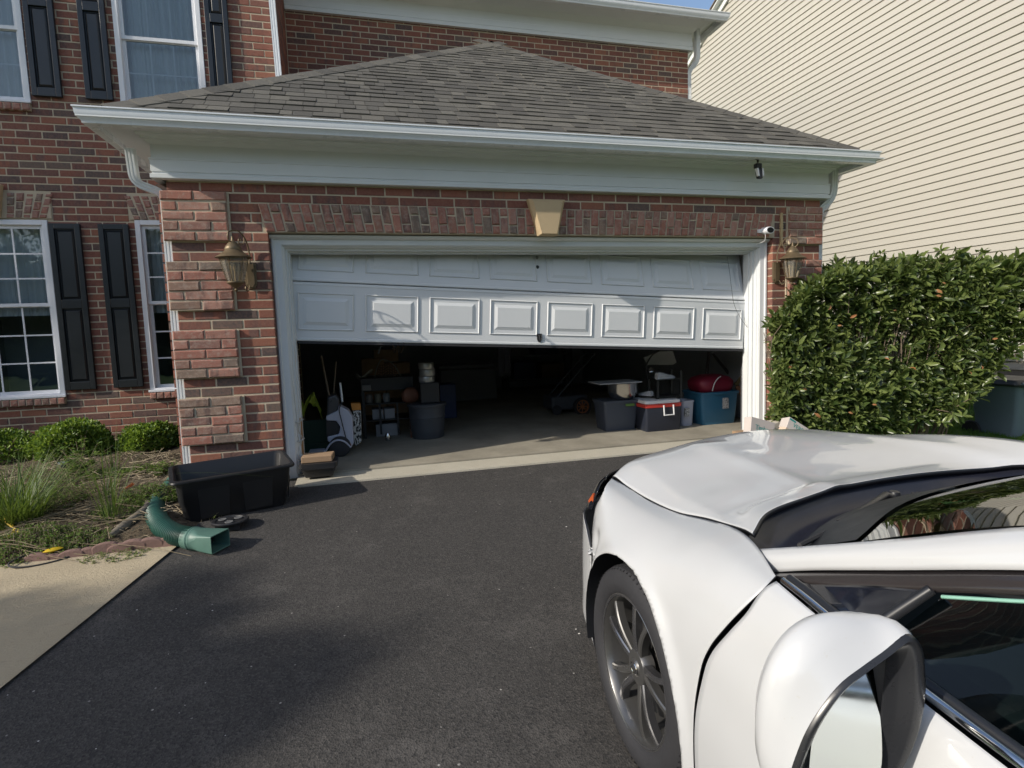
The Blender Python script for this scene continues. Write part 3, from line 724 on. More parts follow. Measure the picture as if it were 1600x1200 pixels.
# lock escutcheon, keyhole and lift handle
p = dpt(2.405, .36, .02+.11); mm = M(); mm.lathe([(0,-.012),(.016,-.012),(.019,-.006),(.019,.004)], p, 16, axis='y'); obj('lock', mm, simple('grey_metal', (.30,.30,.31), .4, .8), S2, sm=40)
p = dpt(2.405, .26, .02+.08); mm = M(); mm.lathe([(0,-.016),(.013,-.016),(.018,-.008),(.019,.004)], p, 16, axis='y', sy=1); mm.lathe([(0,-.03),(.005,-.03),(.005,-.01)], p, 8, axis='y'); obj('lock', mm, simple('dark_metal', (.06,.06,.06), .4, .8), S2, sm=40)
p = dpt(2.42, -.475, .0); mm = M()
mm.prism([(p.x-.026,p.z+.045),(p.x+.026,p.z+.045),(p.x+.026,p.z-.01),(p.x+.018,p.z-.035),(p.x,p.z-.045),(p.x-.018,p.z-.035),(p.x-.026,p.z-.01)], .008, .016); mm.tube([(p.x-.012,.012,p.z+.03),(p.x-.012,-.030,p.z+.025),(p.x-.010,-.034,p.z-.02),(p.x+.010,-.034,p.z-.02),(p.x+.012,-.030,p.z+.025),(p.x+.012,.012,p.z+.03)], .005, 6)
obj('lift_handle', mm, simple('black_iron', (.035,.035,.038), .45, .4), S1, sm=40)
# loose lift cable
def curve3(P, n=8):
    P = [Vector(p) for p in P]; Q = [P[0]]+P+[P[-1]]; out = []
    for i in range(1, len(Q)-2):
        for k in range(n):
            t = k/n; a, b, c, d = Q[i-1], Q[i], Q[i+1], Q[i+2]
            out.append(.5*((2*b)+(c-a)*t+(2*a-5*b+4*c-d)*t*t+(3*b-a-3*c+d)*t**3))
    out.append(P[-1]); return out
P = [on(1136,401,1,.06), on(1140,425,1,.02), on(1143,450,1,.0), on(1147,475,1,-.01), on(1156,495,1,-.02), on(1168,512,1,-.025)]
mm = M(); mm.tube(curve3(P), .0022, 5); obj('lift_cable', mm, simple('cable_steel', (.12,.12,.12), .5, .6), HOUSE)
# ---------------------------------------------------------------- inside of the garage
WALLIN = simple('unpainted_drywall', (.36,.375,.40), .95, var=.25, sc=1.2)
m = M()
m.box(-.72, -.66, -.02, 6.4, -.12, 2.7); m.box(5.42, 5.48, -.02, 6.4, -.12, 2.7); m.box(-.72, 5.48, 6.4, 6.46, -.12, 2.7); m.box(-.72, 5.48, -.02, 6.46, 2.62, 2.7)
m.box(-.66, .0, .06, .10, -.12, 2.62); m.box(4.89, 5.42, .06, .10, -.12, 2.62)
obj('garage_interior', m, WALLIN, HOUSE)
m = M()
for x in (-.03, 4.915): m.box(x-.02, x+.02, .08, .13, -.09, 2.0)
obj('door_track', m, simple('galvanised_steel', (.35,.36,.37), .45, .8), HOUSE)

# ============================================================ neighbour's house
NH = thing('siding_house', 'neighbouring house clad in cream vinyl siding with white gable trim', 'house', (10.0, 2.0, -.2))
t = NT('cream_vinyl'); v = t.coord('World', (1, .35, 1.2)); n = t.noise(v, 1.0, 5); 
gr = t.noise(t.coord('World', (8, 1.5, 22)), 3, 4)
c = t.mix(n, (.375, .357, .31), (.425, .405, .355))
sp = t.n('ShaderNodeSeparateXYZ'); t.l(t.coord('World'), sp.inputs[0])
mold = t.math('MULTIPLY', t.ramp(t.math('MULTIPLY', t.math('ADD', sp.outputs[2], .2), 1.0), [(.35,(1,1,1)),(.85,(0,0,0))]), t.ramp(t.noise(t.coord('World', (6,6,14)), 2, 6, .8), [(.42,(0,0,0)),(.58,(.75,.75,.75))]))
c = t.mix(mold, c, (.22,.19,.14))
VIN = t.pbr(c, .5, 0, t.bump(gr, .15, .003))
def rake_y(z): return 7.51+(9.18-z)/.453
k = 0; z = .33; SBM = M()
YN0 = -6.0
while z < 12.4:
    y1 = min(rake_y(z+.06), 12.6)
    zz0, zz1 = z, z+.1273; bow = uni(-.001,.001); mm = M(); X = 10.0
    prof_ = [(0,-.004),(-.021,-.004),(-.025,.001),(-.024,.010),(-.004,.122),(.0,.1273)]
    P0 = [(X+a, YN0, zz0+b) for a, b in prof_]; P1 = [(X+a, y1, zz0+b) for a, b in prof_]
    mm.add(P0+P1, [(i, i+1, i+7, i+6) for i in range(5)]+[(5,0,6,11)])
    obj('siding_board', mm, VIN, NH, fix=False); z += .1273; k += 1
m = M(); m.add([(10.005,YN0,-.9),(10.005,12.6,-.9),(10.005,12.6,6.93),(10.005,.9,12.2),(10.005,YN0,12.2)], [(0,1,2,3,4)]); m.add([(10.005,12.6,-.9),(20,12.6,-.9),(20,12.6,6.93),(10.005,12.6,6.93)], [(0,1,2,3)]); m.add([(10.005,YN0,-.9),(20,YN0,-.9),(20,YN0,9.5),(10.005,YN0,9.5)], [(3,2,1,0)])
obj('sheathing', m, VIN, NH, fix=False)
m = M(); m.box(9.985, 10.03, YN0, 12.6, -.9, .325); obj('foundation', m, simple('block_foundation', (.16,.14,.12), .95, var=.3, sc=8, bmp=.5), NH)
m = M()
for off, w, x0, x1 in ((0, .17, 9.93, 9.978), (.17, .05, 9.80, 9.978)):
    a, b = (12.6, rake_z := 9.18-(12.6-7.51)*.453), (0.9, 9.18-(0.9-7.51)*.453)
    m.prism([(a[0], a[1]+off), (b[0], b[1]+off), (b[0], b[1]+off+w), (a[0], a[1]+off+w)], x0, x1, plane='yz')
obj('rake_board', m, WHT, NH)
m = M(); a, b = (12.9, 9.18-(12.9-7.51)*.453+.22), (0.9, 9.18-(0.9-7.51)*.453+.22)
m.prism([a, b, (b[0], b[1]+.03), (a[0], a[1]+.03)], 9.76, 20, plane='yz'); obj('neighbour_roof', m, RFM, NH)
# ============================================================ things fixed to the house
def lantern(px, cz, standoff, label, flipx, facing, group):
    # cz: height of the roof rim of the lantern, px: x of its axis
    y = YF-standoff; T = thing('wall_lantern', label, 'lantern', (px, y, cz), group=group)
    bx = px+facing   # backplate centre
    m = M(); m.lathe([(0,.20),(.006,.20),(.010,.16),(.030,.135),(.045,.105),(.052,.085),(.050,.070),(.062,.050),(.085,.025),(.108,.004),(.112,-.004),(.108,-.006),(.090,-.004),(.04,-.002),(0,-.002)], (px,y,cz), 28); m.v = [(a, b, cz+(c-cz)*.78) for a, b, c in m.v]
    obj('lantern_cap', m, BRASS, T, sm=35)
    m = M()
    for k in range(6):
        a = math.pi*2*k/6+.3; m.tube([(px+.088*math.cos(a), y+.088*math.sin(a), cz-.005), (px+.058*math.cos(a), y+.058*math.sin(a), cz-.150), (px+.048*math.cos(a), y+.048*math.sin(a), cz-.185)], .0028, 5)
    obj('lantern_frame', m, BRASS, T, sm=40)
    m = M(); m.lathe([(.086,-.004),(.078,-.06),(.066,-.12),(.050,-.185)], (px,y,cz), 6); obj('lantern_glass', m, LGLASS, T, fix=False)
    m = M(); m.lathe([(0,-.26),(.008,-.255),(.012,-.245),(.006,-.235),(.018,-.225),(.040,-.205),(.055,-.192),(.055,-.184),(0,-.184)], (px,y,cz), 24); obj('lantern_base', m, BRASS, T, sm=40)
    m = M()
    for k, (dx, dy) in enumerate(((0,0),(.02,.012),(-.02,.010))): m.tube([(px+dx,y+dy,cz-.182),(px+dx,y+dy,cz-.10)], .006, 8); m.tube([(px+dx,y+dy,cz-.10),(px+dx,y+dy,cz-.085),(px+dx,y+dy,cz-.055),(px+dx,y+dy,cz-.04)], [.006,.010,.008,.001], 8)
    obj('candle', m, simple('candle_sleeve', (.55,.45,.28), .5), T, sm=50)
    for ob in list(T.children):
        for vv in ob.data.vertices: vv.co.x *= 1.27; vv.co.y *= 1.18; vv.co.z *= 1.08
    # backplate on the brick and the scroll arm
    m = M(); pl = [(-.045,.0),(.045,.0),(.045,-.19),(.022,-.225),(-.022,-.225),(-.045,-.19)]
    m.prism([(bx+a, cz-.02+b) for a, b in pl], YF-.022, YF+.001); m.prism([(bx+a*.7, cz-.03+b*.9) for a, b in pl], YF-.032, YF-.022)
    bevel(obj('backplate', m, BRASS, T), .004)
    S = Vector((bx, YF-.03, cz-.03)); E_ = Vector((px, y, cz+.155)); d = Vector((px-bx, y-(YF-.03), 0)); L = d.length; d.normalize()
    def P2(a, h): return S+d*a+Vector((0,0,h))
    pts = curve3([P2(0,0), P2(-.005,.07), P2(.010,.15), P2(.05,.215), P2(L*.62,.255), P2(L+.03,.235), P2(L+.055,.19), P2(L+.03,.155), P2(L,.165)], 7)
    m = M(); m.tube(pts, [.0075-.003*i/len(pts) for i in range(len(pts))], 7)
    m.tube(curve3([P2(.05,.215), P2(.06,.16), P2(L*.55,.145), P2(L*.62,.18), P2(L*.5,.20), P2(L*.45,.175)], 6), .0042, 6)
    obj('scroll_arm', m, BRASS, T, sm=50)
    m = M(); m.tube(curve3([P2(.02,-.19), P2(.045,-.235), P2(.075,-.225), P2(.07,-.20), P2(.055,-.205)], 6), .0055, 6)
    obj('lower_scroll', m, BRASS, T, sm=50); m = M(); m.tube([P2(L,.175), P2(L,.13)], .005, 6); obj('hanging_loop', m, BRASS, T, sm=50)
    return T
t = NT('lantern_glass'); g = t.n('ShaderNodeBsdfPrincipled'); g.inputs['Base Color'].default_value = (.30,.29,.26,1); g.inputs['Roughness'].default_value = .15; tr = t.n('ShaderNodeBsdfTransparent'); tr.inputs[0].default_value = (.80,.74,.62,1)
mx = t.n('ShaderNodeMixShader'); mx.inputs[0].default_value = .38; t.l(tr.outputs[0], mx.inputs[1]); t.l(g.outputs[0], mx.inputs[2]); t.l(mx.outputs[0], t.out.inputs[0]); LGLASS = t.m
lantern(-.375, 1.845, .20, 'brass lantern with scrolled arm on the brick column left of the garage door', 1, .09, 'pair of brass wall lanterns')
lantern(5.135, 1.835, .15, 'brass lantern with scrolled arm right of the garage door above the hedge', 1, -.09, 'pair of brass wall lanterns')
# black security camera hanging from the soffit
c0 = on(1184,262,1,-.50); T = thing('soffit_camera', 'small black camera light with two white lamps hanging under the right eave', 'camera', (c0.x,-.50,2.835))
m = M(); m.lathe([(0,.0),(.032,.0),(.034,-.010),(.012,-.022),(.008,-.050),(0,-.05)], (c0.x,-.50,2.836), 20); obj('camera_mount', m, BLK, T, sm=40)
x0, y0, z0 = c0.x, -.505, 2.765
m = M(); m.box(x0-.034,x0+.034,y0-.02,y0+.03,z0-.035,z0+.012); bevel(obj('camera_head', m, BLK, T), .008)
m = M(); m.hexa([(x0-.026,y0-.055,z0-.15),(x0+.020,y0-.055,z0-.15),(x0+.026,y0-.005,z0-.145),(x0-.030,y0-.005,z0-.145),(x0-.028,y0-.030,z0-.035),(x0+.028,y0-.030,z0-.035),(x0+.030,y0+.02,z0-.035),(x0-.030,y0+.02,z0-.035)]); bevel(obj('camera_body', m, BLK, T), .010)
for s in (-1, 1):
    m = M(); m.hexa([(x0+s*.026-.007,y0-.053,z0-.125),(x0+s*.026+.007,y0-.053,z0-.125),(x0+s*.026+.007,y0-.02,z0-.125),(x0+s*.026-.007,y0-.02,z0-.125),(x0+s*.031-.007,y0-.041,z0-.042),(x0+s*.031+.007,y0-.041,z0-.042),(x0+s*.031+.007,y0-.0,z0-.042),(x0+s*.031-.007,y0-.0,z0-.042)]); bevel(obj('camera_lamp', m, simple('frosted_lens', (.75,.75,.74), .4), T), .003)
# white security camera above the right of the door
T = thing('wall_camera', 'white security camera with black face above the right door corner', 'camera', (4.90,-.28,2.13))
m = M(); cx, cz = 4.875, 2.145; R8 = [(math.cos(a)*.052, math.sin(a)*.038) for a in [math.pi*2*k/16 for k in range(16)]]
V = []
for yy, s in ((-.235,.55),(-.25,.85),(-.28,1),(-.33,1),(-.338,.94)): V += [(cx+a*s+(yy+.28)*-.5, yy, cz+b*s) for a, b in R8]
m.add(V, [(i*16+k, i*16+(k+1)%16, (i+1)*16+(k+1)%16, (i+1)*16+k) for i in range(4) for k in range(16)]+[tuple(range(64,80))]); obj('camera_shell', m, simple('white_plastic', (.72,.72,.74), .35), T, sm=45)
m = M(); V = [(cx+a*.82+(-.339+.28)*-.5, -.340, cz+b*.80) for a, b in R8]; m.add(V, [tuple(range(16))]); obj('camera_face', m, simple('black_lens_glass', (.01,.01,.012), .12), T, fix=False)
m = M(); m.lathe([(0,-.02),(.022,-.018),(.026,0),(.022,.02),(0,.022)], (cx-.060,-.275,cz-.006), 14); m.tube([(cx-.04,-.27,cz),(cx,-.27,cz)], .012, 8); obj('camera_bracket', m, simple('white_plastic', (.72,.72,.74), .35), T, sm=45)
m = M(); m.tube(curve3([(cx-.01,-.30,cz-.024),(cx-.008,-.305,cz-.07),(cx-.010,-.285,cz-.11),(cx-.05,-.205,cz-.135)], 6), .0028, 6); obj('camera_cable', m, simple('white_cable', (.7,.7,.7), .5), T, sm=45)

# ============================================================ things on the drive and the bed
# black mortar tub
T = thing('plastic_tub', 'large black plastic tub standing against the brick column by the garage', 'tub', (-.45,-.93,-.15))
def ring(cx, cy, hx, hy, z, r, n=6, rot=0, tilt=(0,0)):
    P = []
    for sx, sy, a0 in ((1,1,0),(-1,1,90),(-1,-1,180),(1,-1,270)):
        for k in range(n+1):
            a = math.radians(a0+90*k/n); P.append((sx*(hx-r)+math.cos(a)*r, sy*(hy-r)+math.sin(a)*r))
    c, s = math.cos(rot), math.sin(rot); return [(cx+x*c-y*s, cy+x*s+y*c, z+(x*c-y*s)*tilt[0]+(x*s+y*c)*tilt[1]) for x, y in P]
def rings(m, L, mi=0, cap0=True, cap1=False):
    n = len(L[0]); b = len(m.v)
    for r in L: m.v += r
    for i in range(len(L)-1):
        for k in range(n): m.f.append((b+i*n+k, b+i*n+(k+1)%n, b+(i+1)*n+(k+1)%n, b+(i+1)*n+k)); m.mi.append(mi); m.t.append(0)
    if cap0: m.f.append(tuple(b+k for k in range(n))[::-1]); m.mi.append(mi); m.t.append(0)
    if cap1: m.f.append(tuple(b+(len(L)-1)*n+k for k in range(n))); m.mi.append(mi); m.t.append(0)
    return m
tc, tr_ = (-.435, -.835), .29
tz = lambda h: -.15+h*.95
m = M(); rr = lambda hx, hy, z, r=.05: ring(tc[0], tc[1], hx, hy, tz(z), r, 6, tr_, (0, .07))
rings(m, [rr(.34,.175,0,.04), rr(.350,.185,.03), rr(.372,.208,.16), rr(.378,.212,.165), rr(.395,.235,.335), rr(.425,.252,.340), rr(.428,.255,.350), rr(.425,.252,.362), rr(.400,.230,.366), rr(.386,.216,.350), rr(.366,.20,.16), rr(.338,.172,.02)], 0, True, True)
TUBM = simple('black_tub_plastic', (.014,.014,.015), .42, var=.25, sc=4, bmp=.10, bsc=18)
obj('tub_shell', m, TUBM, T, sm=40)
for side, n_, hw in ((-1, 2, .30), (1, 2, .30)):
    m = M()
    for k in range(n_):
        u = -hw+2*hw*(k+.5)/n_
        c, s = math.cos(tr_), math.sin(tr_)
        def Q(x, y, z): return (tc[0]+x*c-y*s, tc[1]+x*s+y*c, tz(z)+(x*s+y*c)*.07)
        m.hexa([Q(u-.10,side*.199,.03),Q(u+.10,side*.199,.03),Q(u+.07,side*.190,.03),Q(u-.07,side*.190,.03),Q(u-.11,side*.232,.32),Q(u+.11,side*.232,.32),Q(u+.075,side*.222,.32),Q(u-.075,side*.222,.32)])
    bevel(obj('tub_rib', m, TUBM, T), .012, 3)
m = M(); Q = lambda x, y, z: (tc[0]+x*math.cos(tr_)-y*math.sin(tr_), tc[1]+x*math.sin(tr_)+y*math.cos(tr_), tz(z)+(x*math.sin(tr_)+y*math.cos(tr_))*.07)
m.add([Q(.375,-.155,.05),Q(.377,-.09,.05),Q(.396,-.10,.24),Q(.394,-.165,.24)], [(0,1,2,3)])
t = NT('worn_paper_label'); v = t.coord('World'); c = t.mix(t.ramp(t.noise(v, 60, 5, .8), [(.42,(0,0,0)),(.55,(1,1,1))]), (.10,.10,.10), (.55,.55,.54)); LAB = t.pbr(c, .7)
obj('label', m, LAB, T, fix=False)
# round black plate behind the drain
pz = gz(-1.25)
T = tag(obj('drain_cover', rings(M(), [[(-.385+.125*math.cos(a)*s_, -1.265+.115*math.sin(a)*s_, pz+h) for a in [math.pi*2*k/28 for k in range(28)]] for s_, h in ((.97,.045),(1,.05),(1,.058),(.96,.062),(.80,.060),(.78,.054),(.2,.054),(.18,.062))], 0, True, True), BLK, sm=35), 'round black plastic lid lying on the asphalt between tub and drain pipe', 'cover')
m = M()
for k in range(3):
    a = 2.1*k+.6; m.lathe([(0,.0),(.026,0),(.030,.004),(.026,.007),(0,.003)], (-.385+.06*math.cos(a), -1.265+.055*math.sin(a), pz+.056), 14)
o = obj('lid_hole', m, simple('pale_dust', (.10,.10,.10), .8), None, sm=30); o.parent = T
m = M(); m.box(-.47,-.31,-1.34,-1.19,pz-.002,pz+.046); o = obj('lid_hub', m, BLK); o.parent = T
# green corrugated drain pipe
GRN = simple('green_polyethylene', (.018,.075,.055), .45, var=.25, sc=7, bmp=.1, bsc=30)
path = [gp(u, v, .075) for u, v in ((290,738),(275,752),(262,768),(247,784),(243,803),(253,822),(272,834),(290,839),(300,840))]
cp_ = curve3(path, 34); T = thing('drain_pipe', 'green corrugated drain pipe with square mouth lying by the black tub', 'pipe', tuple(path[-1]))
m = M(); Rr = []
for i in range(len(cp_)): Rr.append(.066+(.0045 if (i % 4) < 2 else -.0028))
n0 = int(len(cp_)*.30); m.tube(cp_[n0:], Rr[n0:], 20, cap=False); obj('corrugated_hose', m, GRN, T, sm=30)
m = M(); m.tube(cp_[:n0+3], [.070]*(n0+3), 20, cap=False); obj('smooth_collar', m, simple('green_collar', (.05,.14,.11), .45, var=.2), T, sm=50)
e = path[-1]; dr = (path[-1]-path[-2]).normalized(); sdv = dr.cross(Vector((0,0,1))).normalized()
def rc(a, hx, hz, r, n=5):
    P = []
    for sx, sz, a0 in ((1,1,0),(-1,1,90),(-1,-1,180),(1,-1,270)):
        for k in range(n+1):
            q = math.radians(a0+90*k/n); P.append(tuple(e+dr*a+sdv*(sx*(hx-r)+math.cos(q)*r)+Vector((0,0,sz*(hz-r)+math.sin(q)*r))))
    return P
m = M(); rings(m, [rc(-.04,.072,.072,.071), rc(.0,.074,.074,.073), rc(.01,.079,.079,.078), rc(.02,.074,.074,.073), rc(.03,.079,.079,.078), rc(.045,.074,.074,.073), rc(.11,.080,.056,.02), rc(.22,.084,.058,.006), rc(.22,.079,.053,.005), rc(.12,.074,.050,.01)], 0, False)
m.v = [(x, y, z-.005) for x, y, z in m.v]
obj('square_mouth', m, simple('green_spout', (.075,.155,.125), .5, var=.15), T, sm=40)
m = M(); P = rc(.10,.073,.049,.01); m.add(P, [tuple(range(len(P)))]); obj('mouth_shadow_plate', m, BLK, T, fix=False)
# rough grey branch and white paper scrap next to the pipe
m = M(); m.tube(curve3([(-1.13,-1.30,-.13),(-1.06,-1.15,-.09),(-1.0,-.98,-.045),(-1.05,-.80,-.03)], 6), [.022,.024,.026,.029,.034,.034,.034,.033,.032,.032,.032,.031,.031,.030,.030,.028,.028,.026,.025][:19], 9)
tag(obj('branch', m, simple('grey_bark', (.17,.145,.11), .9, var=.3, sc=20, bmp=.8), sm=60), 'thick grey broken branch leaning beside the green drain pipe', 'branch')
m = M(); g0 = gp(232,828); m.grid([[(g0.x-.06+.05*i, g0.y-.03+.05*j+.01*i, -.115+.012*((i+j)%2)) for j in range(3)] for i in range(4)]); o = obj('paper_scrap', m, simple('crumpled_paper', (.55,.56,.57), .8), fix=False); o.modifiers.new('thick','SOLIDIFY').thickness = .002
tag(o, 'scrap of white paper under the green drain pipe', 'paper')
# scalloped edging blocks along the walkway
EDG = simple('red_concrete_edging', (.19,.115,.095), .9, var=.2, sc=12, bmp=.6)
ex = [(262,862),(240,855),(213,858),(190,862),(163,868),(138,871),(108,876),(80,879),(52,884)]
labs = ['nearest the drain pipe mouth','second from the drain pipe','third from the drain pipe','fourth from the drain pipe','half hidden by low weeds','under the tall grass clump','beside the black wire hoop','behind the yellow oval','farthest left in the row']
me = None
for i, ((u, v_), lb) in enumerate(zip(ex, labs)):
    g_ = gp(u, v_); g_.y = -1.50+uni(-.008,.008)
    if me is None:
        m = M(); arc = [(-.075,-.04),(.075,-.04)]+[(.075*math.cos(a), .030*math.sin(a)+.012) for a in [math.pi*k/8 for k in range(9)]]
        m.prism([(a, b) for a, b in arc], -.022, .022); me = m.mesh('edging_block'); fixn(me); me.materials.append(EDG)
    o = bpy.data.objects.new('edging_block', me); COL.objects.link(o); o.location = (g_.x, g_.y+.02, gz(-1.5)+.035+(-.014*(i % 4 == 3))-(.02 if i > 4 else 0)); o.rotation_euler = (uni(-.12,.12), uni(-.08,.08), uni(-.12,.12))
    bevel(o, .008); tag(o, 'scalloped red edging block, '+lb, 'edging block', 'scalloped edging blocks along the garden bed')
# black wire hoop with yellow oval on the walkway edge
g_ = gp(72, 877); T = thing('garden_hoop', 'black wire hoop with a yellow oval tag lying on the walkway edge', 'hoop', (g_.x, g_.y, g_.z+.02))
hz = g_.z+.03; cpt = [(g_.x+.17*math.cos(a), g_.y+.085*math.sin(a)+.05*math.cos(a), hz+.02*math.sin(a)) for a in [math.pi*2*k/36 for k in range(37)]]
m = M(); m.tube(cpt, .0055, 7, cap=False); obj('hoop_ring', m, BLKR, T, sm=60)
m = M(); m.lathe([(0,-.012),(.02,-.01),(.032,0),(.02,.01),(0,.012)], (0,0,0), 16, sx=1.7, sy=.8); c, s = math.cos(.5), math.sin(.5); m.v = [(g_.x+.03+x*c-y*s, g_.y+.03+x*s+y*c, hz+.03+z) for x, y, z in m.v]; obj('yellow_tag', m, simple('yellow_plastic', (.62,.42,.02), .4), T, sm=60)
# yellow forked cord at the far left
T = thing('yellow_cord', 'yellow forked cord on the weeds at the left edge', 'cord', tuple(gp(10,845)))
g1 = gp(-20,822); g2 = gp(24,843); g3 = gp(-20,856)
m = M(); m.tube(curve3([g1+Vector((0,0,.09)), gp(8,830)+Vector((0,0,.10)), g2+Vector((0,0,.07)), gp(10,852)+Vector((0,0,.05)), g3+Vector((0,0,.04))], 6), .008, 7); m.tube([g1+Vector((0,.02,.12)), g2+Vector((0,0,.08)), g2+Vector((.07,-.02,.05))], .006, 7); obj('cord_loop', m, simple('yellow_cord', (.60,.40,.04), .55), T, sm=60)
m = M(); m.lathe([(0,-.02),(.014,-.01),(.016,.01),(0,.02)], tuple(gp(31,846)+Vector((0,0,.06))), 12); obj('cord_toggle', m, simple('pale_yellow_plastic', (.68,.55,.12), .4), T, sm=60)
# black solar lamp in the bed
q = on(102,738,1,.45); T = thing('solar_lamp', 'small black solar garden lamp in front of the largest boxwood', 'garden lamp', (q.x,.55,-.02))
m = M(); m.lathe([(0,.12),(.05,.115),(.062,.09),(.055,.05),(.03,.03),(.012,.02),(.010,-.14),(0,-.15)], (q.x,.45,q.z-.02), 20); obj('lamp_body', m, BLK, T, sm=40)
m = M(); m.lathe([(0,.128),(.035,.124),(.05,.116)], (q.x,.45,q.z-.02), 20); obj('lamp_lens', m, simple('grey_glass', (.14,.17,.19), .12), T, sm=40)
# orange plant tag
g_ = on(199,768,2,-.02); m = M(); m.prism([(g_.x-.05,g_.z-.01),(g_.x-.03,g_.z+.02),(g_.x+.04,g_.z+.07),(g_.x+.055,g_.z+.055),(g_.x,g_.z+.01)], g_.y-.006, g_.y+.006); bevel(tag(obj('plant_tag', m, simple('orange_plastic', (.62,.14,.04), .5)), 'small orange plastic tag stuck in the dry stems', 'tag'), .002)

# brown box on a black crate inside the door, left
T = thing('storage_case', 'low black plastic case under a brown box at the left jamb', 'case', (.17,-.20,-.09))
m = M(); rings(m, [ring(.165,-.215,.12,.10,-.088,.02,3,.0), ring(.165,-.215,.155,.125,.0,.025,3,.0), ring(.165,-.215,.165,.135,.003,.03,3,.0), ring(.165,-.215,.165,.135,.04,.03,3,.0)], 0, True, True); obj('case_body', m, BLK, T, sm=35)
m = M(); m.box(.02,.30,-.352,-.344,-.010,.006); obj('case_rim', m, BLK, T)
t = NT('kraft_cardboard'); v = t.coord('World'); c = t.mix(t.noise(v, 12, 4), (.27,.17,.10), (.36,.245,.15)); KRAFT = t.pbr(c, .85, 0, t.bump(t.noise(v, 90, 3), .2, .002))
m = M(); m.hexa([(.02,-.30,.042),(.285,-.305,.042),(.30,-.12,.042),(.03,-.11,.042),(.02,-.30,.10),(.285,-.305,.10),(.30,-.12,.10),(.03,-.11,.10)]); tag(bevel(obj('brown_box', m, KRAFT), .006), 'flat brown box lying on the black case by the left jamb', 'box')
# cord bundle hanging down the left jamb over a strip of bare wood
T = thing('cord_bundle', 'white cord knotted down the inside of the left door jamb', 'cord', (.0,-.1,.0))
m = M()
for k in range(5):
    x = -.012+uni(-.02,.02); P = [(x+.03*math.sin(3*j+k*1.3)*.5, -.05+.02*math.cos(2*j+k)-.03*(k%3), .42-.055*j*1.7) for j in range(6)]
    m.tube(curve3(P, 5), .005, 6)
for z in (.40,.22,.05): m.tube([(-.03,-.12,z),(.0,-.13,z-.01),(.035,-.05,z+.01)], .007, 6)
m.tube([(-.03,-.125,.85),(-.012,-.12,.42)], .003, 5)
obj('cord', m, simple('cotton_cord', (.50,.49,.45), .9), T, sm=60)
m = M(); m.box(-.03,.022,-.045,-.02,-.08,.42); obj('bare_wood', m, simple('raw_pine', (.42,.22,.10), .8, var=.2, sc=14), T)

# ============================================================ what stands inside the garage
def P_(u, v, y): return on(u, v, 1, y)
def pxm(y): return project((2.4, y, .3))[2]/FPX     # metres per pixel at depth y (approx)
def slab(m, u0, u1, v0, v1, y, d=.05, mi=0):
    a, b = P_(u0, v0, y), P_(u1, v1, y); return m.box(min(a.x,b.x), max(a.x,b.x), y, y+d, min(a.z,b.z), max(a.z,b.z), mi)
GREYP = simple('dark_grey_plastic', (.05,.055,.065), .5, var=.2, sc=4)
WHP = simple('white_machine_plastic', (.42,.43,.50), .4, var=.06)
# white wheeled machine
Yc = .62; T = thing('pressure_washer', 'white and black wheeled cleaning machine just inside the door, left', 'cleaning machine', (.42,Yc,-.09))
def poly(pts, y): return [(P_(u, v, y).x, P_(u, v, y).z) for u, v in pts]
m = M(); m.prism(poly([(510,648),(528,640),(530,632),(545,640),(551,650),(553,690),(549,697),(541,699),(533,690),(513,688),(512,680),(530,676),(532,665),(526,656),(510,655)], Yc), Yc-.10, Yc+.10); bevel(obj('machine_shell', m, WHP, T), .012, 2)
m = M(); m.prism(poly([(512,620),(524,615),(530,622),(530,645),(511,648)], Yc), Yc-.08, Yc+.12); bevel(obj('grey_tank', m, simple('smoked_tank', (.055,.055,.06), .3), T), .02, 3)
m = M(); m.prism(poly([(510,656),(526,657),(531,668),(528,676),(511,682)], Yc), Yc-.085, Yc+.08); obj('black_side', m, BLK, T)
w = P_(532, 696, Yc); m = M(); m.lathe([(0,-.03),(.05,-.03),(.085,-.026),(.105,-.015),(.11,0),(.105,.03),(0,.03)], (w.x, Yc-.12, -.09+.11), 26, axis='y'); obj('wheel', m, BLKR, T, sm=40)
m = M(); m.tube(curve3([P_(508,706,Yc-.12), P_(516,694,Yc-.14), P_(526,688,Yc-.15), P_(538,690,Yc-.15), P_(548,699,Yc-.13)], 6), .010, 8); obj('fender_bar', m, WHP, T, sm=50)
m = M(); m.box(P_(484,700,Yc).x, P_(509,700,Yc).x, Yc-.26, Yc-.02, -.085, .0); bevel(obj('foot_nozzle', m, WHP, T), .012)
m = M(); m.box(P_(489,700,Yc).x, P_(497,700,Yc).x, Yc-.262, Yc-.15, -.075, -.02); obj('nozzle_slot', m, BLK, T)
m = M(); m.prism(poly([(537,691),(549,691),(548,697),(541,699)], Yc), Yc-.105, Yc-.09); obj('red_stripe', m, simple('red_plastic', (.35,.02,.03), .4), T)
m = M(); m.tube([P_(531.5,598,Yc), P_(535,628,Yc)], .011, 10); obj('handle_tube', m, WHT, T, sm=60)
m = M(); m.tube(curve3([P_(535,628,Yc-.08), P_(530,640,Yc-.12), P_(533,655,Yc-.13), P_(538,675,Yc-.12), P_(543,692,Yc-.11), P_(548,697,Yc-.11)], 6), .005, 6); obj('hose', m, BLKR, T, sm=60)
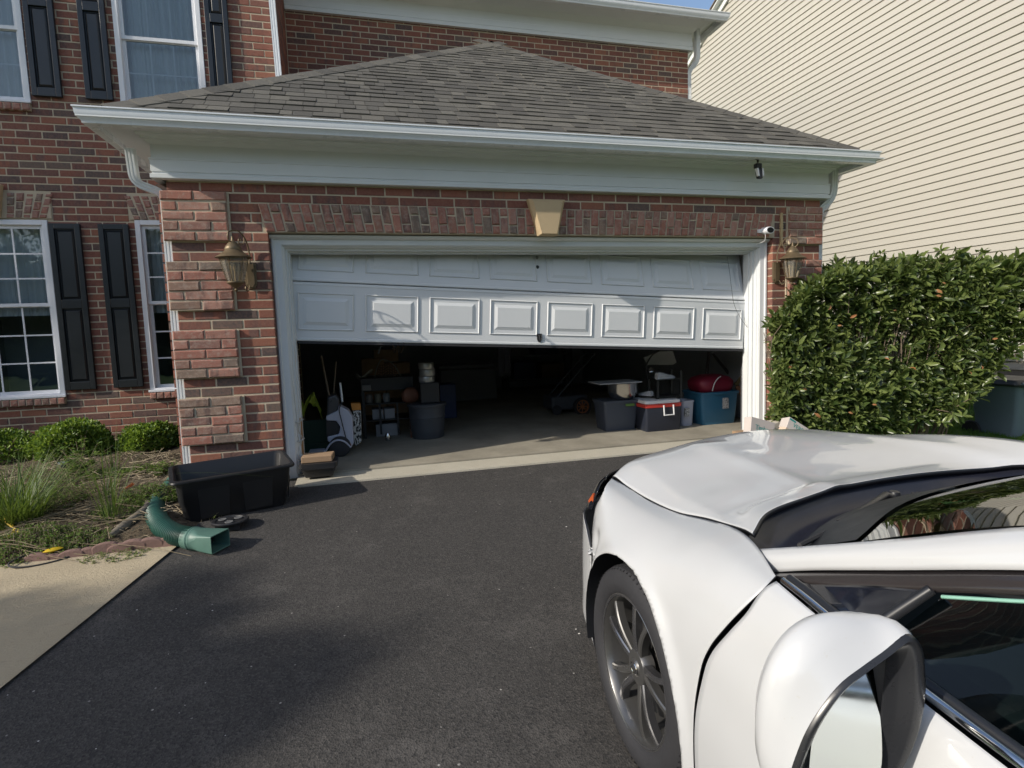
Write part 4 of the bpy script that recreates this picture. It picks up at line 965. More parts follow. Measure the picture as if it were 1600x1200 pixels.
# tall white sack printed in black, with orange top
Yc = .80; T = thing('printed_sack', 'tall white sack with black lettering and an orange top band', 'sack', (.62,Yc,-.09))
t = NT('sack_print'); v = t.coord('World'); vv = t.noise(t.coord('World', (60,60,26)), 1.0, 2, .6); c = t.mix(t.ramp(vv, [(.49,(0,0,0)),(.51,(1,1,1))]), (.02,.02,.02), (.58,.58,.56)); SACK = t.pbr(c, .6)
m = M(); m.prism(poly([(551,641),(564,641),(565,690),(556,697),(550,680)], Yc), Yc-.02, Yc+.12); bevel(obj('sack_body', m, SACK, T), .01)
m = M(); m.prism(poly([(548,630),(563,630),(564,640),(550,641)], Yc), Yc-.022, Yc+.12); bevel(obj('orange_band', m, simple('orange_band', (.50,.20,.03), .5), T), .005)
# shovel handles against the left wall
for u0, v0, u1, v1, lb, r in ((502,556,515,622,'pale wooden shovel handle leaning behind the white machine', .011), (525,565,521,618,'thin dark broom handle leaning beside the pale shovel', .008)):
    m = M(); m.tube([P_(u0,v0,1.2), P_(u1,v1,1.1), P_(u1+8,v1+70,1.1)], r, 8); tag(obj('broom' if 'broom' in lb else 'shovel', m, simple('worn_wood', (.26,.20,.15), .7), sm=60), lb, 'tool handle')
# yellow-green vest
Yc = .75; m = M(); G = []
for i in range(15):
    u = 468+34*i/14; row = []
    for j in range(8):
        vtop = 622+10*math.sin(i*.55)+max(0, i-9)*1.6; row.append(tuple(P_(u+math.sin(j+i)*1.2, vtop+j*(2.2+1.2*math.sin(i*.9)), Yc+.03*math.sin(i*1.1+j*.7))))
    G.append(row)
m.grid(G); o = obj('safety_vest', m, simple('hi_vis_yellow', (.30,.34,.03), .7), fix=False, sm=60); o.modifiers.new('s','SOLIDIFY').thickness = .006
tag(o, 'crumpled yellow-green safety vest hanging at the left wall', 'vest')
# green crate bits under the vest
m = M(); a = P_(484,690,.95); m.box(-.40,.20,.90,1.25,-.09,.0); m.box(-.40,.20,.90,.93,.0,.26); m.box(-.40,-.37,.90,1.25,.0,.26); m.box(.17,.20,.90,1.25,.0,.26); tag(bevel(obj('green_crate', m, simple('green_crate', (.02,.06,.04), .5)), .006), 'dark green open crate below the safety vest', 'crate')
# black tool bench with shelves
Yc = 1.45; T = thing('tool_bench', 'black steel tool bench with open lower shelves and clutter', 'bench', (.95,Yc,-.09))
BST = simple('black_steel', (.020,.021,.023), .45, .3)
a, b = P_(566,640,Yc), P_(648,640,Yc); x0, x1 = a.x, b.x; zt = P_(600,590,Yc).z
m = M(); m.box(x0,x1,Yc,Yc+.5,zt-.16,zt); bevel(obj('bench_chest', m, BST, T), .006)
me = None
for (xx, yy) in ((x0+.02,Yc+.02),(x1-.02,Yc+.02),(x0+.02,Yc+.48),(x1-.02,Yc+.48)):
    m = M(); m.box(xx-.018,xx+.018,yy-.018,yy+.018,-.09,zt-.16); obj('leg', m, BST, T)
for zz in (.13, .33):
    m = M(); m.box(x0,x1,Yc+.005,Yc+.495,zz-.012,zz); obj('shelf', m, BST, T)
for k in range(2):
    xx = x0+(x1-x0)*(k+1)/3; m = M(); m.box(xx-.012,xx+.012,Yc-.004,Yc+.016,-.05,.33); obj('divider', m, BST, T)
lb = ['left','middle','right']
for k in range(3):
    u = 578+13.5*k; p = P_(u, 645, Yc+.12); m = M(); m.lathe([(0,0),(.042,0),(.045,.01),(.045,.085),(.036,.095),(.036,.11),(0,.11)], (p.x,Yc+.12,.331), 16); tag(obj('glass_jar', m, simple('dusty_jar%d'%k, ((.13,.12,.11),(.16,.15,.11),(.17,.18,.18))[k], .3), sm=40), 'small dusty jar on the upper bench shelf, %s of three'%lb[k], 'jar', 'jars on the bench shelf')
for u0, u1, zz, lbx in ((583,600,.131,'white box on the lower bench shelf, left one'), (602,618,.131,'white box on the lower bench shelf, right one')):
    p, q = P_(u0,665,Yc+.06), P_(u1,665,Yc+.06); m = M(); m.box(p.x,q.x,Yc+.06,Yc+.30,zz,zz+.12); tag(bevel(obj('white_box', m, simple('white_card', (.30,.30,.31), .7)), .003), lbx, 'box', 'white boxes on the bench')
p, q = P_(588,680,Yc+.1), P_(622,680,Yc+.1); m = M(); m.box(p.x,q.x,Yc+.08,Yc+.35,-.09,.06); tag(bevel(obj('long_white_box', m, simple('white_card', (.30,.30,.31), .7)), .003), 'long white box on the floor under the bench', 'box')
# clutter on the bench: folded net frame and papers
T = thing('landing_net', 'wire framed net bag lying on top of the black bench', 'net', (x0+.3,Yc+.2,zt))
m = M(); m.tube(curve3([P_(585,590,Yc+.1),P_(590,572,Yc+.1),P_(597,562,Yc+.1),P_(612,567,Yc+.1),P_(622,580,Yc+.1),P_(628,595,Yc+.1),P_(626,612,Yc+.1)],6), .006, 6); obj('net_hoop', m, simple('grey_wire', (.22,.22,.2), .5), T, sm=60)
m = M(); G = [[tuple(P_(590+30*i/8, 568+24*j/6+3*math.sin(i), Yc+.12+.03*math.sin(i+j))) for j in range(7)] for i in range(9)]; m.grid(G)
o = obj('net_mesh', m, simple('brown_net', (.13,.08,.06), .9), T, fix=False); w = o.modifiers.new('w','WIREFRAME'); w.thickness = .012
m = M(); G = [[tuple(P_(556+26*i/6, 583+6*math.sin(i*.8)+6*j/3, Yc+.05+.04*j)) for j in range(4)] for i in range(7)]; m.grid(G); o = obj('folded_cloth', m, simple('pale_cloth', (.26,.25,.22), .9), fix=False, sm=60); o.modifiers.new('s','SOLIDIFY').thickness = .006; tag(o, 'pale folded cloth at the left end of the black bench', 'cloth')
m = M(); p = P_(577,604,Yc-.03); m.box(p.x-.09,p.x+.02,Yc-.045,Yc-.012,p.z-.05,p.z+.02); tag(bevel(obj('grey_pouch', m, simple('grey_fabric', (.16,.16,.16), .8)), .008), 'small grey pouch hanging on the bench front', 'pouch')
m = M(); a = P_(606,685,Yc-.25); m.lathe([(0,0),(.03,.0),(.035,.05),(.02,.09),(0,.09)], (a.x,Yc-.25,-.088), 12); tag(obj('steel_can', m, STEEL, sm=40), 'shiny steel can on the floor in front of the bench', 'can')
# black rubbish barrel, a black box and silver tins on top
Yc = 1.25; c0 = P_(668, 660, Yc); rb = (P_(698,640,Yc).x-P_(640,640,Yc).x)/2; zt = P_(668,633,Yc-.2).z
T = thing('rubbish_barrel', 'big round black rubbish barrel standing inside the garage', 'barrel', (c0.x,Yc,-.09))
m = M(); H = zt+.09; m.lathe([(0,0),(rb*.82,0),(rb*.86,.02),(rb*.93,H*.6),(rb*.97,H*.62),(rb*.95,H*.66),(rb*.98,H*.92),(rb*1.06,H*.93),(rb*1.06,H),(rb*.98,H),(rb*.9,H*.2),(0,H*.15)], (c0.x,Yc,-.09), 36); obj('barrel_body', m, GREYP, T, sm=35)
m = M(); m.lathe([(0,H+.01),(rb*.95,H+.006),(rb*1.0,H-.01)], (c0.x,Yc,-.09), 36); obj('barrel_lid', m, GREYP, T, sm=35)
zb = zt+.012; p, q = P_(655,600,Yc), P_(684,600,Yc); m = M(); zt2 = P_(668,597,Yc).z; m.box(p.x,q.x,Yc-.12,Yc+.14,zb,zt2); tag(bevel(obj('black_box', m, BLK), .01), 'black box standing on the rubbish barrel', 'box')
for k, lbx in enumerate(('lowest','middle','topmost')):
    m = M(); hh = (P_(665,566,Yc).z-zt2)/3; rr_ = (P_(679,580,Yc).x-P_(654,580,Yc).x)/2
    m.lathe([(0,0),(rr_*.97,0),(rr_,.006),(rr_,hh-.012),(rr_*.96,hh-.004),(0,hh-.003)], (P_(666,580,Yc).x+.01*(k==1),Yc,zt2+k*hh), 26); tag(obj('silver_tin', m, simple('silver_tin', (.42,.42,.42), .35, .6), sm=35), 'round silver tin on the black box, %s of the stack'%lbx, 'tin', 'stack of silver tins')
# brown leather bag between bench and barrel
Yc = 1.30; m = M(); c0 = P_(641,617,Yc); rings(m, [ring(c0.x,Yc,.10*s_,.05*s_,c0.z-.09+h,.04*s_,4,.3) for s_, h in ((.6,0),(1,.03),(1.1,.09),(.9,.14),(.4,.18))], 0, True, True); m.box(c0.x-.02,c0.x+.02,Yc-.02,Yc+.02,-.09,c0.z-.05); tag(obj('leather_bag', m, simple('brown_leather', (.14,.055,.03), .6, var=.3), sm=60), 'brown leather bag beside the rubbish barrel', 'bag')
# pale chest freezer at the back and hanging sheet
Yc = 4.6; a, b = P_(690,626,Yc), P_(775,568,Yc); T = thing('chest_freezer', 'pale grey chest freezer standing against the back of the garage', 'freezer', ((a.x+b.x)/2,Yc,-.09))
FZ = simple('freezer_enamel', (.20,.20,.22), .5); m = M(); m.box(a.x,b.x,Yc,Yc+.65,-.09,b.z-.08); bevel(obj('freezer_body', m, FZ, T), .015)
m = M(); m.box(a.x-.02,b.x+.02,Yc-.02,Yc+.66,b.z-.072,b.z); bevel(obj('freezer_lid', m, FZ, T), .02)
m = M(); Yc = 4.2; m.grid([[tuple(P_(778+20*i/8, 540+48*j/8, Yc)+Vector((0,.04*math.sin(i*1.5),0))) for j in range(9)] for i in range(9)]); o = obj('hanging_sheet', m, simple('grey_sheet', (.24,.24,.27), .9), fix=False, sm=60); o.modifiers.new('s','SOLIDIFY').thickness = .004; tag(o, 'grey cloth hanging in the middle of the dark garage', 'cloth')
# blue crate near the freezer
Yc = 2.6; a, b = P_(688,632,Yc), P_(712,600,Yc); m = M(); m.box(a.x,b.x,Yc,Yc+.3,-.09,b.z); tag(bevel(obj('blue_bin', m, simple('navy_plastic', (.02,.035,.11), .45)), .012), 'navy blue storage bin behind the rubbish barrel', 'bin')
# cardboard boxes and a shelf rack in the dark behind
for k, (u0, u1, v0, v1, y, lb) in enumerate(((566,600,590,560,3.2,'dim brown carton behind the bench, left one'),(603,640,592,566,3.3,'dim brown carton behind the bench, right one'),(585,622,566,546,3.3,'dim brown carton on top of the two behind the bench'))):
    a, b = P_(u0,v0,y), P_(u1,v1,y); m = M(); m.box(a.x,b.x,y,y+.35,a.z if k == 2 else -.09,b.z); tag(bevel(obj('storage_carton', m, KRAFT), .005), lb, 'box')
T = thing('shelf_rack', 'grey metal shelf rack against the far garage wall, left of centre', 'shelf', (4.2,5.9,-.09)); RK = simple('rack_metal', (.16,.165,.18), .5, .4)
for xx in (3.5,4.9):
    for yy in (5.75,6.2): m = M(); m.box(xx-.02,xx+.02,yy-.02,yy+.02,-.09,1.9); obj('post', m, RK, T)
for zz in (.1,.6,1.1,1.6): m = M(); m.box(3.5,4.9,5.73,6.22,zz,zz+.03); obj('shelf', m, RK, T)
for k, (xx, zz, w, h, c) in enumerate(((3.65,.13,.45,.35,(.10,.12,.2)),(4.25,.13,.5,.3,(.22,.15,.1)),(3.6,.63,.35,.3,(.2,.2,.2)),(4.1,.63,.55,.38,(.08,.1,.12)),(3.7,1.13,.6,.3,(.25,.18,.12)),(4.45,1.13,.35,.35,(.18,.18,.2)))):
    m = M(); m.box(xx,xx+w,5.78,6.15,zz+.001,zz+h); tag(bevel(obj('storage_box', m, simple('box_%d'%k, c, .7)), .01), 'box on the far shelf rack, %s'%('bottom left','bottom right','second shelf left','second shelf right','third shelf left','third shelf right')[k], 'box')
# lawn mower with an orange spoked wheel
Yc = 2.1; w = P_(910,635,Yc); rw = (P_(920,635,Yc).x-P_(900,635,Yc).x)/2
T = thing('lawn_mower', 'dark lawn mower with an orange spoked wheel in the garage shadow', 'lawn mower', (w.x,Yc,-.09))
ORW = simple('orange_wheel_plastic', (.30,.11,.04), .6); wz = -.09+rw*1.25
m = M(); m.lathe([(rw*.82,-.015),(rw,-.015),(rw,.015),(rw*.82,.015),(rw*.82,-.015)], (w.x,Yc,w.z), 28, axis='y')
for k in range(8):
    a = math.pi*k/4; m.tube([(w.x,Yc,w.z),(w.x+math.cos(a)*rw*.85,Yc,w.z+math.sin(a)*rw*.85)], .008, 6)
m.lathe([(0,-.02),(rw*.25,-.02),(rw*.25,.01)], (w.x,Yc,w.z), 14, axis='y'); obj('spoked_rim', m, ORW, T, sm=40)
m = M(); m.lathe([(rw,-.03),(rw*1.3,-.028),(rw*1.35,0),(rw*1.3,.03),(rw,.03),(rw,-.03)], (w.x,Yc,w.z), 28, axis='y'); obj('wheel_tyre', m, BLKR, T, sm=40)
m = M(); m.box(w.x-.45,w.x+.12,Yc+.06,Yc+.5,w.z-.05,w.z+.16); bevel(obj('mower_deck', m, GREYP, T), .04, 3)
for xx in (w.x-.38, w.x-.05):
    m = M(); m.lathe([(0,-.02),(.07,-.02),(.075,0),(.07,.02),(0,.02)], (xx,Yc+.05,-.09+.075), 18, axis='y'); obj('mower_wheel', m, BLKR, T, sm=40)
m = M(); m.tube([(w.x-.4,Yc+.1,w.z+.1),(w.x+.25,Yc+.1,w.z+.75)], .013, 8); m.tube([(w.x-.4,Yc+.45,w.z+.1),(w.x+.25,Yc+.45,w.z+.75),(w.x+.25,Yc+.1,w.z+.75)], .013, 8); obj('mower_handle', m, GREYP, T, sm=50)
# steel bottle
Yc = 1.0; p = P_(939,660,Yc); m = M(); m.lathe([(0,0),(.045,0),(.05,.01),(.048,.02),(.048,.24),(.052,.25),(.052,.27),(.045,.275),(.06,.285),(.055,.31),(.02,.315),(0,.315)], (p.x,Yc,-.09), 20); tag(obj('steel_canister', m, simple('dull_steel', (.35,.35,.36), .3, .7), sm=35), 'tall steel canister on the garage floor beside the grey tote', 'canister')
# right-hand row of bins
def tote(name, label, cat, u0, u1, vt, Yc, depth, mat, lidmat=None, rot=0.0, z0=-.09, rim=True):
    a, b = P_(u0,vt,Yc), P_(u1,vt,Yc); hx = (b.x-a.x)/2; cx = (a.x+b.x)/2; zt = (a.z+b.z)/2; cy = Yc+depth/2
    T = thing(name, label, cat, (cx,cy,z0)); m = M(); H = zt-z0
    rg = lambda s, h, r=.04: ring(cx, cy, hx*s, depth/2*s, z0+h, r, 4, rot)
    L = [rg(.84,0), rg(.86,.01), rg(.93,H*.55), rg(.97,H*.93)]
    L += [rg(1.02,H*.93), rg(1.03,H*.95), rg(1.03,H*.99), rg(1.0,H)] if rim else [rg(.99,H)]
    L += [rg(.93,H), rg(.90,H*.9), rg(.82,.03)]
    rings(m, L, 0, True, True); obj('bin_shell', m, mat, T, sm=35); return T, cx, cy, hx, zt
GT = simple('slate_tote_plastic', (.055,.065,.085), .5, var=.1)
T, cx, cy, hx, zt = tote('grey_tote', 'dark slate storage tote under the steel basin', 'storage tote', 944, 999, 628, .62, .36, GT)
m = M(); rings(m, [ring(cx,cy,hx*1.04,.19,zt-.006,.04,4), ring(cx,cy,hx*1.04,.19,zt+.015,.04,4)], 0, True, True); obj('tote_lid', m, GT, T, sm=35)
a = P_(978,630,.605); m = M(); m.box(a.x,a.x+.11,.600,.612,zt-.055,zt-.025); obj('green_sticker', m, simple('green_sticker', (.10,.19,.04), .6), T)
# steel basin and board on it
a, b = P_(953,600,.70), P_(998,600,.70); r = (b.x-a.x)/2; bx_ = (a.x+b.x)/2; z1 = zt+.016
m = M(); zt3 = P_(975,598,.70).z; m.lathe([(0,0),(r*.55,0),(r*.75,.02),(r*.95,.09),(r,zt3-z1-.01),(r*1.06,zt3-z1),(r*1.05,zt3-z1+.004),(r*.97,zt3-z1-.012),(r*.9,.09),(0,.01)], (bx_,.76,z1), 40); tag(obj('steel_basin', m, STEEL, sm=50), 'shiny steel basin standing on the slate tote', 'basin')
m = M(); p, q = P_(934,602,.62), P_(1000,596,.62); m.hexa([(p.x,.56,zt3+.006),(q.x,.56,zt3+.006),(q.x,.92,zt3+.006),(p.x,.92,zt3+.006),(p.x,.56,zt3+.018),(q.x,.56,zt3+.018),(q.x,.92,zt3+.018),(p.x,.92,zt3+.018)]); tag(bevel(obj('flat_board', m, simple('grey_board', (.33,.34,.35), .6)), .002), 'thin grey board lying across the steel basin', 'board')
# cooler with red and white lid
a, b = P_(1008,634,.42), P_(1064,634,.42); x0, x1 = a.x, b.x; y0 = .40; y1 = .82; zt = P_(1035,634,.42).z
T = thing('ice_cooler', 'dark navy ice cooler with red rim and white lid', 'cooler', ((x0+x1)/2,(y0+y1)/2,-.09))
NV = simple('navy_cooler_plastic', (.018,.022,.035), .45)
m = M(); rings(m, [ring((x0+x1)/2,(y0+y1)/2,(x1-x0)/2*s_,(y1-y0)/2*s_,z,.03,4) for s_, z in ((.93,-.09),(.95,-.08),(1,zt-.02))], 0, True, True); obj('cooler_body', m, NV, T, sm=35)
m = M(); rings(m, [ring((x0+x1)/2,(y0+y1)/2,(x1-x0)/2*s_,(y1-y0)/2*s_,z,.035,4) for s_, z in ((1.0,zt-.018),(1.03,zt-.01),(1.03,zt+.022),(1.0,zt+.028))], 0, True, True); obj('red_rim', m, simple('red_cooler_plastic', (.45,.04,.03), .4), T, sm=35)
m = M(); rings(m, [ring((x0+x1)/2,(y0+y1)/2,(x1-x0)/2*s_,(y1-y0)/2*s_,z,.035,4) for s_, z in ((.97,zt+.029),(.98,zt+.035),(.96,zt+.065),(.88,zt+.07))], 0, True, True); obj('white_lid', m, simple('white_cooler_lid', (.60,.60,.60), .4), T, sm=35)
p, q = P_(1037,636,.39), P_(1052,636,.39); m = M(); zb = P_(1044,648,.39).z
m.tube([(p.x,.385,zt+.01),(p.x,.375,zb),(q.x,.375,zb),(q.x,.385,zt+.01)], .010, 6); obj('swing_handle', m, simple('white_handle', (.62,.62,.62), .4), T, sm=30)
ctop = zt+.071
# small black side stand on the cooler, shoes on it
a, b = P_(1026,595,.50), P_(1065,592,.50); T = thing('side_stand', 'small black open stand on top of the cooler', 'stand', ((a.x+b.x)/2,.6,ctop))
zt4 = P_(1045,592,.50).z
for xx in (a.x+.012, b.x-.012):
    for yy in (.50, .72):
        m = M(); m.box(xx-.014,xx+.014,yy-.012,yy+.012,ctop,zt4+(.09 if xx > a.x+.1 else 0)); obj('leg', m, BST, T)
for zz in (ctop+.03, zt4): m = M(); m.box(a.x,b.x,.49,.73,zz-.010,zz); obj('shelf', m, BST, T)
def shoe(x, y, z, s, lb, rot, mat, sole):
    T = thing('running_shoe', lb, 'shoe', (x,y,z), group='running shoes on the stand'); m = M(); c, sn = math.cos(rot), math.sin(rot)
    st = [(-.13,.030,.0,.075),(-.10,.036,.0,.080),(-.04,.034,.0,.070),(.02,.037,.0,.052),(.07,.042,.0,.040),(.115,.036,.0,.030),(.135,.018,.0,.022)]
    def build(mt, lo, hi, nm, sc=1.0):
        L = []
        for a, w, _, h in st:
            z0, z1 = (lo, hi) if nm == 'sole' else (lo, h); ww = w*sc
            L.append([(x+(a*c-b*sn)*s, y+(a*sn+b*c)*s, z+zz*s) for b, zz in ((-ww,z0),(ww,z0),(ww*1.02,z0+(z1-z0)*.5),(ww*.6,z1),(-ww*.6,z1),(-ww*1.02,z0+(z1-z0)*.5))])
        mm = M(); rings(mm, L, 0, True, True); obj(nm, mm, mt, T, sm=60)
    build(sole, 0, .022, 'sole', 1.05); build(mat, .020, 0, 'upper')
SHW = simple('grey_white_mesh', (.42,.43,.44), .8, var=.3, sc=60); SHS = simple('foam_sole', (.55,.55,.55), .6)
shoe((a.x+b.x)/2-.02, .56, zt4+.001, 1.0, 'grey and white running shoe at the front of the stand', .15, SHW, SHS); shoe((a.x+b.x)/2+.03, .67, zt4+.001, 1.0, 'grey running shoe at the back of the stand', .3, simple('dark_mesh', (.12,.12,.13), .8, var=.4, sc=50), SHS)
p = P_(1007,613,.75); shoe(p.x, .72, zt3+.03 if False else P_(1007,618,.72).z, .8, 'pale running shoe beside the stand on the boxes', 1.9, SHW, SHS)
m = M(); p0_, p1_ = P_(998,622,.8), P_(1028,619,.8); m.box(p0_.x,p1_.x-.02,.68,.98,-.09,P_(1007,619,.72).z); tag(bevel(obj('dark_carton', m, simple('dark_card', (.05,.045,.04), .8)), .005), 'dark carton between slate tote and cooler carrying a shoe', 'box')
# desk lamp with a white shade tilted
T = thing('desk_lamp', 'black goose-neck lamp with a bright bulb beside a tilted white panel', 'lamp', (a.x-.1,.8,.2)); Yc = .80
m = M(); m.tube(curve3([P_(1030,548,Yc),P_(1020,554,Yc),P_(1013,564,Yc),P_(1010,574,Yc),P_(1012,600,Yc+.02),P_(1012,622,Yc+.02)],6), .010, 8); obj('lamp_neck', m, BLK, T, sm=60)
p = P_(1017,577,Yc); m = M(); m.lathe([(0,.03),(.02,.025),(.045,.0),(.05,-.03),(.046,-.03),(0,-.0)], tuple(p), 20); obj('lamp_head', m, STEEL, T, sm=60)
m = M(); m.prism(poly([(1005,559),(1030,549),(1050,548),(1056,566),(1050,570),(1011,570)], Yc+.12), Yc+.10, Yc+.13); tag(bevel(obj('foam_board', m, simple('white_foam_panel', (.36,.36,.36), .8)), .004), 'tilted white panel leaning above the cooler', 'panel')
# white waste bin
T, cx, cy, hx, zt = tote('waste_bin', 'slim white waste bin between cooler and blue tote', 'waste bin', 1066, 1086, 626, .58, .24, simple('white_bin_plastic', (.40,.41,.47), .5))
a = P_(1070,638,.565); b = P_(1077,650,.565); m = M(); m.box(a.x,b.x,.556,.575,b.z,a.z); obj('printed_label', m, LAB, T)
# blue tote with red bag
BLU = simple('blue_tote_plastic', (.025,.115,.20), .42, var=.1)
T, cx, cy, hx, zt = tote('blue_tote', 'bright blue storage tote under the red bag at the right jamb', 'storage tote', 1096, 1156, 612, .50, .45, BLU)
a = P_(1131,622,.485); b = P_(1139,638,.485); m = M(); m.box(a.x,b.x,.492,.512,b.z,a.z); obj('paper_label', m, LAB, T)
m = M(); m.box(cx-.09,cx+.09,.478,.505,zt-.035,zt-.01); bevel(obj('tote_handle', m, BLU, T), .005)
m = M(); L = []
for s_, h in ((.6,-.05),(.95,0),(1.02,.06),(1.0,.12),(.85,.17),(.5,.20),(.1,.205)): L.append([(x_+.01*math.sin(7*x_+h*30), y_, z_) for x_, y_, z_ in ring(cx,cy,hx*.9*s_,.19*s_,zt+h,.10*s_,6)])
rings(m, L, 0, True, True); T = tag(obj('red_bag', m, simple('crimson_nylon', (.19,.012,.03), .5, var=.25, sc=9, bmp=.5, bsc=14), sm=70), 'stuffed crimson bag lying in the blue tote', 'bag')
m = M(); m.tube(curve3([P_(1113,611,.52),P_(1116,600,.50),P_(1121,592,.50),P_(1126,588,.52)],6), .007, 7); tag(obj('white_hook', m, simple('white_hook_plastic', (.62,.62,.62), .4), sm=60), 'curved white plastic handle sticking out of the blue tote', 'handle')
# board and planks at the right wall
for pts, y, lb, mt in (([(1148,600),(1160,586),(1163,588),(1152,604)], .7, 'pale wooden stick leaning at the right jamb', (.20,.16,.08)), ([(1150,605),(1155,603),(1168,618),(1168,632),(1160,622)], .55, 'brown cardboard sheet leaning at the right jamb', (.22,.11,.06)), ([(1103,585),(1107,550),(1110,550),(1107,586)], 1.0, 'dark broomstick leaning above the red bag', (.07,.06,.06)), ([(1112,552),(1116,552),(1142,584),(1138,585)], 1.1, 'slanted dark pole behind the red bag', (.06,.06,.06))):
    m = M(); m.prism(poly(pts, y), y, y+.02); tag(obj('leaning_stick' if 'cardboard' not in lb else 'cardboard_sheet', m, simple('stick_%d'%int(pts[0][0]), mt, .8)), lb, 'stick' if 'cardboard' not in lb else 'cardboard')
# hanging things behind the door top
for k, (u, v) in enumerate(((617,540),(626,543))):
    m = M(); m.tube(curve3([P_(u-4,535,1.9),P_(u-2,545,1.9),P_(u,551,1.88),P_(u+3,545,1.9),P_(u+6,534,1.9)],5), .012, 7); tag(obj('hanging_glove', m, simple('tan_glove', (.13,.10,.08), .9), sm=60), 'tan work glove hanging from the garage wall, %s one'%('left','right')[k], 'glove', 'pair of hanging gloves')
m = M(); m.tube([P_(595,540,1.9), P_(591,553,1.9)], .010, 7); tag(obj('hanging_trowel', m, simple('pale_metal', (.30,.33,.38), .4, .5), sm=60), 'pale metal trowel hanging left of the gloves', 'trowel')

# ============================================================ cartons at the right jamb
CARD = simple('white_carton', (.50,.45,.42), .7, var=.08, sc=9)
TEAL = simple('teal_ink', (.015,.22,.20), .7); 
def text(s, size, mat, M4, name, parent, ext=.0006):
    cu = bpy.data.curves.new(name, 'FONT'); cu.body = s; cu.size = size; cu.extrude = ext; cu.align_x = 'CENTER'; cu.align_y = 'CENTER'
    o = bpy.data.objects.new(name, cu); COL.objects.link(o); dg = bpy.context.evaluated_depsgraph_get(); me = bpy.data.meshes.new_from_object(o.evaluated_get(dg)); bpy.data.objects.remove(o)
    me.materials.clear(); me.materials.append(mat); o = bpy.data.objects.new(name, me); COL.objects.link(o); o.parent = parent; o.matrix_basis = M4; return o
def carton(label, c, size, rot, tx, stripes, tscale=.05, mat=CARD):
    T = thing('carton', label, 'carton', c, rot=rot, group='white cartons by the right jamb', world=False)
    hx, hy, hz = [s/2 for s in size]
    m = M(); m.box(-hx,hx,-hy,hy,-hz,hz); bevel(obj('carton_body', m, mat, T), .004)
    if tx: text(tx, tscale, TEAL, Matrix.Translation((0,-hy-.0012,.004))@Matrix.Rotation(math.pi/2,4,'X'), 'lettering', T)
    for (a, b, z0, z1) in stripes: m = M(); m.box(a*hx,b*hx,-hy-.0016,-hy-.0002,z0*hz,z1*hz); obj('teal_stripe', m, TEAL, T)
    return T
p = on(1188,670,1,-.62); carton('white carton with teal lettering nearest the jamb, tilted forward', (p.x,-.60,p.z-.010), (.33,.10,.20), (math.radians(-12),math.radians(17),math.radians(6)), 'Timber', [(-.5,.3,-.30,-.22)], .07)
p = on(1205,660,1,-.36); T2 = carton('open white carton lying flat against the brick column', (p.x,-.42,p.z-.012), (.30,.16,.075), (0,math.radians(-5),math.radians(4)), '', [(-1,-.75,-1,1)], .05, simple('cream_carton', (.52,.47,.40), .7))
p = on(1240,668,1,-.62); carton('white carton with teal lettering by the hedge, lying tilted', (p.x,-.62,p.z-.015), (.27,.12,.13), (math.radians(-18),math.radians(33),math.radians(-6)), 'VERS', [(-.95,-.35,.55,.85),(.0,.9,-.45,-.36)], .062)
p = on(1222,678,1,-.70); carton('small pale carton with brown print between the two larger cartons', (p.x,-.74,p.z-.0), (.13,.09,.11), (math.radians(-8),math.radians(38),0), '', [], .05, simple('peach_carton', (.55,.42,.32), .7))
m = M(); a = on(1150,668,1,-.28); m.box(a.x-.02,a.x+.16,-.42,-.24,-.085,-.02); tag(bevel(obj('brown_carton', m, KRAFT), .003), 'small brown carton on the threshold at the right jamb', 'box')
m = M(); a = on(1148,676,1,-.5); m.grid([[(a.x-.18+.09*i, -.62+.07*j+.02*i, gz(-.55)+.03+.012*((i*2+j*3)%3)) for j in range(4)] for i in range(5)]); o = obj('black_sheet', m, simple('black_film', (.012,.010,.018), .35), fix=False); o.modifiers.new('s','SOLIDIFY').thickness = .003; tag(o, 'crumpled black plastic sheet on the threshold, right', 'plastic sheet')
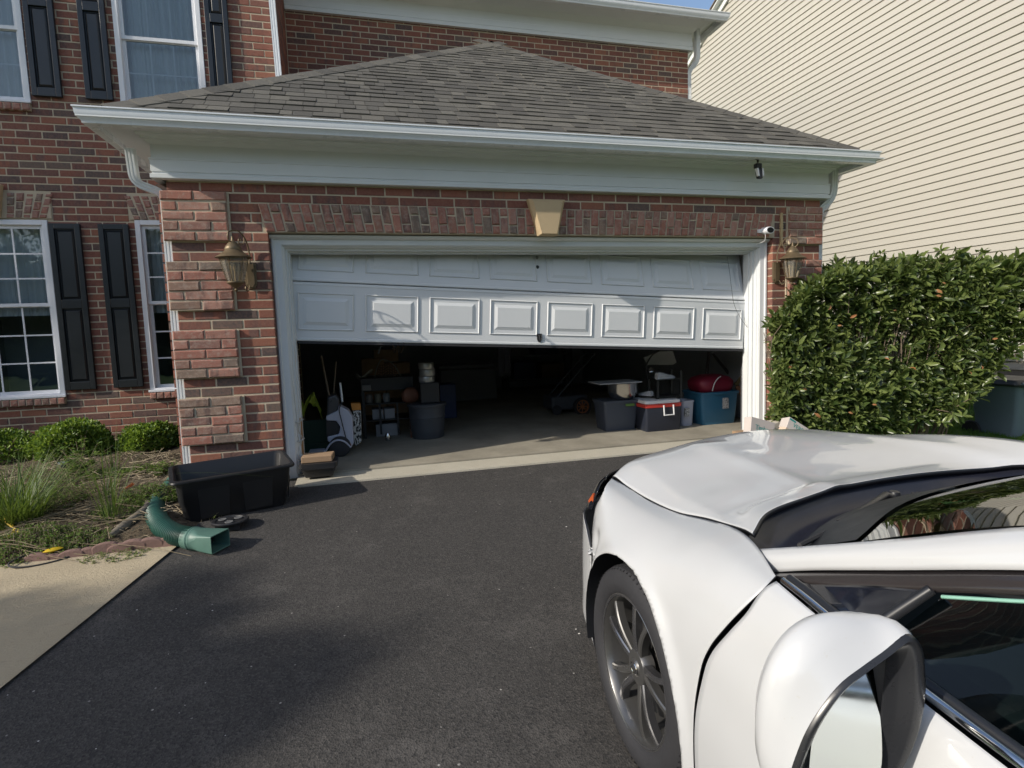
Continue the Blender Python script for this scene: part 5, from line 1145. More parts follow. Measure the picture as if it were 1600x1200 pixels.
# ============================================================ plants
def leafcloud(name, P, D, U, size, mat, parent, wid=.36, fold=.25, curl=.15, tones=None, kind='stuff'):
    """one mesh of leaves: P base points, D directions, U up vectors (numpy)"""
    n = len(P); D = D/np.linalg.norm(D, axis=1, keepdims=True); S = np.cross(D, U); S /= (np.linalg.norm(S, axis=1, keepdims=True)+1e-9); N = np.cross(S, D)
    L = size[:, None] if hasattr(size, 'shape') else np.full((n, 1), size)
    t = [(0, 0, 0), (.38, wid/2, fold*wid/2), (.78, wid*.36, fold*wid*.3-.0), (1.0, 0, -curl), (.78, -wid*.36, fold*wid*.3), (.38, -wid/2, fold*wid/2), (.38, 0, -.02), (.78, 0, -curl*.4)]
    V = np.stack([P+L*(a*D+b*S+c*N) for a, b, c in t], 1).reshape(-1, 3)
    q = np.array([(0,1,6,-1),(1,2,7,6),(2,3,7,-1),(0,6,5,-1),(6,7,4,5),(7,3,4,-1)])
    base = (np.arange(n)*8)
    me = bpy.data.meshes.new(name); faces = []
    tri = np.array([(0,1,6),(2,3,7),(0,6,5),(7,3,4)]); quad = np.array([(1,2,7,6),(6,7,4,5)])
    li = []; ls = []; cur = 0
    T = (base[:, None, None]+tri[None]).reshape(-1, 3); Q = (base[:, None, None]+quad[None]).reshape(-1, 4)
    nl = T.size+Q.size; me.vertices.add(len(V)); me.vertices.foreach_set('co', V.astype(np.float32).ravel())
    me.loops.add(nl); me.loops.foreach_set('vertex_index', np.concatenate([T.ravel(), Q.ravel()]).astype(np.int32))
    me.polygons.add(len(T)+len(Q)); st = np.concatenate([np.arange(len(T))*3, T.size+np.arange(len(Q))*4]).astype(np.int32); me.polygons.foreach_set('loop_start', st)
    me.update(calc_edges=True); me.validate()
    tone = tones if tones is not None else np.random.rand(n)
    at = me.attributes.new('tone', 'FLOAT', 'FACE'); at.data.foreach_set('value', np.concatenate([np.repeat(tone, 4), np.repeat(tone, 2)]).astype(np.float32)*.98+.001)
    g = org(parent) if parent else Vector((0,0,0))
    if parent: me.transform(Matrix.Translation(-g))
    me.materials.append(mat); o = bpy.data.objects.new(name, me); COL.objects.link(o); o.parent = parent
    if kind: o['kind'] = kind
    return o
def unit(v): return v/np.linalg.norm(v, axis=-1, keepdims=True)
def blob_noise(P, f=1.0, seed=0):
    r = np.random.RandomState(seed); s = 0
    for k in range(5):
        w = r.randn(3)*f*(1+k*.8); s = s+np.sin(P@w+r.rand()*6.28)/(1+k*.5)
    return s/2.2

# ---- the laurel hedge: plan from the column at the left, flaring out over the lawn at the right
def hedge_hw(x, z):     # front and back y and whether inside
    t = np.clip((x-4.95)/2.2, 0, 1); yf = -.47-.48*t; yb = np.where(x < 5.78, -.345, .55)
    return yf, yb
def hedge_top(x): return 1.24+.31*np.clip((x-4.95)/.36, 0, 1)+.11*np.clip((x-5.3)/.3, 0, 1)+.12*np.clip((x-5.6)/.7, 0, 1)+.03*np.sin(5*x)+.02*np.sin(11*x+1)-.10*np.clip((x-7.2)/.9, 0, 1)
def hedge_right(z): return 6.72+np.clip(z, -.1, 1.1)*1.15
HG = thing('laurel_hedge', 'big clipped green laurel hedge with a few orange dead leaves beside the garage', 'hedge', (6.3, -.3, -.2))
rs = np.random.RandomState(3)
tips = []; tdir = []
while len(tips) < 3300:
    x = rs.uniform(4.92, 8.0); z = rs.uniform(-.12, 1.85); yf, yb = hedge_hw(x, z); zt = hedge_top(x)
    k = rs.rand()
    if k < .60: p = np.array([x, yf, z]); d = np.array([rs.randn()*.45, -1, .25+rs.randn()*.5])
    elif k < .78: p = np.array([x, rs.uniform(yf, yb), zt]); d = np.array([rs.randn()*.5, -.3+rs.randn()*.5, 1.1])
    elif k < .90: p = np.array([hedge_right(z), rs.uniform(yf, yb), z]); d = np.array([1, -.3+rs.randn()*.5, .1+rs.randn()*.4])
    else: p = np.array([4.94, rs.uniform(-.47,-.345), z]); d = np.array([-.8, -.5, .3+rs.randn()*.4])
    if p[2] > hedge_top(p[0])+.01 or p[0] > hedge_right(p[2])+.01: continue
    if p[0] > 6.4 and p[2] < .02+.0*(p[0]): continue
    nz = blob_noise(p[None], 5.0, 5)[0]; dep = abs(rs.randn())*.10+.04*max(0, nz)-.03*max(0,-nz)
    dd = d/np.linalg.norm(d); p = p-dd*dep+dd*.04*nz+np.array([0,-.085*math.sin(2.6*x+1.1*z)-.05*math.sin(5.1*z+x),0])
    if blob_noise(p[None], 6.5, 11)[0] > .68 and rs.rand() < .8: continue      # gaps
    if p[0] < 5.75 and p[1] > -.33: continue
    tips.append(p); tdir.append(dd)
tips = np.array(tips); tdir = np.array(tdir)
BP, BD, BU, BS, BT = [], [], [], [], []
for p, d in zip(tips, tdir):
    if rs.rand() < .07: p = p+d*rs.uniform(.04,.12)+np.array([0,0,rs.uniform(0,.05)])
    nlf = rs.randint(5, 9); d = unit(d+rs.randn(3)*.25+np.array([0,0,.15])); a0 = rs.rand()*6.28; s = np.cross(d, [0.3,.2,1]); s = unit(s); w = np.cross(d, s); tn = rs.rand()*.55
    sc = rs.uniform(.55, 1.25)
    for k in range(nlf):
        a = a0+2.4*k; f = k/nlf; out = math.cos(a)*s+math.sin(a)*w
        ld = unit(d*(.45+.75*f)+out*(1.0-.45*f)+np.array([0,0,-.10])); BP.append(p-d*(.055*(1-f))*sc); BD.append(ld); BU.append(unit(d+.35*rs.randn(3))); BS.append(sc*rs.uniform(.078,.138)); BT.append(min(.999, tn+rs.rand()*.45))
BP, BD, BU, BS, BT = map(np.array, (BP, BD, BU, BS, BT))
# leaves deeper inside
ni = 11000; ix = rs.uniform(5.0,7.9,ni); iz = rs.uniform(-.15,1.75,ni); dpt_ = rs.uniform(.10,.42,ni); yf_, yb_ = hedge_hw(ix, iz); iy = np.where(ix < 5.76, np.minimum(yf_+dpt_, -.345), yf_+dpt_*1.6)
ok = (iz < hedge_top(ix)-.05) & (ix < hedge_right(iz)-.06) & ((ix < 6.5) | (iz > .0)); ni = ok.sum()
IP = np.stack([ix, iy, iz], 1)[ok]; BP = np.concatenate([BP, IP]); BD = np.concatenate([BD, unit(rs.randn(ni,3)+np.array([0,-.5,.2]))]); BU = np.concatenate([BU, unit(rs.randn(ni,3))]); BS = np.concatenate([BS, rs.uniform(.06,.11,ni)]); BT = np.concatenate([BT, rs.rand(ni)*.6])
# the ~260 leaves nearest the camera are leaves of their own
dist = np.linalg.norm(BP-np.array(CAM), axis=1); pr_ = np.array([(lambda q: (q[0], q[1]) if q else (-1,-1))(project(p)) for p in BP])
vis = (pr_[:,0] > 1195) & (pr_[:,0] < 1600) & (pr_[:,1] < 665); score = np.where(vis, BS/dist*(1+.6*rs.rand(len(BP))), 0); idx = np.argsort(-score)[:270]; mask = np.ones(len(BP), bool); mask[idx] = False
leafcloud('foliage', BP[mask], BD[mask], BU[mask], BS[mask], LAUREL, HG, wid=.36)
LM = []
for k in range(3):
    o = leafcloud('leaf', np.zeros((1,3)), np.array([[1.,0,0]]), np.array([[0,0,1.]]), np.array([1.0]), LAUREL, None, wid=.34+.03*k, fold=.15+.12*k, curl=.08+.09*k, kind=None, tones=np.array([0.0])); LM.append(o.data); bpy.data.objects.remove(o)
DM = LM[2].copy(); DM.materials.clear(); DM.materials.append(DEADLF)
def place_leaf(me, name, p, d, u, s, parent):
    o = bpy.data.objects.new(name, me); COL.objects.link(o); o.parent = parent
    d = Vector(d).normalized(); S_ = d.cross(Vector(u)).normalized(); N_ = S_.cross(d)
    mt = Matrix((d, S_, N_)).transposed().to_4x4()@Matrix.Diagonal((s, s, s, 1)); mt.translation = Vector(p)-org(parent); o.matrix_basis = mt; return o
for i in idx: place_leaf(LM[i % 3], 'leaf', BP[i], BD[i], BU[i], BS[i], HG)
for u, v, s in ((1298,477,.07),(1328,497,.075),(1308,509,.05),(1458,453,.10),(1462,462,.08),(1472,441,.05),(1401,485,.05),(1418,575,.09),(1511,579,.07),(1228,574,.08),(1231,452,.05),(1212,466,.05),(1550,530,.055),(1382,559,.05),(1533,571,.06),(1253,607,.06),(1272,645,.09),(1325,644,.06),(1242,455,.05),(1362,632,.05)):
    x = on(u, v, 1, -.7).x; yf = -.47-.48*min(1, max(0, (x-4.95)/2.2)); p = on(u, v, 1, yf-.10-.085*math.sin(2.6*x)); place_leaf(DM, 'dead_leaf', p, (uni(-1,1), -.3, uni(-.5,.5)), (uni(-.3,.3), -1, .3), s, HG)
# stems inside
m = M()
for k in range(110):
    x = uni(5.0, 7.1); yf, yb = hedge_hw(np.array(x), 0); yf = float(yf); b = Vector((x, yf+.22 if x < 5.75 else uni(yf+.2, yf+.5), -.2)); 
    if x < 5.75: b.y = min(b.y, -.37)
    h = uni(.8, 1.6); tx = x+uni(-.35,.45)+.35*max(0, x-6.2); e_ = Vector((tx, float(hedge_hw(np.array(tx),0)[0])+uni(.08,.25), min(h, hedge_top(tx)-.15))); 
    m.tube([b, b.lerp(e_, .4)+Vector((uni(-.06,.06), uni(-.03,.02), uni(-.05,.1))), b.lerp(e_, .75)+Vector((uni(-.05,.05), uni(-.04,.0), 0)), e_], [.011,.008,.0055,.003], 5)
for p, d in list(zip(tips, tdir))[::9]:
    m.tube([Vector(p), Vector(p-d*.10+rs.randn(3)*.02), Vector(p-d*.22+rs.randn(3)*.05-np.array([0,0,.05]))], [.0022,.0032,.004], 4)
obj('stems', m, BARK, HG, kind='stuff', sm=60)

# ---- boxwood bushes in front of the left wall
def bush(label, cx, cy, rx, ry, zt, zb, n, seed, size=.034, cam_bias=True):
    T = thing('boxwood_bush', label, 'bush', (cx, cy, zb), group='boxwood bushes under the left windows')
    r = np.random.RandomState(seed); d = unit(r.randn(n, 3)); d[:, 2] = np.abs(d[:, 2])*1.0-.25*r.rand(n); d = unit(d)
    nz = blob_noise(d, 3.2, seed); rad = (1-np.abs(r.randn(n))*.15)*(1+.20*nz)
    H = zt-zb; p = np.stack([cx+d[:,0]*rx*rad*1.05, cy+d[:,1]*ry*rad*1.05, zb+.28*H+d[:,2]*H*.72*rad], 1)
    dirs = unit(d+r.randn(n,3)*.65+np.array([0,0,.3])); leafcloud('foliage', p, dirs, unit(r.randn(n,3)+d), size*(.7+.6*r.rand(n)), BOXW, T, wid=.62)
    m = M()
    for k in range(26):
        a = k*2.4; m.tube([(cx+.03*math.cos(a), cy+.03*math.sin(a), zb), (cx+rx*.5*math.cos(a), cy+ry*.5*math.sin(a), zb+H*.45), (cx+rx*.8*math.cos(a), cy+ry*.8*math.sin(a), zb+H*uni(.6,.85))], [.010,.006,.002], 5)
    obj('stems', m, BARK, T, sm=60); return T
y_ = 1.45
a = on(0,668,1,y_); b = on(58,720,1,y_); bush('dark boxwood bush cut off by the left edge of the picture', a.x-.12, y_, .50, .36, on(20,668,1,y_).z, -.06, 5200, 21)
a = on(52,690,1,y_-.1); b = on(167,690,1,y_-.1); bush('largest bright green boxwood bush under the black shutters', (a.x+b.x)/2, y_-.1, (b.x-a.x)/2, .36, on(110,659,1,y_-.1).z, -.06, 7500, 22)
a = on(186,690,1,y_); b = on(274,690,1,y_); bush('small round boxwood bush next to the brick column', (a.x+b.x)/2, y_, (b.x-a.x)/2, .28, on(238,661,1,y_).z, -.06, 5200, 23)
a = on(272,680,1,1.5); bush('little sprig of boxwood squeezed against the brick corner', a.x+.02, 1.5, .12, .12, on(280,668,1,1.5).z, on(280,705,1,1.5).z, 900, 24)

def at_(u, v): p = gp(u, v); t = min(1, max(0, (p.y+1.5)/1.3)); return on(u, v, 2, gz(-1.5)*(1-t)-.0*t+.02)
# ---- grasses, weeds and dry stems in the bed
def blades(name, cx, cy, n, h, spread, lean, mat, seed, w=.004, label=None, cat=None, group=None, zf=None, segs=5, droop=.5):
    r = np.random.RandomState(seed); m = M()
    for k in range(n):
        a = r.rand()*6.28; rr_ = spread*math.sqrt(r.rand()); x, y = cx+rr_*math.cos(a), cy+rr_*math.sin(a)*.7; z = (zf or bedz)(x, y)-.01; L = h*r.uniform(.45, 1.15); da = a+r.randn()*.6; tl = lean*r.uniform(.2, 1.3)
        P = []
        for s in range(segs+1):
            f = s/segs; out = L*(tl*f+droop*f*f*f*tl); P.append(Vector((x+math.cos(da)*out, y+math.sin(da)*out, z+L*(f-.35*droop*f*f*tl*1.4))))
        sd_ = Vector((-math.sin(da), math.cos(da), 0)); b = len(m.v); tn = r.rand()*.98+.01
        for s, p in enumerate(P):
            ww = w*(1-.9*(s/segs)**1.5); m.v += [tuple(p-sd_*ww), tuple(p+sd_*ww)]
        for s in range(segs): m.f.append((b+2*s, b+2*s+1, b+2*s+3, b+2*s+2)); m.mi.append(0); m.t.append(tn)
    o = obj(name, m, mat, fix=False)
    if label: tag(o, label, cat, group)
    else: o['kind'] = 'stuff'
    return o
q = at_(8, 812)
blades('grass_clump', q.x, q.y+.1, 420, .50, .16, .9, GRS, 31, .004, 'big arching clump of yellow-green grass at the left edge', 'grass clump')
p = gp(166, 838); blades('grass_clump', p.x, p.y+.10, 36, .62, .05, .28, GRS, 32, .0035, 'thin tall upright grass clump near the red edging', 'grass clump')
p = gp(150, 800); blades('grass_clump', p.x+.02, p.y+.12, 14, .75, .04, 1.1, GRS, 33, .0035, 'few long grass blades arching over the dry stems', 'grass clump', droop=.9)
p = gp(185,720); blades('grass_clump', -1.62, .15, 10, .65, .05, .25, GRS, 34, .003, 'tall thin seeding grass in front of the boxwoods', 'grass clump')
def weed(label, cx, cy, n, R_, h, seed, size=.035, mat=WEED, nm='weed_patch'):
    r = np.random.RandomState(seed); T = thing(nm, label, 'weed', (cx, cy, bedz(cx, cy))); m = M(); P, D, U, S = [], [], [], []
    for k in range(n):
        a = r.rand()*6.28; rr_ = R_*math.sqrt(r.rand()); x, y = cx+rr_*math.cos(a), cy+rr_*math.sin(a)*.75; z = bedz(x, y); H = h*r.uniform(.4, 1.1)*(1-.5*rr_/R_); tx, ty = r.randn(2)*.05*h/.2
        top = Vector((x+tx, y+ty, z+H)); m.tube([(x,y,z), (x+tx*.3,y+ty*.3,z+H*.5), top], [.0022,.0018,.001], 4)
        for q in range(r.randint(5, 10)):
            f = r.uniform(.2, 1); a2 = q*2.4; P.append([x+tx*f, y+ty*f, z+H*f]); D.append([math.cos(a2), math.sin(a2), r.uniform(-.1,.6)]); U.append([0,0,1]); S.append(size*r.uniform(.5,1.2)*(1.1-.4*f))
    obj('stems', m, STRAW, T, kind='stuff'); leafcloud('foliage', np.array(P), np.array(D)+1e-3, np.array(U)*1.0+r.randn(len(P),3)*.2, np.array(S), mat, T, wid=.5); return T
for (u, v, n, R_, h, sd_, lb, sz) in (
    (40,775,260,.42,.22,41,'dense mound of small leaved weeds at the left edge',.030),
    (75,752,110,.26,.30,42,'feathery weeds in front of the solar lamp',.028),
    (128,742,30,.05,.42,43,'single upright broad leaved weed before the boxwood',.060),
    (236,770,260,.22,.12,44,'low bright green weeds beside the drain pipe',.032),
    (258,738,60,.10,.16,45,'small nettle like weed behind the black tub',.040),
    (220,735,50,.12,.10,46,'low green weed under the small boxwood',.035),
    (45,850,330,.30,.10,47,'green ground weeds beside the yellow cord',.026),
    (110,845,240,.24,.09,48,'thin creeping weeds above the wire hoop',.022),
    (195,790,240,.24,.08,49,'scattered creeping weeds among the dry stems',.022),
    (168,742,110,.18,.10,50,'weed patch at the foot of the largest boxwood',.030)):
    p = at_(u, v); weed(lb, p.x, min(p.y, 1.3), n, R_, h, sd_, sz)
def weedd(label, p, n, R_, h, seed, size, col=WEED):
    global bedz
    z0 = p[2]; old = bedz; bedz = lambda x, y: z0; T = weed(label, p[0], p[1], n, R_, h, seed, size, col); bedz = old; return T
g_ = gp(316,812); weedd('yellow-green weed growing at the asphalt edge before the black tub', (g_.x+.03, g_.y+.03, g_.z), 40, .12, .10, 51, .022)
g_ = gp(268,848); weedd('tiny weed between drain pipe and red edging', (g_.x, g_.y, g_.z), 22, .05, .06, 52, .018)
g_ = gp(185,866); weedd('tiny yellow weed in front of the red edging', (g_.x, g_.y, g_.z), 150, .22, .045, 53, .016)
# dry stems and straw, a real tangle nobody could count
m = M(); r = np.random.RandomState(9)
for k in range(2600):
    x = r.uniform(-3.1,-.72); y = r.uniform(-1.42, .9); 
    cl = blob_noise(np.array([[x, y, 0]]), 2.2, 77)[0]
    if r.rand() > .55+.4*cl: continue
    z = bedz(x, y)+.004+abs(r.randn())*.022; L = abs(r.randn())*.10+.05; a = r.rand()*6.28 if k % 3 else .25+r.randn()*.3; dz = r.randn()*.03; c = Vector((x, y, z)); d = Vector((math.cos(a), math.sin(a), 0))*L/2
    w = r.uniform(.0010,.0030); tn = r.rand()*.98+.01; b = len(m.v); mid = c+Vector((r.randn()*.012, r.randn()*.012, .012)); up = Vector((0,0,w*1.6)); sd_ = Vector((-d.y, d.x, 0)).normalized()*w
    P = [c-d, mid, c+d+Vector((0,0,dz))]
    for p in P: m.v += [tuple(p-sd_), tuple(p+up), tuple(p+sd_)]
    for s in range(2):
        for q in range(2): m.f.append((b+3*s+q, b+3*s+q+1, b+3*s+3+q+1, b+3*s+3+q)); m.mi.append(0); m.t.append(tn)
obj('dry_stems', m, STRAW, fix=False, kind='stuff')
m = M()
for k in range(26):
    x0 = uni(-2.1,-1.3); y0 = uni(-1.35,-.7); a = uni(-.5,.6); L = uni(.5,1.1); d = Vector((math.cos(a), math.sin(a), 0)); P = [Vector((x0,y0,0))+d*L*f for f in (0,.25,.5,.75,1)]
    P = [Vector((p.x, p.y, bedz(p.x, p.y)+.02+.07*math.sin(math.pi*i/4)*uni(.3,1))) for i, p in enumerate(P)]; m.tube(curve3(P,4), uni(.0015,.0035), 4)
obj('bent_stems', m, STRAW, fix=False, kind='stuff')
# leaf litter
n = 1500; x = r.uniform(-3.2,-.75,n); y = r.uniform(-1.4,1.9,n); P = np.array([[a, b, bedz(a, b)+.006+.01*r.rand()] for a, b in zip(x, y)]); leafcloud('leaf_litter', P, np.stack([r.randn(n), r.randn(n), r.randn(n)*.15],1), np.stack([r.randn(n)*.3, r.randn(n)*.3, np.ones(n)],1), r.uniform(.012,.035,n), DEADLF if False else STRAW, None, wid=.6)
# lawn in the side yard
m = None; n = 42000; x = r.uniform(6.6, 9.9, n); y = r.uniform(-2.2, 2.6, n); z = np.array([sidez(a, b) for a, b in zip(x, y)]); P = np.stack([x, y, z-.004], 1)
leafcloud('lawn_grass', P, np.stack([r.randn(n)*.3, r.randn(n)*.3, np.ones(n)],1), unit(r.randn(n,3)), r.uniform(.03,.06,n), LAWN, None, wid=.10)
# little white bits on the asphalt
PEB = simple('white_grit', (.62,.60,.56), .7); gm = M(); gm.lathe([(0,-.4),(.8,-.3),(1,.1),(.5,.6),(0,.7)], (0,0,0), 6); gme = gm.mesh('grit'); gme.materials.append(PEB)
m = M()
for (u, v, s) in ((885,823,.009),(214,953,.006),(332,954,.006),(292,959,.004),(263,1022,.003),(321,1067,.004),(280,1114,.003),(289,1102,.003),(60,1158,.005),(150,1170,.004),(352,1149,.003),(12,1086,.004),(630,760,.004),(866,918,.003),(905,990,.008),(900,983,.006),(520,870,.003),(700,930,.003)):
    p = gp(u, v); 
    for a, b in [(1,0)]: n0 = len(m.v); m.v += [(p.x+x*s*.75, p.y+y*s*.5, p.z+z_*s*.5) for x, y, z_ in gm.v]; m.f += [tuple(i+n0 for i in f) for f in gm.f]; m.mi += [0]*len(gm.f); m.t += [0]*len(gm.f)
obj('white_grit', m, PEB, kind='stuff')

# ---- trees left of the drive, outside the picture, whose shade falls on drive and wall
def tree(label, x, y, zb, H, cx, cy, cz, R_, n, seed, leaf=.12):
    T = thing('shade_tree', label, 'tree', (x, y, zb)); r = np.random.RandomState(seed); m = M(); B = Vector((x, y, zb)); Cc = Vector((cx, cy, cz))
    m.tube([B, B.lerp(Cc, .4)+Vector((.1,.05,0)), B.lerp(Cc, .8), Cc], [.20*H/8,.15*H/8,.10*H/8,.05*H/8], 10)
    for k in range(22):
        d = unit(r.randn(3)); d[2] = abs(d[2])*.8-.1; m.tube([B.lerp(Cc, r.uniform(.55,.95)), Cc+Vector(d*R_*.45)+Vector((0,0,-.1)), Cc+Vector(d*R_*.9)], [.05,.03,.012], 6)
    obj('trunk', m, BARK, T, sm=60)
    d = unit(r.randn(n,3)); nz = blob_noise(d, 2.6, seed); rad = R_*(r.rand(n)**.4)*(1+.28*nz); P = np.array([cx,cy,cz])+d*rad[:,None]*np.array([1,1,.8]); keep = blob_noise(P, 1.6, seed+1) > -.55; P = P[keep]; n = len(P)
    leafcloud('crown', P, r.randn(n,3), r.randn(n,3), r.uniform(.6,1.2,n)*leaf, LAUREL, T, wid=.6); return T
tree('leafy tree left behind the photographer shading the lower left drive', -16.6, -8.1, -.9, 9, -16.25, -7.95, 8.15, 1.5, 11000, 61, .15)
tree('tall leafy tree far left shading the upper left wall', -16.6, -1.9, -.5, 12, -15.75, -1.5, 11.2, 1.9, 6000, 62, .20)

# ---- far belt of trees across the street, behind the photographer: what the panes and the paint reflect
m = M(); G = []
for i in range(73):
    a = math.pi*(1.0+i/72); R_ = 46+3*math.sin(i*.9); h = 9+2.2*math.sin(i*.7)+1.6*math.sin(i*1.9+1); G.append([(R_*math.cos(a)*f, R_*math.sin(a)*f-4, z) for f, z in ((1.0,-2.6),(.97,h*.5),(1.0,h*.85),(1.06,h),(1.16,h*.9))])
m.grid(G); obj('far_woods', m, simple('far_foliage', (.035,.055,.025), .95, var=.5, sc=.6), fix=False, sm=70, kind='stuff')
na = 9000; a = math.pi*(1+r.rand(na)); R_ = 45+r.randn(na)*1.5; zz = r.rand(na)**.8*12.5-1.5; P = np.stack([R_*np.cos(a), R_*np.sin(a)-4, zz],1); leafcloud('far_woods_leaves', P, r.randn(na,3), r.randn(na,3), r.uniform(.6,1.3,na), LAUREL, None, wid=.7)
# ---- blue-grey wheeled bin by the neighbour's lawn
BINM = simple('blue_grey_bin_plastic', (.14,.19,.24), .5, var=.12, bmp=.05); BINK = simple('dark_bin_lid', (.03,.035,.045), .45)
bx, by, bz = 8.52, -.30, -.42; T = thing('wheeled_bin', 'blue-grey wheeled rubbish bin on the lawn right of the hedge', 'bin', (bx,by,bz))
m = M(); rings(m, [ring(bx,by+.02,.22,.24,bz+.0,.05,4), ring(bx,by,.24,.26,bz+.3,.05,4), ring(bx,by,.30,.30,bz+.66,.05,4), ring(bx,by,.31,.31,bz+.70,.05,4)], 0, True, True); obj('bin_body', m, BINM, T, sm=35)
m = M(); rings(m, [ring(bx,by,.33,.34,bz+.702,.05,4), ring(bx,by,.34,.35,bz+.73,.06,4), ring(bx,by,.30,.30,bz+.78,.08,4)], 0, True, True); obj('bin_lid', m, BINK, T, sm=35)
m = M(); m.tube([(bx-.33,by-.36,bz+.745),(bx+.33,by-.36,bz+.745)], .016, 8); obj('bin_handle', m, BINM, T, sm=50)
for s in (-.25,-.20,.2,.25): m = M(); m.box(bx+s-.012,bx+s+.012,by-.37,by-.30,bz+.69,bz+.76); obj('hinge', m, BINM, T)
m = M(); m.box(bx-.20,bx+.05,by-.325,by-.30,bz+.60,bz+.635); obj('catch_bar', m, simple('pale_bin_bar', (.22,.26,.30), .5), T)
m = M(); m.tube(curve3([(bx-.10,by-.33,bz+.50),(bx-.05,by-.36,bz+.54),(bx+.1,by-.37,bz+.53),(bx+.2,by-.36,bz+.46)],5), .022, 7); tag(obj('bin_bag', m, simple('grey_bag_film', (.25,.28,.31), .4), sm=60), 'bit of grey plastic bag caught on the front of the wheeled bin', 'bag')
for s in (-1,1): m = M(); m.lathe([(0,-.02),(.11,-.02),(.12,0),(.11,.02),(0,.02)], (bx+s*.27,by+.25,bz+.10), 18, axis='x'); obj('wheel', m, BLKR, T, sm=40)
# ============================================================ the white car
CP = Vector((2.327, -3.89, -.356)); YAW, PIT = .013, .08
CF = Vector((math.sin(YAW)*math.cos(PIT), math.cos(YAW)*math.cos(PIT), math.sin(PIT))); CL = Vector((-math.cos(YAW), math.sin(YAW), 0)); CU = CF.cross(CL)
CARM = Matrix((CF, CL, CU)).transposed().to_4x4(); CARM.translation = CP
CAR = thing('white_sedan', 'white sedan with dented front parked nose in to the garage', 'car', CP, world=False); CAR.matrix_world = CARM
PAINT = None
t = NT('white_car_paint'); v = t.coord('World'); n = t.noise(v, 2.5, 4)
dirt = t.ramp(t.noise(v, 130, 2, .5), [(.26,(1,1,1)),(.30,(0,0,0))])
c = t.mix(t.math('MULTIPLY', dirt, .25), t.mix(n, (.47,.48,.49), (.515,.52,.525)), (.45,.42,.36))
PAINT = t.pbr(c, .34, 0, t.bump(t.noise(v, 1.8, 3), .05, .02), Coat_Weight=1.0, Coat_Roughness=.035, Specular_IOR_Level=.4)
CBLK = simple('black_car_trim', (.014,.015,.018), .38, var=.2); CGL = simple('gloss_black', (.008,.009,.013), .08); CHR = simple('chrome_strip', (.62,.63,.65), .10, 1.0, var=.02); INT = simple('car_interior', (.014,.015,.017), .85)
TYRE = simple('tyre_rubber', (.020,.020,.023), .72, var=.25, sc=10, bmp=.2, bsc=80); RIMM = simple('gunmetal_rim', (.15,.148,.145), .30, .75, var=.1); RIMD = simple('machined_rim', (.20,.20,.21), .22, .85, var=.05)
def cr(P, n):   # Catmull-Rom through list of Vectors -> n samples
    P = [Vector(p) for p in P]; Q = [P[0]*2-P[1]]+P+[P[-1]*2-P[-2]]; out = []
    for k in range(n):
        u = k/(n-1)*(len(P)-1); i = min(int(u), len(P)-2); f = u-i; a, b, c, d = Q[i:i+4]
        out.append(.5*((2*b)+(c-a)*f+(2*a-5*b+4*c-d)*f*f+(3*b-a-3*c+d)*f**3))
    return out
def surf(G, nu, nv):
    rows = [cr(r, nv) for r in G]; cols = [cr([rows[i][j] for i in range(len(rows))], nu) for j in range(nv)]
    return [[cols[j][i] for j in range(nv)] for i in range(nu)]
def cobj(name, m, mat, parent=CAR, sm=50, th=0.0, **k):
    o = obj(name, m, mat, parent, sm, world=False, **k)
    if th:
        s = o.modifiers.new('thick', 'SOLIDIFY'); s.thickness = th; s.offset = -1; s.use_rim = True
        if mat is PAINT: o.data.materials.append(CBLK); s.material_offset_rim = 1  # panel edges black, painting the shade inside the gaps between panels
    return o
def clip(m, f):
    """cut the mesh where f(vertex) <= 0, exactly along the zero line"""
    V = m.v; val = [f(v) for v in V]; NV = []; mp = {}; ec = {}; NF = []
    def vi(i):
        if i not in mp: mp[i] = len(NV); NV.append(V[i])
        return mp[i]
    def ei(i, j):
        k = (min(i, j), max(i, j))
        if k not in ec:
            a, b = Vector(V[k[0]]), Vector(V[k[1]]); lo, hi = 0.0, 1.0; s0 = val[k[0]] > 0
            for _ in range(14):
                md = (lo+hi)/2
                if (f(a.lerp(b, md)) > 0) == s0: lo = md
                else: hi = md
            ec[k] = len(NV); NV.append(tuple(a.lerp(b, (lo+hi)/2)))
        return ec[k]
    for fc in m.f:
        out = []
        for q, i in enumerate(fc):
            j = fc[(q+1) % len(fc)]
            if val[i] > 0: out.append(vi(i))
            if (val[i] > 0) != (val[j] > 0): out.append(ei(i, j))
        if len(out) >= 3: NF.append(tuple(out))
    m.v = NV; m.f = NF; m.mi = [0]*len(NF); m.t = [0]*len(NF)
def mir(G): return [[Vector((p.x, -p.y, p.z)) for p in r] for r in G]
def patch(name, G, mat=PAINT, th=.015, flip=False, parent=CAR, edit=None, sm=60):
    m = M(); m.grid(G, flip=not flip)
    if edit:
        import bmesh
        edit(m); me = m.mesh(name); b = bmesh.new(); b.from_mesh(me); bmesh.ops.remove_doubles(b, verts=b.verts, dist=.0045); bmesh.ops.dissolve_degenerate(b, edges=b.edges, dist=.001); b.to_mesh(me); b.free(); m = me
    return cobj(name, m, mat, parent, sm, th, fix=False)
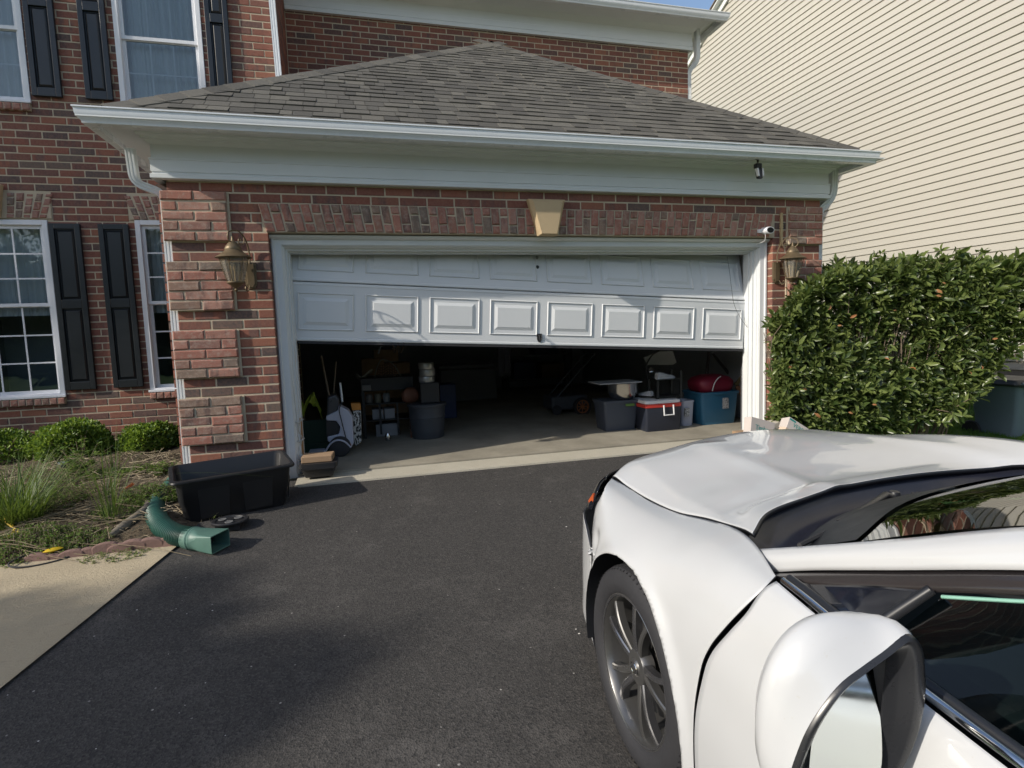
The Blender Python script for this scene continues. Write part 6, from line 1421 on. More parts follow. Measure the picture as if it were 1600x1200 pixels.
# --- hood (buckled upward towards its far side)
H = [[(.69,.655,.745),(.82,.50,.765),(.905,.30,.77),(.935,.05,.795),(.905,-.2,.83),(.86,-.45,.835),(.72,-.66,.82)],
     [(.66,.655,.80),(.79,.50,.82),(.87,.30,.83),(.90,.05,.86),(.87,-.2,.892),(.82,-.45,.895),(.69,-.66,.875)],
     [(.52,.652,.80),(.60,.50,.845),(.66,.31,.885),(.68,.10,.915),(.66,-.15,.935),(.62,-.42,.935),(.54,-.66,.92)],
     [(.33,.655,.815),(.35,.50,.868),(.37,.34,.915),(.38,.165,.948),(.36,-.10,.955),(.34,-.42,.970),(.31,-.67,.985)],
     [(.10,.66,.852),(.10,.51,.895),(.11,.375,.936),(.12,.235,.955),(.12,-.06,.962),(.11,-.40,.995),(.08,-.68,1.035)],
     [(-.10,.655,.905),(-.09,.53,.925),(-.08,.42,.945),(-.06,.27,.968),(-.04,-.06,.978),(-.05,-.40,1.008),(-.10,-.69,1.060)],
     [(-.28,.675,.955),(-.20,.575,.972),(-.165,.44,.985),(-.12,.25,.995),(-.10,-.10,1.0),(-.12,-.42,1.010),(-.26,-.695,1.065)],
     [(-.36,.695,.975),(-.285,.59,.995),(-.235,.43,1.002),(-.185,.20,1.008),(-.165,-.12,1.01),(-.185,-.45,1.006),(-.345,-.70,1.050)]]
G = surf(H, 76, 64)
for i, r in enumerate(G):          # raised character ridges and a shallow dent
    for j, p in enumerate(r):
        for (b0, a0, w, h) in ((.215+.05*(.6-p.x), 0, .045, .006), (-.50, 0, .05, .006)):
            if p.x < .75: p.z += h*math.exp(-((p.y-b0)/w)**2)
        bc = .505+.125*max(0, min(1, (.78-p.x)/.9)); fd = min(1, max(0, (p.x+.22)/.2))*min(1, max(0, (.80-p.x)/.12)); p.z += .013*fd*(max(0, 1-(p.y-bc)/max(.02, .66-bc)) if p.y > bc else max(0, 1-(bc-p.y)/.33))
        p.z += .009*math.exp(-((p.x-.62)/.10)**2-((p.y-.16)/.07)**2) - .004*math.exp(-((p.x-.45)/.06)**2-((p.y-.10)/.05)**2)
        p.z -= .010*math.exp(-((p.x-.34)/.20)**2-((p.y-.40)/.12)**2) - .008*math.exp(-((p.x-.02)/.12)**2-((p.y-.50)/.10)**2)
patch('hood', G, flip=False)
# --- fender
def fender(side, h0=0.0):
    F = [[(.645,.671,.797),(.545,.658,.799),(.33,.664,.815),(.10,.669,.851),(-.10,.664,.903),(-.28,.684,.950),(-.42,.725,.968),(-.575,.790,.972)],
         [(.545,.742,.806),(.475,.740,.803),(.32,.745,.812),(.10,.755,.838),(-.10,.765,.875),(-.28,.785,.918),(-.44,.812,.942),(-.590,.832,.955)],
         [(.490,.787,.785),(.44,.803,.778),(.31,.815,.782),(.10,.832,.800),(-.10,.842,.828),(-.28,.855,.862),(-.43,.868,.885),(-.575,.875,.900)],
         [(.522,.800,.722),(.46,.826,.717),(.31,.868,.728),(.10,.892,.748),(-.10,.893,.765),(-.28,.892,.790),(-.41,.895,.812),(-.540,.898,.830)],
         [(.515,.812,.665),(.46,.838,.655),(.31,.885,.672),(.10,.908,.690),(-.10,.910,.700),(-.28,.908,.715),(-.39,.910,.735),(-.500,.912,.750)],
         [(.475,.838,.60),(.44,.850,.585),(.31,.892,.60),(.10,.915,.615),(-.10,.918,.625),(-.28,.918,.64),(-.38,.918,.655),(-.475,.918,.665)],
         [(.40,.862,.50),(.39,.864,.48),(.31,.89,.48),(.10,.912,.50),(-.10,.918,.50),(-.28,.922,.50),(-.38,.922,.505),(-.462,.922,.51)],
         [(.36,.868,.30),(.35,.87,.30),(.31,.87,.30),(.10,.90,.30),(-.10,.905,.30),(-.28,.908,.30),(-.38,.908,.30),(-.465,.908,.30)],
         [(.36,.86,.19),(.35,.86,.19),(.31,.86,.19),(.10,.88,.19),(-.10,.885,.18),(-.28,.888,.17),(-.38,.888,.17),(-.475,.888,.17)]]
    G = surf(F, 70, 90)
    C0 = (-.03, .36); R0 = .385
    for r in G:
        for p in r:
            p.z -= .0; d = math.hypot(p.x-C0[0], p.z-C0[1])
            # flared lip around the arch
            if R0-.12 < d < R0+.09 and p.y > .8: p.y += .014*math.exp(-((d-R0)/.030)**2)
            # fold dent above the front of the arch, small dings
            p.y -= .016*math.exp(-((p.x-.33)/.05)**2-((p.z-.66)/.05)**2) - .006*math.exp(-((p.x-.27)/.03)**2-((p.z-.66)/.04)**2)
            p.z += h0*1.0
            p.y *= side
    def edit(m):
        def keepf(v):
            a, b, c = v[0], abs(v[1]), v[2]-h0
            if b < .78: return 1.0
            d = math.hypot(a-C0[0], c-C0[1])-R0 if c > C0[1] else abs(a-C0[0])-R0
            # the bumper corner line in front of the arch
            if a > C0[0]+.05: d = min(d, (c-.565)+(a-.30)*-.30 if a < .42 else (c-.565)+.036*-1+(a-.42)*-.62)
            return d
        clip(m, keepf)
    return patch('front_fender', G, flip=(side < 0), edit=edit, th=.006)
fender(1); fender(-1, .10)
# --- front bumper
B = []
for h, pull in ((.665,.02),(.60,.0),(.50,-.005),(.40,.0),(.30,.02),(.20,.05),(.14,.09)):
    base = [(.385,.874),(.475,.860),(.575,.836),(.68,.790),(.78,.69),(.865,.56),(.92,.38),(.945,.18),(.95,0)]
    k = 1.0
    row = []
    for q, (a, b) in enumerate(base):
        hh = h if q > 2 else min(h, .60+.02*q*2) if h > .6 else h
        if q == 0 and h > .58: hh = .575
        if h > .62 and q >= 3: hh = .655+.012*(q-3)
        a2 = a-pull*(q/8)-(.03 if h < .25 and q < 2 else 0)
        row.append(Vector((a2, b-(.03 if h < .2 else 0), hh)))
    B.append(row)
G = surf(B, 30, 50); patch('front_bumper', [list(r)+[Vector((p.x,-p.y,p.z)) for p in r[-2::-1]] for r in G], flip=True, th=.012)
# grille behind and the mouth
m = M(); m.box(.80,.90,-.45,.45,.30,.62); cobj('grille', m, CBLK)
# headlights
def headlight(s, dh):
    R_ = [[(.655,.690,.792),(.70,.672,.780),(.77,.620,.775),(.83,.52,.775),(.875,.42,.77)],
          [(.590,.742,.800),(.675,.715,.775),(.76,.655,.755),(.83,.56,.745),(.88,.45,.745)],
          [(.545,.778,.785),(.640,.757,.745),(.735,.705,.715),(.815,.62,.70),(.88,.50,.70)],
          [(.550,.793,.725),(.615,.790,.700),(.690,.755,.685),(.785,.675,.675),(.865,.56,.675)],
          [(.565,.797,.690),(.605,.800,.682),(.670,.775,.672),(.770,.695,.662),(.86,.57,.662)]]
    G = surf(R_, 20, 24); G = [[Vector((p.x, p.y*s, p.z+dh)) for p in r] for r in G]
    f = patch('headlight', G, CGL, .004, flip=(s < 0))
    AM = simple('amber_reflector', (.38,.065,.012), .3, var=.2, sc=80)
    m = M(); P = [(.592,.800,.695),(.637,.792,.705),(.588,.789,.758),(.566,.797,.735),(.572,.802,.705)]; m.add([(a, (b-.0035)*s, c+dh) for a, b, c in P]+[(a, (b-.01)*s, c+dh) for a, b, c in P], [(0,1,2,3,4)]+[(i,(i+1)%5,5+(i+1)%5,5+i) for i in range(5)])
    cobj('amber_reflector', m, AM, f, 20)
headlight(1, 0); headlight(-1, .04)
# --- inner black structure so that gaps read dark; wheel housings
m = M(); m.box(-.60,.60,-.60,.60,.22,.74); m.box(-.50,-.20,-.66,.66,.70,.88); cobj('engine_bay', m, CBLK)
def housing(ca, s, nm='wheel_housing'):
    m = M(); n = 24; P = []
    for k in range(n+1):
        a = -.35+(math.pi+.7)*k/n; P.append((ca+.405*math.cos(a), .36+.395*math.sin(a)))
    m.grid([[(a, s*b, h) for b in (.60,.90)] for a, h in P], flip=(s < 0)); q = [(a, s*.60, h) for a, h in P]; m.add(q, [tuple(range(len(q)))]); return cobj(nm, m, CBLK, fix=False)
for s in (1,-1): housing(-.03, s); housing(-2.83, s)
# --- doors and rear quarter as side panels
def side(name, stA, tops, s, th=.012, arch=None, xtra=0):
    """stA: list of stations, each a list of (a,b,h) from the belt line down"""
    G = surf([[st[i] for st in stA] for i in range(len(stA[0]))], 40, 46); G = [[Vector((p.x, p.y*s, p.z)) for p in r] for r in G]
    def edit(m):
        if arch is None: return
        clip(m, lambda v: (math.hypot(v[0]-arch, v[2]-.36) if v[2] > .36 else abs(v[0]-arch))-.385)
    return patch(name, G, flip=(s < 0), th=th, edit=edit)
S0 = [(-.616,.822,.985),(-.606,.852,.960),(-.596,.882,.902),(-.561,.902,.832),(-.520,.917,.752),(-.495,.922,.667),(-.475,.926,.51),(-.477,.912,.30),(-.486,.890,.17)]
S1 = [(-.80,.848,.992),(-.80,.872,.968),(-.80,.896,.905),(-.80,.908,.83),(-.80,.922,.75),(-.80,.928,.66),(-.80,.930,.51),(-.80,.914,.30),(-.80,.892,.17)]
S2 = [(-1.15,.868,.990),(-1.15,.888,.965),(-1.15,.906,.90),(-1.15,.912,.82),(-1.15,.928,.74),(-1.15,.932,.65),(-1.15,.932,.51),(-1.15,.915,.30),(-1.15,.892,.17)]
S3 = [(-1.66,.872,1.0),(-1.66,.892,.975),(-1.66,.908,.91),(-1.66,.914,.83),(-1.66,.930,.75),(-1.66,.932,.65),(-1.66,.930,.51),(-1.66,.914,.30),(-1.66,.890,.17)]
sh = lambda S, d: [(a+d, b, c) for a, b, c in S]
S4 = [(-2.35,.862,1.02),(-2.35,.885,.99),(-2.35,.905,.92),(-2.36,.912,.84),(-2.38,.925,.76),(-2.38,.928,.65),(-2.36,.925,.51),(-2.34,.908,.30),(-2.34,.886,.17)]
S5 = [(-2.95,.82,1.03),(-2.95,.85,1.0),(-2.95,.885,.93),(-2.95,.90,.85),(-2.95,.91,.76),(-2.95,.912,.65),(-2.95,.91,.51),(-2.95,.89,.30),(-2.95,.87,.17)]
S6 = [(-3.55,.70,1.03),(-3.58,.74,1.0),(-3.60,.79,.93),(-3.62,.81,.85),(-3.64,.82,.76),(-3.66,.82,.65),(-3.66,.82,.51),(-3.62,.80,.32),(-3.58,.78,.22)]
for s in (1,-1):
    d1 = side('front_door', [S0,S1,S2,S3], None, s); side('rear_door', [sh(S3,-.008),[(a-.35,b,c) for a,b,c in S3],[(a+.2,b,c) for a,b,c in S4],S4], None, s, arch=-2.83); side('rear_quarter', [sh(S4,-.008),S5,S6], None, s, arch=-2.83)
    m = M(); cobj('sill', m.box(-2.5,-.47,s*.80 if s>0 else -.86,.86 if s>0 else -.80,.13,.20), CBLK)
    m = M(); cobj('door_handle', m.tube([(-1.42,s*.925,.86),(-1.44,s*.95,.865),(-1.60,s*.95,.87),(-1.62,s*.925,.87)], .012, 8), PAINT)
    # chrome strip and black seal along the belt
    m = M(); P = [(a, s*b, c) for a, b, c in ((-.628,.812,.990),(-.72,.826,.997),(-.85,.842,1.000),(-1.15,.856,1.000),(-1.66,.860,1.010),(-2.35,.852,1.032))]
    m.tube(curve3(P, 6), .009, 8); cobj('belt_trim', m, CHR)
    m = M(); m.tube(curve3([(a, b-s*.016, c+.004) for a, b, c in P], 6), .010, 8); cobj('belt_seal', m, CBLK)
# --- rear panels
G = surf([[(-3.55,.70,1.03),(-3.56,.35,1.06),(-3.57,0,1.07),(-3.56,-.35,1.06),(-3.55,-.70,1.03)],[(-3.66,.78,.85),(-3.76,.40,.87),(-3.80,0,.88),(-3.76,-.40,.87),(-3.66,-.78,.85)],[(-3.66,.82,.60),(-3.80,.42,.60),(-3.86,0,.60),(-3.80,-.42,.60),(-3.66,-.82,.60)],[(-3.60,.79,.28),(-3.74,.40,.27),(-3.80,0,.27),(-3.74,-.40,.27),(-3.60,-.79,.28)]], 20, 20); patch('rear_bumper', G, flip=False)
G = surf([[(-2.80,.66,1.06),(-2.80,.33,1.10),(-2.80,0,1.11),(-2.80,-.33,1.10),(-2.80,-.66,1.06)],[(-3.2,.68,1.05),(-3.2,.34,1.09),(-3.2,0,1.10),(-3.2,-.34,1.09),(-3.2,-.68,1.05)],[(-3.55,.70,1.03),(-3.56,.35,1.06),(-3.57,0,1.07),(-3.56,-.35,1.06),(-3.55,-.70,1.03)]], 14, 16); patch('boot_lid', G, flip=True)
for s in (1,-1):
    G = surf([[(-2.35,.852*s,1.03),(-2.35,.70*s,1.15)],[(-2.75,.83*s,1.035),(-2.75,.68*s,1.09)],[(-2.95,.815*s,1.03),(-2.95,.67*s,1.065)],[(-3.55,.70*s,1.03),(-3.55,.67*s,1.035)]], 16, 6); patch('rear_shoulder', G, flip=(s > 0))
# --- roof, pillars
ROOF = [[(-1.28,.57,1.385),(-1.22,.30,1.415),(-1.20,0,1.425),(-1.22,-.30,1.415),(-1.28,-.57,1.385)],[(-1.7,.57,1.425),(-1.7,.3,1.455),(-1.7,0,1.465),(-1.7,-.3,1.455),(-1.7,-.57,1.425)],[(-2.2,.56,1.40),(-2.2,.3,1.43),(-2.2,0,1.44),(-2.2,-.3,1.43),(-2.2,-.56,1.40)]]
patch('roof', surf(ROOF, 20, 20), flip=True)
for s in (1,-1):
    bot = [(-.505,.742,.938),(-.62,.727,1.000),(-.81,.708,1.095),(-1.03,.690,1.205),(-1.30,.655,1.325),(-1.70,.64,1.385),(-2.15,.635,1.345),(-2.55,.66,1.20),(-2.85,.70,1.07)]
    top = [(-.425,.722,.962),(-.56,.704,1.030),(-.775,.672,1.142),(-1.0,.636,1.262),(-1.28,.575,1.385),(-1.70,.575,1.425),(-2.20,.565,1.40),(-2.62,.60,1.20),(-2.92,.65,1.065)]
    G = surf([[Vector((a, b, c)) for a, b, c in bot], [(Vector(p)+Vector(q))/2+Vector((0,.012,.006)) for p, q in zip(bot, top)], [Vector(p) for p in top]], 8, 60)
    patch('roof_rail', [[Vector((p.x, p.y*s, p.z)) for p in r] for r in G], flip=(s > 0), th=.02)
    # black door frame band under the rail
    b2 = [(a-.012, b+.026, c-.034) for a, b, c in bot]; b2[0] = (-.545,.772,.955); b2[1] = (-.64,.762,.985)
    G = surf([[Vector(p) for p in b2], [(Vector(p)+Vector(q))/2+Vector((0,.007,0)) for p, q in zip(bot, b2)], [Vector(p)+Vector((0,-.004,-.002)) for p in bot]], 5, 50)
    patch('window_frame', [[Vector((p.x, p.y*s, p.z)) for p in r] for r in G], simple('window_frame_black', (.030,.026,.026), .18), flip=(s > 0), th=.012)
    # drip chrome hairline
    m = M(); m.tube(curve3([(a-.006, s*(b+.018), c-.020) for a, b, c in bot[1:7]], 6), .0022, 5); cobj('frame_moulding', m, CHR)
    # sail panel, divider and side glass
    m = M(); P = [(-.60,.800,.985),(-.885,.836,1.002),(-.920,.757,1.118),(-.80,.738,1.060),(-.66,.768,.992)]; m.add([(a, b*s, c) for a, b, c in P], [(0,1,2,3,4)]); cobj('sail_panel', m, simple('sail_black', (.010,.012,.020), .15), th=.004, fix=False)
    m = M(); m.tube([(-.870,s*.840,1.002),(-.893,s*.803,1.058),(-.928,s*.758,1.125)], [.012,.012,.010], 8); cobj('divider_bar', m, CBLK)
    G = surf([[Vector((-.895,.834,1.002)),Vector((-1.3,.852,1.002)),Vector((-1.66,.855,1.01))],[Vector((-.935,.752,1.112)),Vector((-1.28,.700,1.262)),Vector((-1.66,.676,1.325))]], 8, 16)
    patch('side_window', [[Vector((p.x, p.y*s-.012*s, p.z)) for p in r] for r in G], CGLASS, 0, flip=(s < 0))
    m = M(); m.tube(curve3([(p.x-.0, (p.y-.012)*s, p.z) for p in cr([Vector((-.935,.752,1.112)),Vector((-1.28,.700,1.262)),Vector((-1.66,.676,1.325))], 8)], 3), .0035, 6); cobj('glass_edge', m, simple('green_glass_edge', (.22,.42,.33), .2))
    G = surf([[Vector((-1.70,.855,1.01)),Vector((-2.3,.845,1.03)),Vector((-2.45,.83,1.03))],[Vector((-1.70,.645,1.365)),Vector((-2.12,.640,1.335)),Vector((-2.40,.665,1.22))]], 8, 16)
    patch('rear_side_window', [[Vector((p.x, p.y*s-.012*s, p.z)) for p in r] for r in G], CGLASS, 0, flip=(s < 0))
    m = M(); m.hexa([(-1.64,s*.845,1.0),(-1.73,s*.845,1.0),(-1.73,s*.80,1.0),(-1.64,s*.80,1.0),(-1.64,s*.655,1.37),(-1.73,s*.65,1.372),(-1.73,s*.62,1.37),(-1.64,s*.62,1.37)]); cobj('door_pillar', m, CBLK)
# windscreen, back glass, cowl, wipers
WS = [[(-.50,.672,.985),(-.405,.45,1.010),(-.35,.15,1.022),(-.35,-.15,1.022),(-.405,-.45,1.010),(-.50,-.672,.985)],[(-.90,.635,1.215),(-.82,.40,1.245),(-.79,.14,1.258),(-.79,-.14,1.258),(-.82,-.40,1.245),(-.90,-.635,1.215)],[(-1.28,.575,1.383),(-1.24,.36,1.407),(-1.21,.12,1.419),(-1.21,-.12,1.419),(-1.24,-.36,1.407),(-1.28,-.575,1.383)]]
G = surf(WS, 20, 24); patch('windscreen', G, CGLASS, 0, flip=True)
m = M(); m.grid([[p+Vector((.003,0,.004)) for p in r] for r in G[:5]]); cobj('glass_border', m, simple('ceramic_border_dark_reflection', (.010,.011,.014), .42), fix=False)  # border widened; its upper rows paint the dark reflection in the glass
G = surf([[(-2.20,.56,1.398),(-2.18,0,1.438),(-2.20,-.56,1.398)],[(-2.55,.60,1.24),(-2.52,0,1.28),(-2.55,-.60,1.24)],[(-2.85,.64,1.07),(-2.84,0,1.11),(-2.85,-.64,1.07)]], 12, 16); patch('rear_window', G, CGLASS, 0, flip=True)
C_ = [[(-.34,.695,.952),(-.262,.585,.972),(-.215,.43,.982),(-.165,.20,.988),(-.145,-.12,.990),(-.165,-.45,.988),(-.325,-.70,1.035)],
      [(-.40,.70,.905),(-.335,.57,.925),(-.28,.43,.935),(-.235,.20,.940),(-.215,-.12,.940),(-.24,-.45,.960),(-.37,-.70,.98)],
      [(-.47,.705,.925),(-.41,.56,.950),(-.36,.43,.962),(-.31,.20,.972),(-.29,-.12,.972),(-.33,-.45,.975),(-.44,-.70,.97)],
      [(-.545,.735,.975),(-.47,.60,.985),(-.415,.43,1.0),(-.362,.20,1.012),(-.352,-.12,1.012),(-.41,-.45,1.0),(-.51,-.70,.975)]]
COWL = simple('cowl_plastic', (.013,.014,.022), .33, var=.3, sc=10); G = surf(C_, 20, 60); patch('cowl_panel', G, COWL, 0, flip=False)
m = M()
for k in range(34):
    b = -.02-.016*k; a = -.262-.0018*k-.0005*k; m.box(a-.045, a+.035, b-.0035, b+.0035, .966, .973)
cobj('cowl_grille', m, CBLK, kind='stuff')
def wiper(b0, a0, h0, b1, a1, h1):
    m = M(); m.tube([(a0,b0,h0),(a0-.02,b0+(b1-b0)*.15,h0+.028),(a0+(a1-a0)*.6,b0+(b1-b0)*.55,h0+(h1-h0)*.55+.028),(a1,b1,h1+.018)], [.014,.011,.008,.005], 8)
    w = cobj('wiper', m, CBLK); m = M(); m.lathe([(0,.028),(.014,.026),(.019,.012),(.019,-.01)], (a0,b0,h0), 14); cobj('wiper_pivot', m, CBLK, w)
    m = M(); c = Vector((a1,b1,h1)); d = Vector((a1-a0,(b1-b0),(h1-h0))).normalized(); m.tube([c-d*.30+Vector((0,0,.004)), c+d*.22+Vector((0,0,.004))], .0065, 6); cobj('wiper_blade', m, BLKR, w)
wiper(.12,-.285,.985, .50,-.455,1.008); wiper(-.40,-.31,.98, .02,-.40,1.035)
# dashboard and seats seen through the glass
m = M(); m.box(-1.05,-.45,-.66,.66,.55,.90); bevel(cobj('dashboard', m, INT), .05, 3)
for s in (.36,-.36):
    m = M(); m.box(-1.95,-1.42,s-.25,s+.25,.30,.52); bevel(cobj('seat', m, INT), .06, 3); m = M(); m.hexa([(-2.0,s-.23,.45),(-2.0,s+.23,.45),(-1.85,s+.23,.45),(-1.85,s-.23,.45),(-2.25,s-.2,1.05),(-2.25,s+.2,1.05),(-2.13,s+.2,1.05),(-2.13,s-.2,1.05)]); bevel(cobj('seat_back', m, INT), .05, 3); m = M(); m.box(-2.28,-2.18,s-.12,s+.12,1.08,1.24); bevel(cobj('headrest', m, INT), .04, 3)
m = M(); m.lathe([(.175,-.012),(.187,0),(.175,.012),(.163,0),(.175,-.012)], (0,0,0), 28, axis='x'); m.v = [(-1.28+x-.25*z*.0+(-.30)*z, .36+y, .93+z) for x, y, z in m.v]; cobj('steering_wheel', m, CBLK)
m = M(); m.box(-3.4,-.5,-.78,.78,.22,.30); cobj('floor_pan', m, CBLK)
for s in (1,-1): m = M(); m.add([(-.62,s*.80,.92),(-2.4,s*.80,.92),(-2.4,s*.80,.25),(-.62,s*.80,.25)], [(0,1,2,3)]); cobj('door_lining', m, INT, fix=False)
m = M(); m.box(-3.4,-2.35,-.74,.74,.30,.98); cobj('rear_shelf', m, INT)
# --- wheels
def wheel(a, s, turn=0.0):
    g = .893; m = M(); R_ = .345; c = (a, s*.80, .355)
    pr = [(.245,-.10),(.25,-.112),(.275,-.118),(.315,-.115),(.335,-.100),(.345,-.070),(.3465,0),(.345,.060),(.338,.085),(.318,.100),(.285,.106),(.258,.100),(.247,.090),(.243,.082)]
    m.lathe([(r, z*s) for r, z in pr], c, 72, axis='y'); m.v = [(x, y, z) for x, y, z in m.v]
    w = cobj('wheel', m, TYRE, sm=35)
    m = M()
    for zz in (-.045,-.015,.02,.05): m.lathe([(.3468,zz*s-.003),(.3474,zz*s),(.3468,zz*s+.003)], c, 60, axis='y')
    # tread blocks on the shoulder
    mm = M()
    for k in range(80):
        q = 2*math.pi*k/80; ca, sa = math.cos(q), math.sin(q); P = []
        for r, z in ((.3295,.089),(.344,.066),(.3455,.066),(.333,.096)):
            for dq in (-.010,.010): P.append((c[0]+r*math.cos(q+dq), c[1]+z*s, c[2]+r*math.sin(q+dq)))
        mm.add(P, [(0,1,3,2),(2,3,5,4),(4,5,7,6),(0,2,4,6),(1,7,5,3)])
    cobj('tread_blocks', mm, TYRE, w, kind='stuff')
    m = M(); m.lathe([(r, z*s) for r, z in ((.247,.088),(.249,.092),(.243,.094),(.237,.088),(.228,.060),(.222,-.06),(.215,-.08))], c, 72, axis='y'); cobj('rim', m, RIMM, w, 35)
    m = M(); m.lathe([(r, z*s) for r, z in ((.2385,.0915),(.2440,.0945),(.2465,.093))], c, 72, axis='y'); cobj('rim_lip', m, RIMD, w, 35)
    # five twin spokes with a twisted sickle shape
    for k in range(5):
        for j, (o0, o1, tw) in enumerate(((-.17,-.16,.12),(.17,.34,-.02))):
            q = 2*math.pi*k/5+turn; P = []
            m = M(); N = 7
            for i in range(N+1):
                f = i/N; r = .050+.185*f; ang = q+(o0*(1-f)**.7*1.4+o1*f)*(.9)+tw*math.sin(math.pi*f)*.8; wd = .014*(1-f)+.009*f+.012*max(0, f-.8)*2.2; z1 = .070+.012*math.sin(math.pi*f*.9)-.0*f; z0 = z1-.030
                ca, sa = math.cos(ang), math.sin(ang)
                for side_, zz in ((-1,z0),(-1,z1-.004),(-.62,z1),(.62,z1),(1,z1-.004),(1,z0)):
                    P.append((c[0]+r*ca-side_*wd*sa, c[1]+s*zz, c[2]+r*sa+side_*wd*ca))
            F = [(i*6+e, i*6+e+1, (i+1)*6+e+1, (i+1)*6+e) for i in range(N) for e in range(5)]; m.add(P, F); cobj('spoke', m, RIMM if j else RIMD, w, 35)
    m = M(); m.lathe([(r, z*s) for r, z in ((0,.082),(.022,.081),(.028,.076),(.030,.074),(.058,.072),(.066,.060),(.068,.03))], c, 32, axis='y'); cobj('hub', m, RIMM, w, 35)
    for k in range(5):
        q = 2*math.pi*(k+.5)/5+turn; m = M(); m.lathe([(0,.072*s),(.007,.071*s),(.009,.06*s)], (c[0]+.046*math.cos(q), c[1], c[2]+.046*math.sin(q)), 8, axis='y'); cobj('wheel_nut', m, CHR, w, 30)
    # maker's oval with the slanted letter
    m = M(); m.lathe([(.0185,.0822*s),(.0215,.0836*s),(.0235,.0822*s)], (c[0], c[1], c[2]), 28, axis='y'); 
    m.v = [(c[0]+(x-c[0])*1.12, y, c[2]+(z-c[2])*.82) for x, y, z in m.v]
    for P in ([(-.012,-.010),(-.007,-.010),(-.003,.010),(-.008,.010)], [(.007,-.010),(.012,-.010),(.016,.010),(.011,.010)], [(-.006,-.003),(.010,.0005),(.011,.004),(-.005,.0005)]):
        m.prism([(c[0]-p*s-.002, c[2]+q) for p, q in P], c[1]+.0815*s, c[1]+.0838*s)
    cobj('emblem', m, CHR, w, 30)
    m = M(); m.lathe([(r, z*s) for r, z in ((.0,.0),(.165,.0),(.165,.012),(.06,.014),(.0,.014))], c, 48, axis='y'); cobj('brake_disc', m, simple('brake_iron', (.10,.095,.09), .4, .8), w, 35)
    m = M(); m.lathe([(r, z*s) for r, z in ((.0,-.05),(.218,-.05))], c, 32, axis='y'); cobj('wheel_back', m, CBLK, w)
for s in (1,-1): wheel(-.03, s, .35); wheel(-2.83, s, .9)
# --- torn arch liner clips and crack lines at the left front corner
m = M(); m.tube(curve3([(.395,.866,.575),(.41,.862,.50),(.405,.860,.40),(.40,.858,.30),(.39,.857,.20)], 6), .004, 6)
m.tube([(.37,.850,.50),(.40,.862,.495)], .006, 5); m.tube([(.37,.850,.36),(.40,.862,.355)], .006, 5); cobj('liner_clip', m, simple('pale_nylon', (.45,.47,.42), .5))
m = M(); m.tube([(.455,.8505,.585),(.44,.858,.562),(.42,.866,.55),(.398,.8715,.532)], .0016, 5); cobj('crack', m, CBLK)
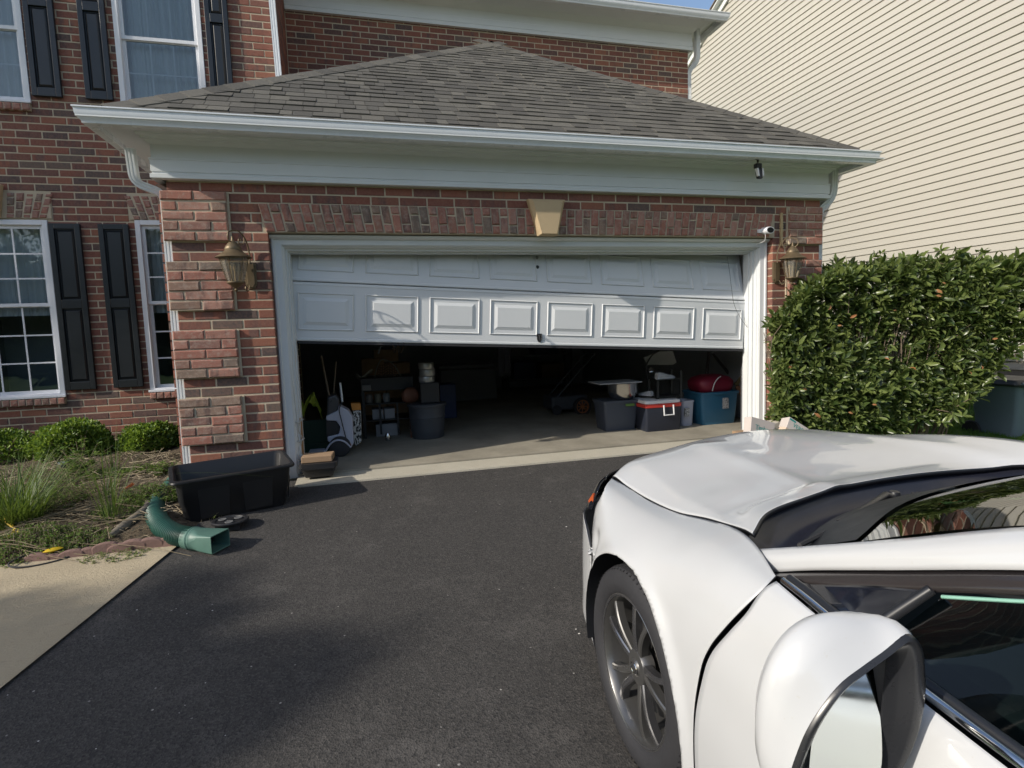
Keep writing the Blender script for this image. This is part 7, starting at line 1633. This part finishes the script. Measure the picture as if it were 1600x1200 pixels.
# --- left mirror (the photographer's side) and its twin
def mirror(s):
    pix = [(1416,993),(1382,1018),(1348,1042),(1314,1068),(1285,1103),(1262,1140),(1247,1176),(1236,1213),(1233,1252),(1250,1286),(1302,1280),(1355,1248),(1400,1205),(1428,1150),(1441,1090),(1440,1032),(1433,1003)]
    gpx = [(1386,1024),(1366,1038),(1340,1058),(1314,1083),(1294,1112),(1277,1145),(1264,1177),(1254,1210),(1250,1240),(1262,1262),(1295,1250),(1332,1226),(1360,1190),(1373,1150),(1380,1110),(1384,1070),(1387,1040)]
    inv = CARM.inverted()
    def up(u, v, a):
        o_ = inv@CAM; d = inv.to_3x3()@ray(u, v); return o_+d*((a-o_.x)/d.x)
    a0 = -1.045
    def fit(P, n=64): 
        Q = P+[P[0]]; Q2 = [Vector(p) for p in P]; L = len(Q2); out = []
        for k in range(n):
            u = k/n*L; i = int(u); f = u-i; a, b, c, d = Q2[(i-1)%L], Q2[i%L], Q2[(i+1)%L], Q2[(i+2)%L]
            out.append(.5*((2*b)+(c-a)*f+(2*a-5*b+4*c-d)*f*f+(3*b-a-3*c+d)*f**3))
        return out
    rim = fit([up(u, v, a0) for u, v in pix]); gl = fit([up(u, v, a0+.012) for u, v in gpx])
    if s < 0: pass
    c = sum(rim, Vector())/len(rim)
    def ringp(R_, sc, da, shift=(0,0)): return [Vector((p.x+da, c.y+(p.y-c.y)*sc+shift[0], c.z+(p.z-c.z)*sc+shift[1])) for p in R_]
    ry = max(abs(p.y-c.y) for p in rim); rz = max(abs(p.z-c.z) for p in rim)
    def ringb(sc, da, bl_, shift=(0,0)):
        out = []
        for p in rim:
            y_, z_ = p.y-c.y, p.z-c.z; an = math.atan2(z_/rz, y_/ry); q = (abs(math.cos(an))**2.15+abs(math.sin(an))**2.15)**(-1/2.15); ey, ez = ry*q*math.cos(an)*.97, rz*q*math.sin(an)*.97
            out.append(Vector((p.x+da, c.y+(y_+(ey-y_)*bl_)*sc+shift[0], c.z+(z_+(ez-z_)*bl_)*sc+shift[1])))
        return out
    S = lambda L: [Vector((p.x, p.y*s, p.z)) for p in L]
    out = (.0, .0)
    shell = [ringp(rim,1.0,.0), ringb(1.045,.010,.12), ringb(1.10,.026,.35,(.003,0)), ringb(1.115,.045,.6,(.008,0)), ringb(1.065,.065,.8,(.010,0)), ringb(.93,.086,.95,(.009,0)), ringb(.68,.104,1,(.004,0)), ringp(rim,.33,.114), ringp(rim,.10,.118)]
    m = M(); rings(m, [S(r) for r in shell], 0, False, True)
    f = cobj('mirror', m, PAINT, sm=70)
    # black bezel: frame, recess towards the glass
    gc = sum(gl, Vector())/len(gl)
    def bl(t_, da): return [Vector((p.x+da, p.y+(q.y-p.y)*t_, p.z+(q.z-p.z)*t_)) for p, q in zip(rim, gl)]
    m = M(); rings(m, [S(r) for r in (ringp(rim,1.012,.006), ringp(rim,1.0,-.005), bl(.12,-.008), bl(.35,-.004), bl(.62,.006), bl(.95,.012), bl(1.0,.016))], 0, False, False); cobj('mirror_bezel', m, simple('satin_black', (.02,.021,.024), .28), f, 60)
    ctr = sum(gl, Vector())/len(gl); tilt = lambda p: Vector((p.x+.003+.02*(p.y-ctr.y)+.30*(p.z-ctr.z), p.y*s, p.z))
    m = M(); m.add([tilt(p) for p in gl], [tuple(range(len(gl)))]); me_ = cobj('mirror_glass', m, simple('mirror_silver', (.78,.82,.80), .01, 1.0, var=.0), f, None, fix=False)
    # base arm to the sail
    m = M(); P0 = Vector((c.x+.03, (c.y-.10)*s, c.z-.075)); m.tube([Vector((c.x+.085,(c.y-.02)*s,c.z-.05)), Vector((c.x+.10,(c.y-.12)*s,c.z-.07)), Vector((-.86,s*.84,.985)), Vector((-.80,s*.81,.985))], [.030,.030,.028,.032], 14); cobj('mirror_arm', m, simple('satin_black', (.02,.021,.024), .28), f, 60)
mirror(1); mirror(-1)
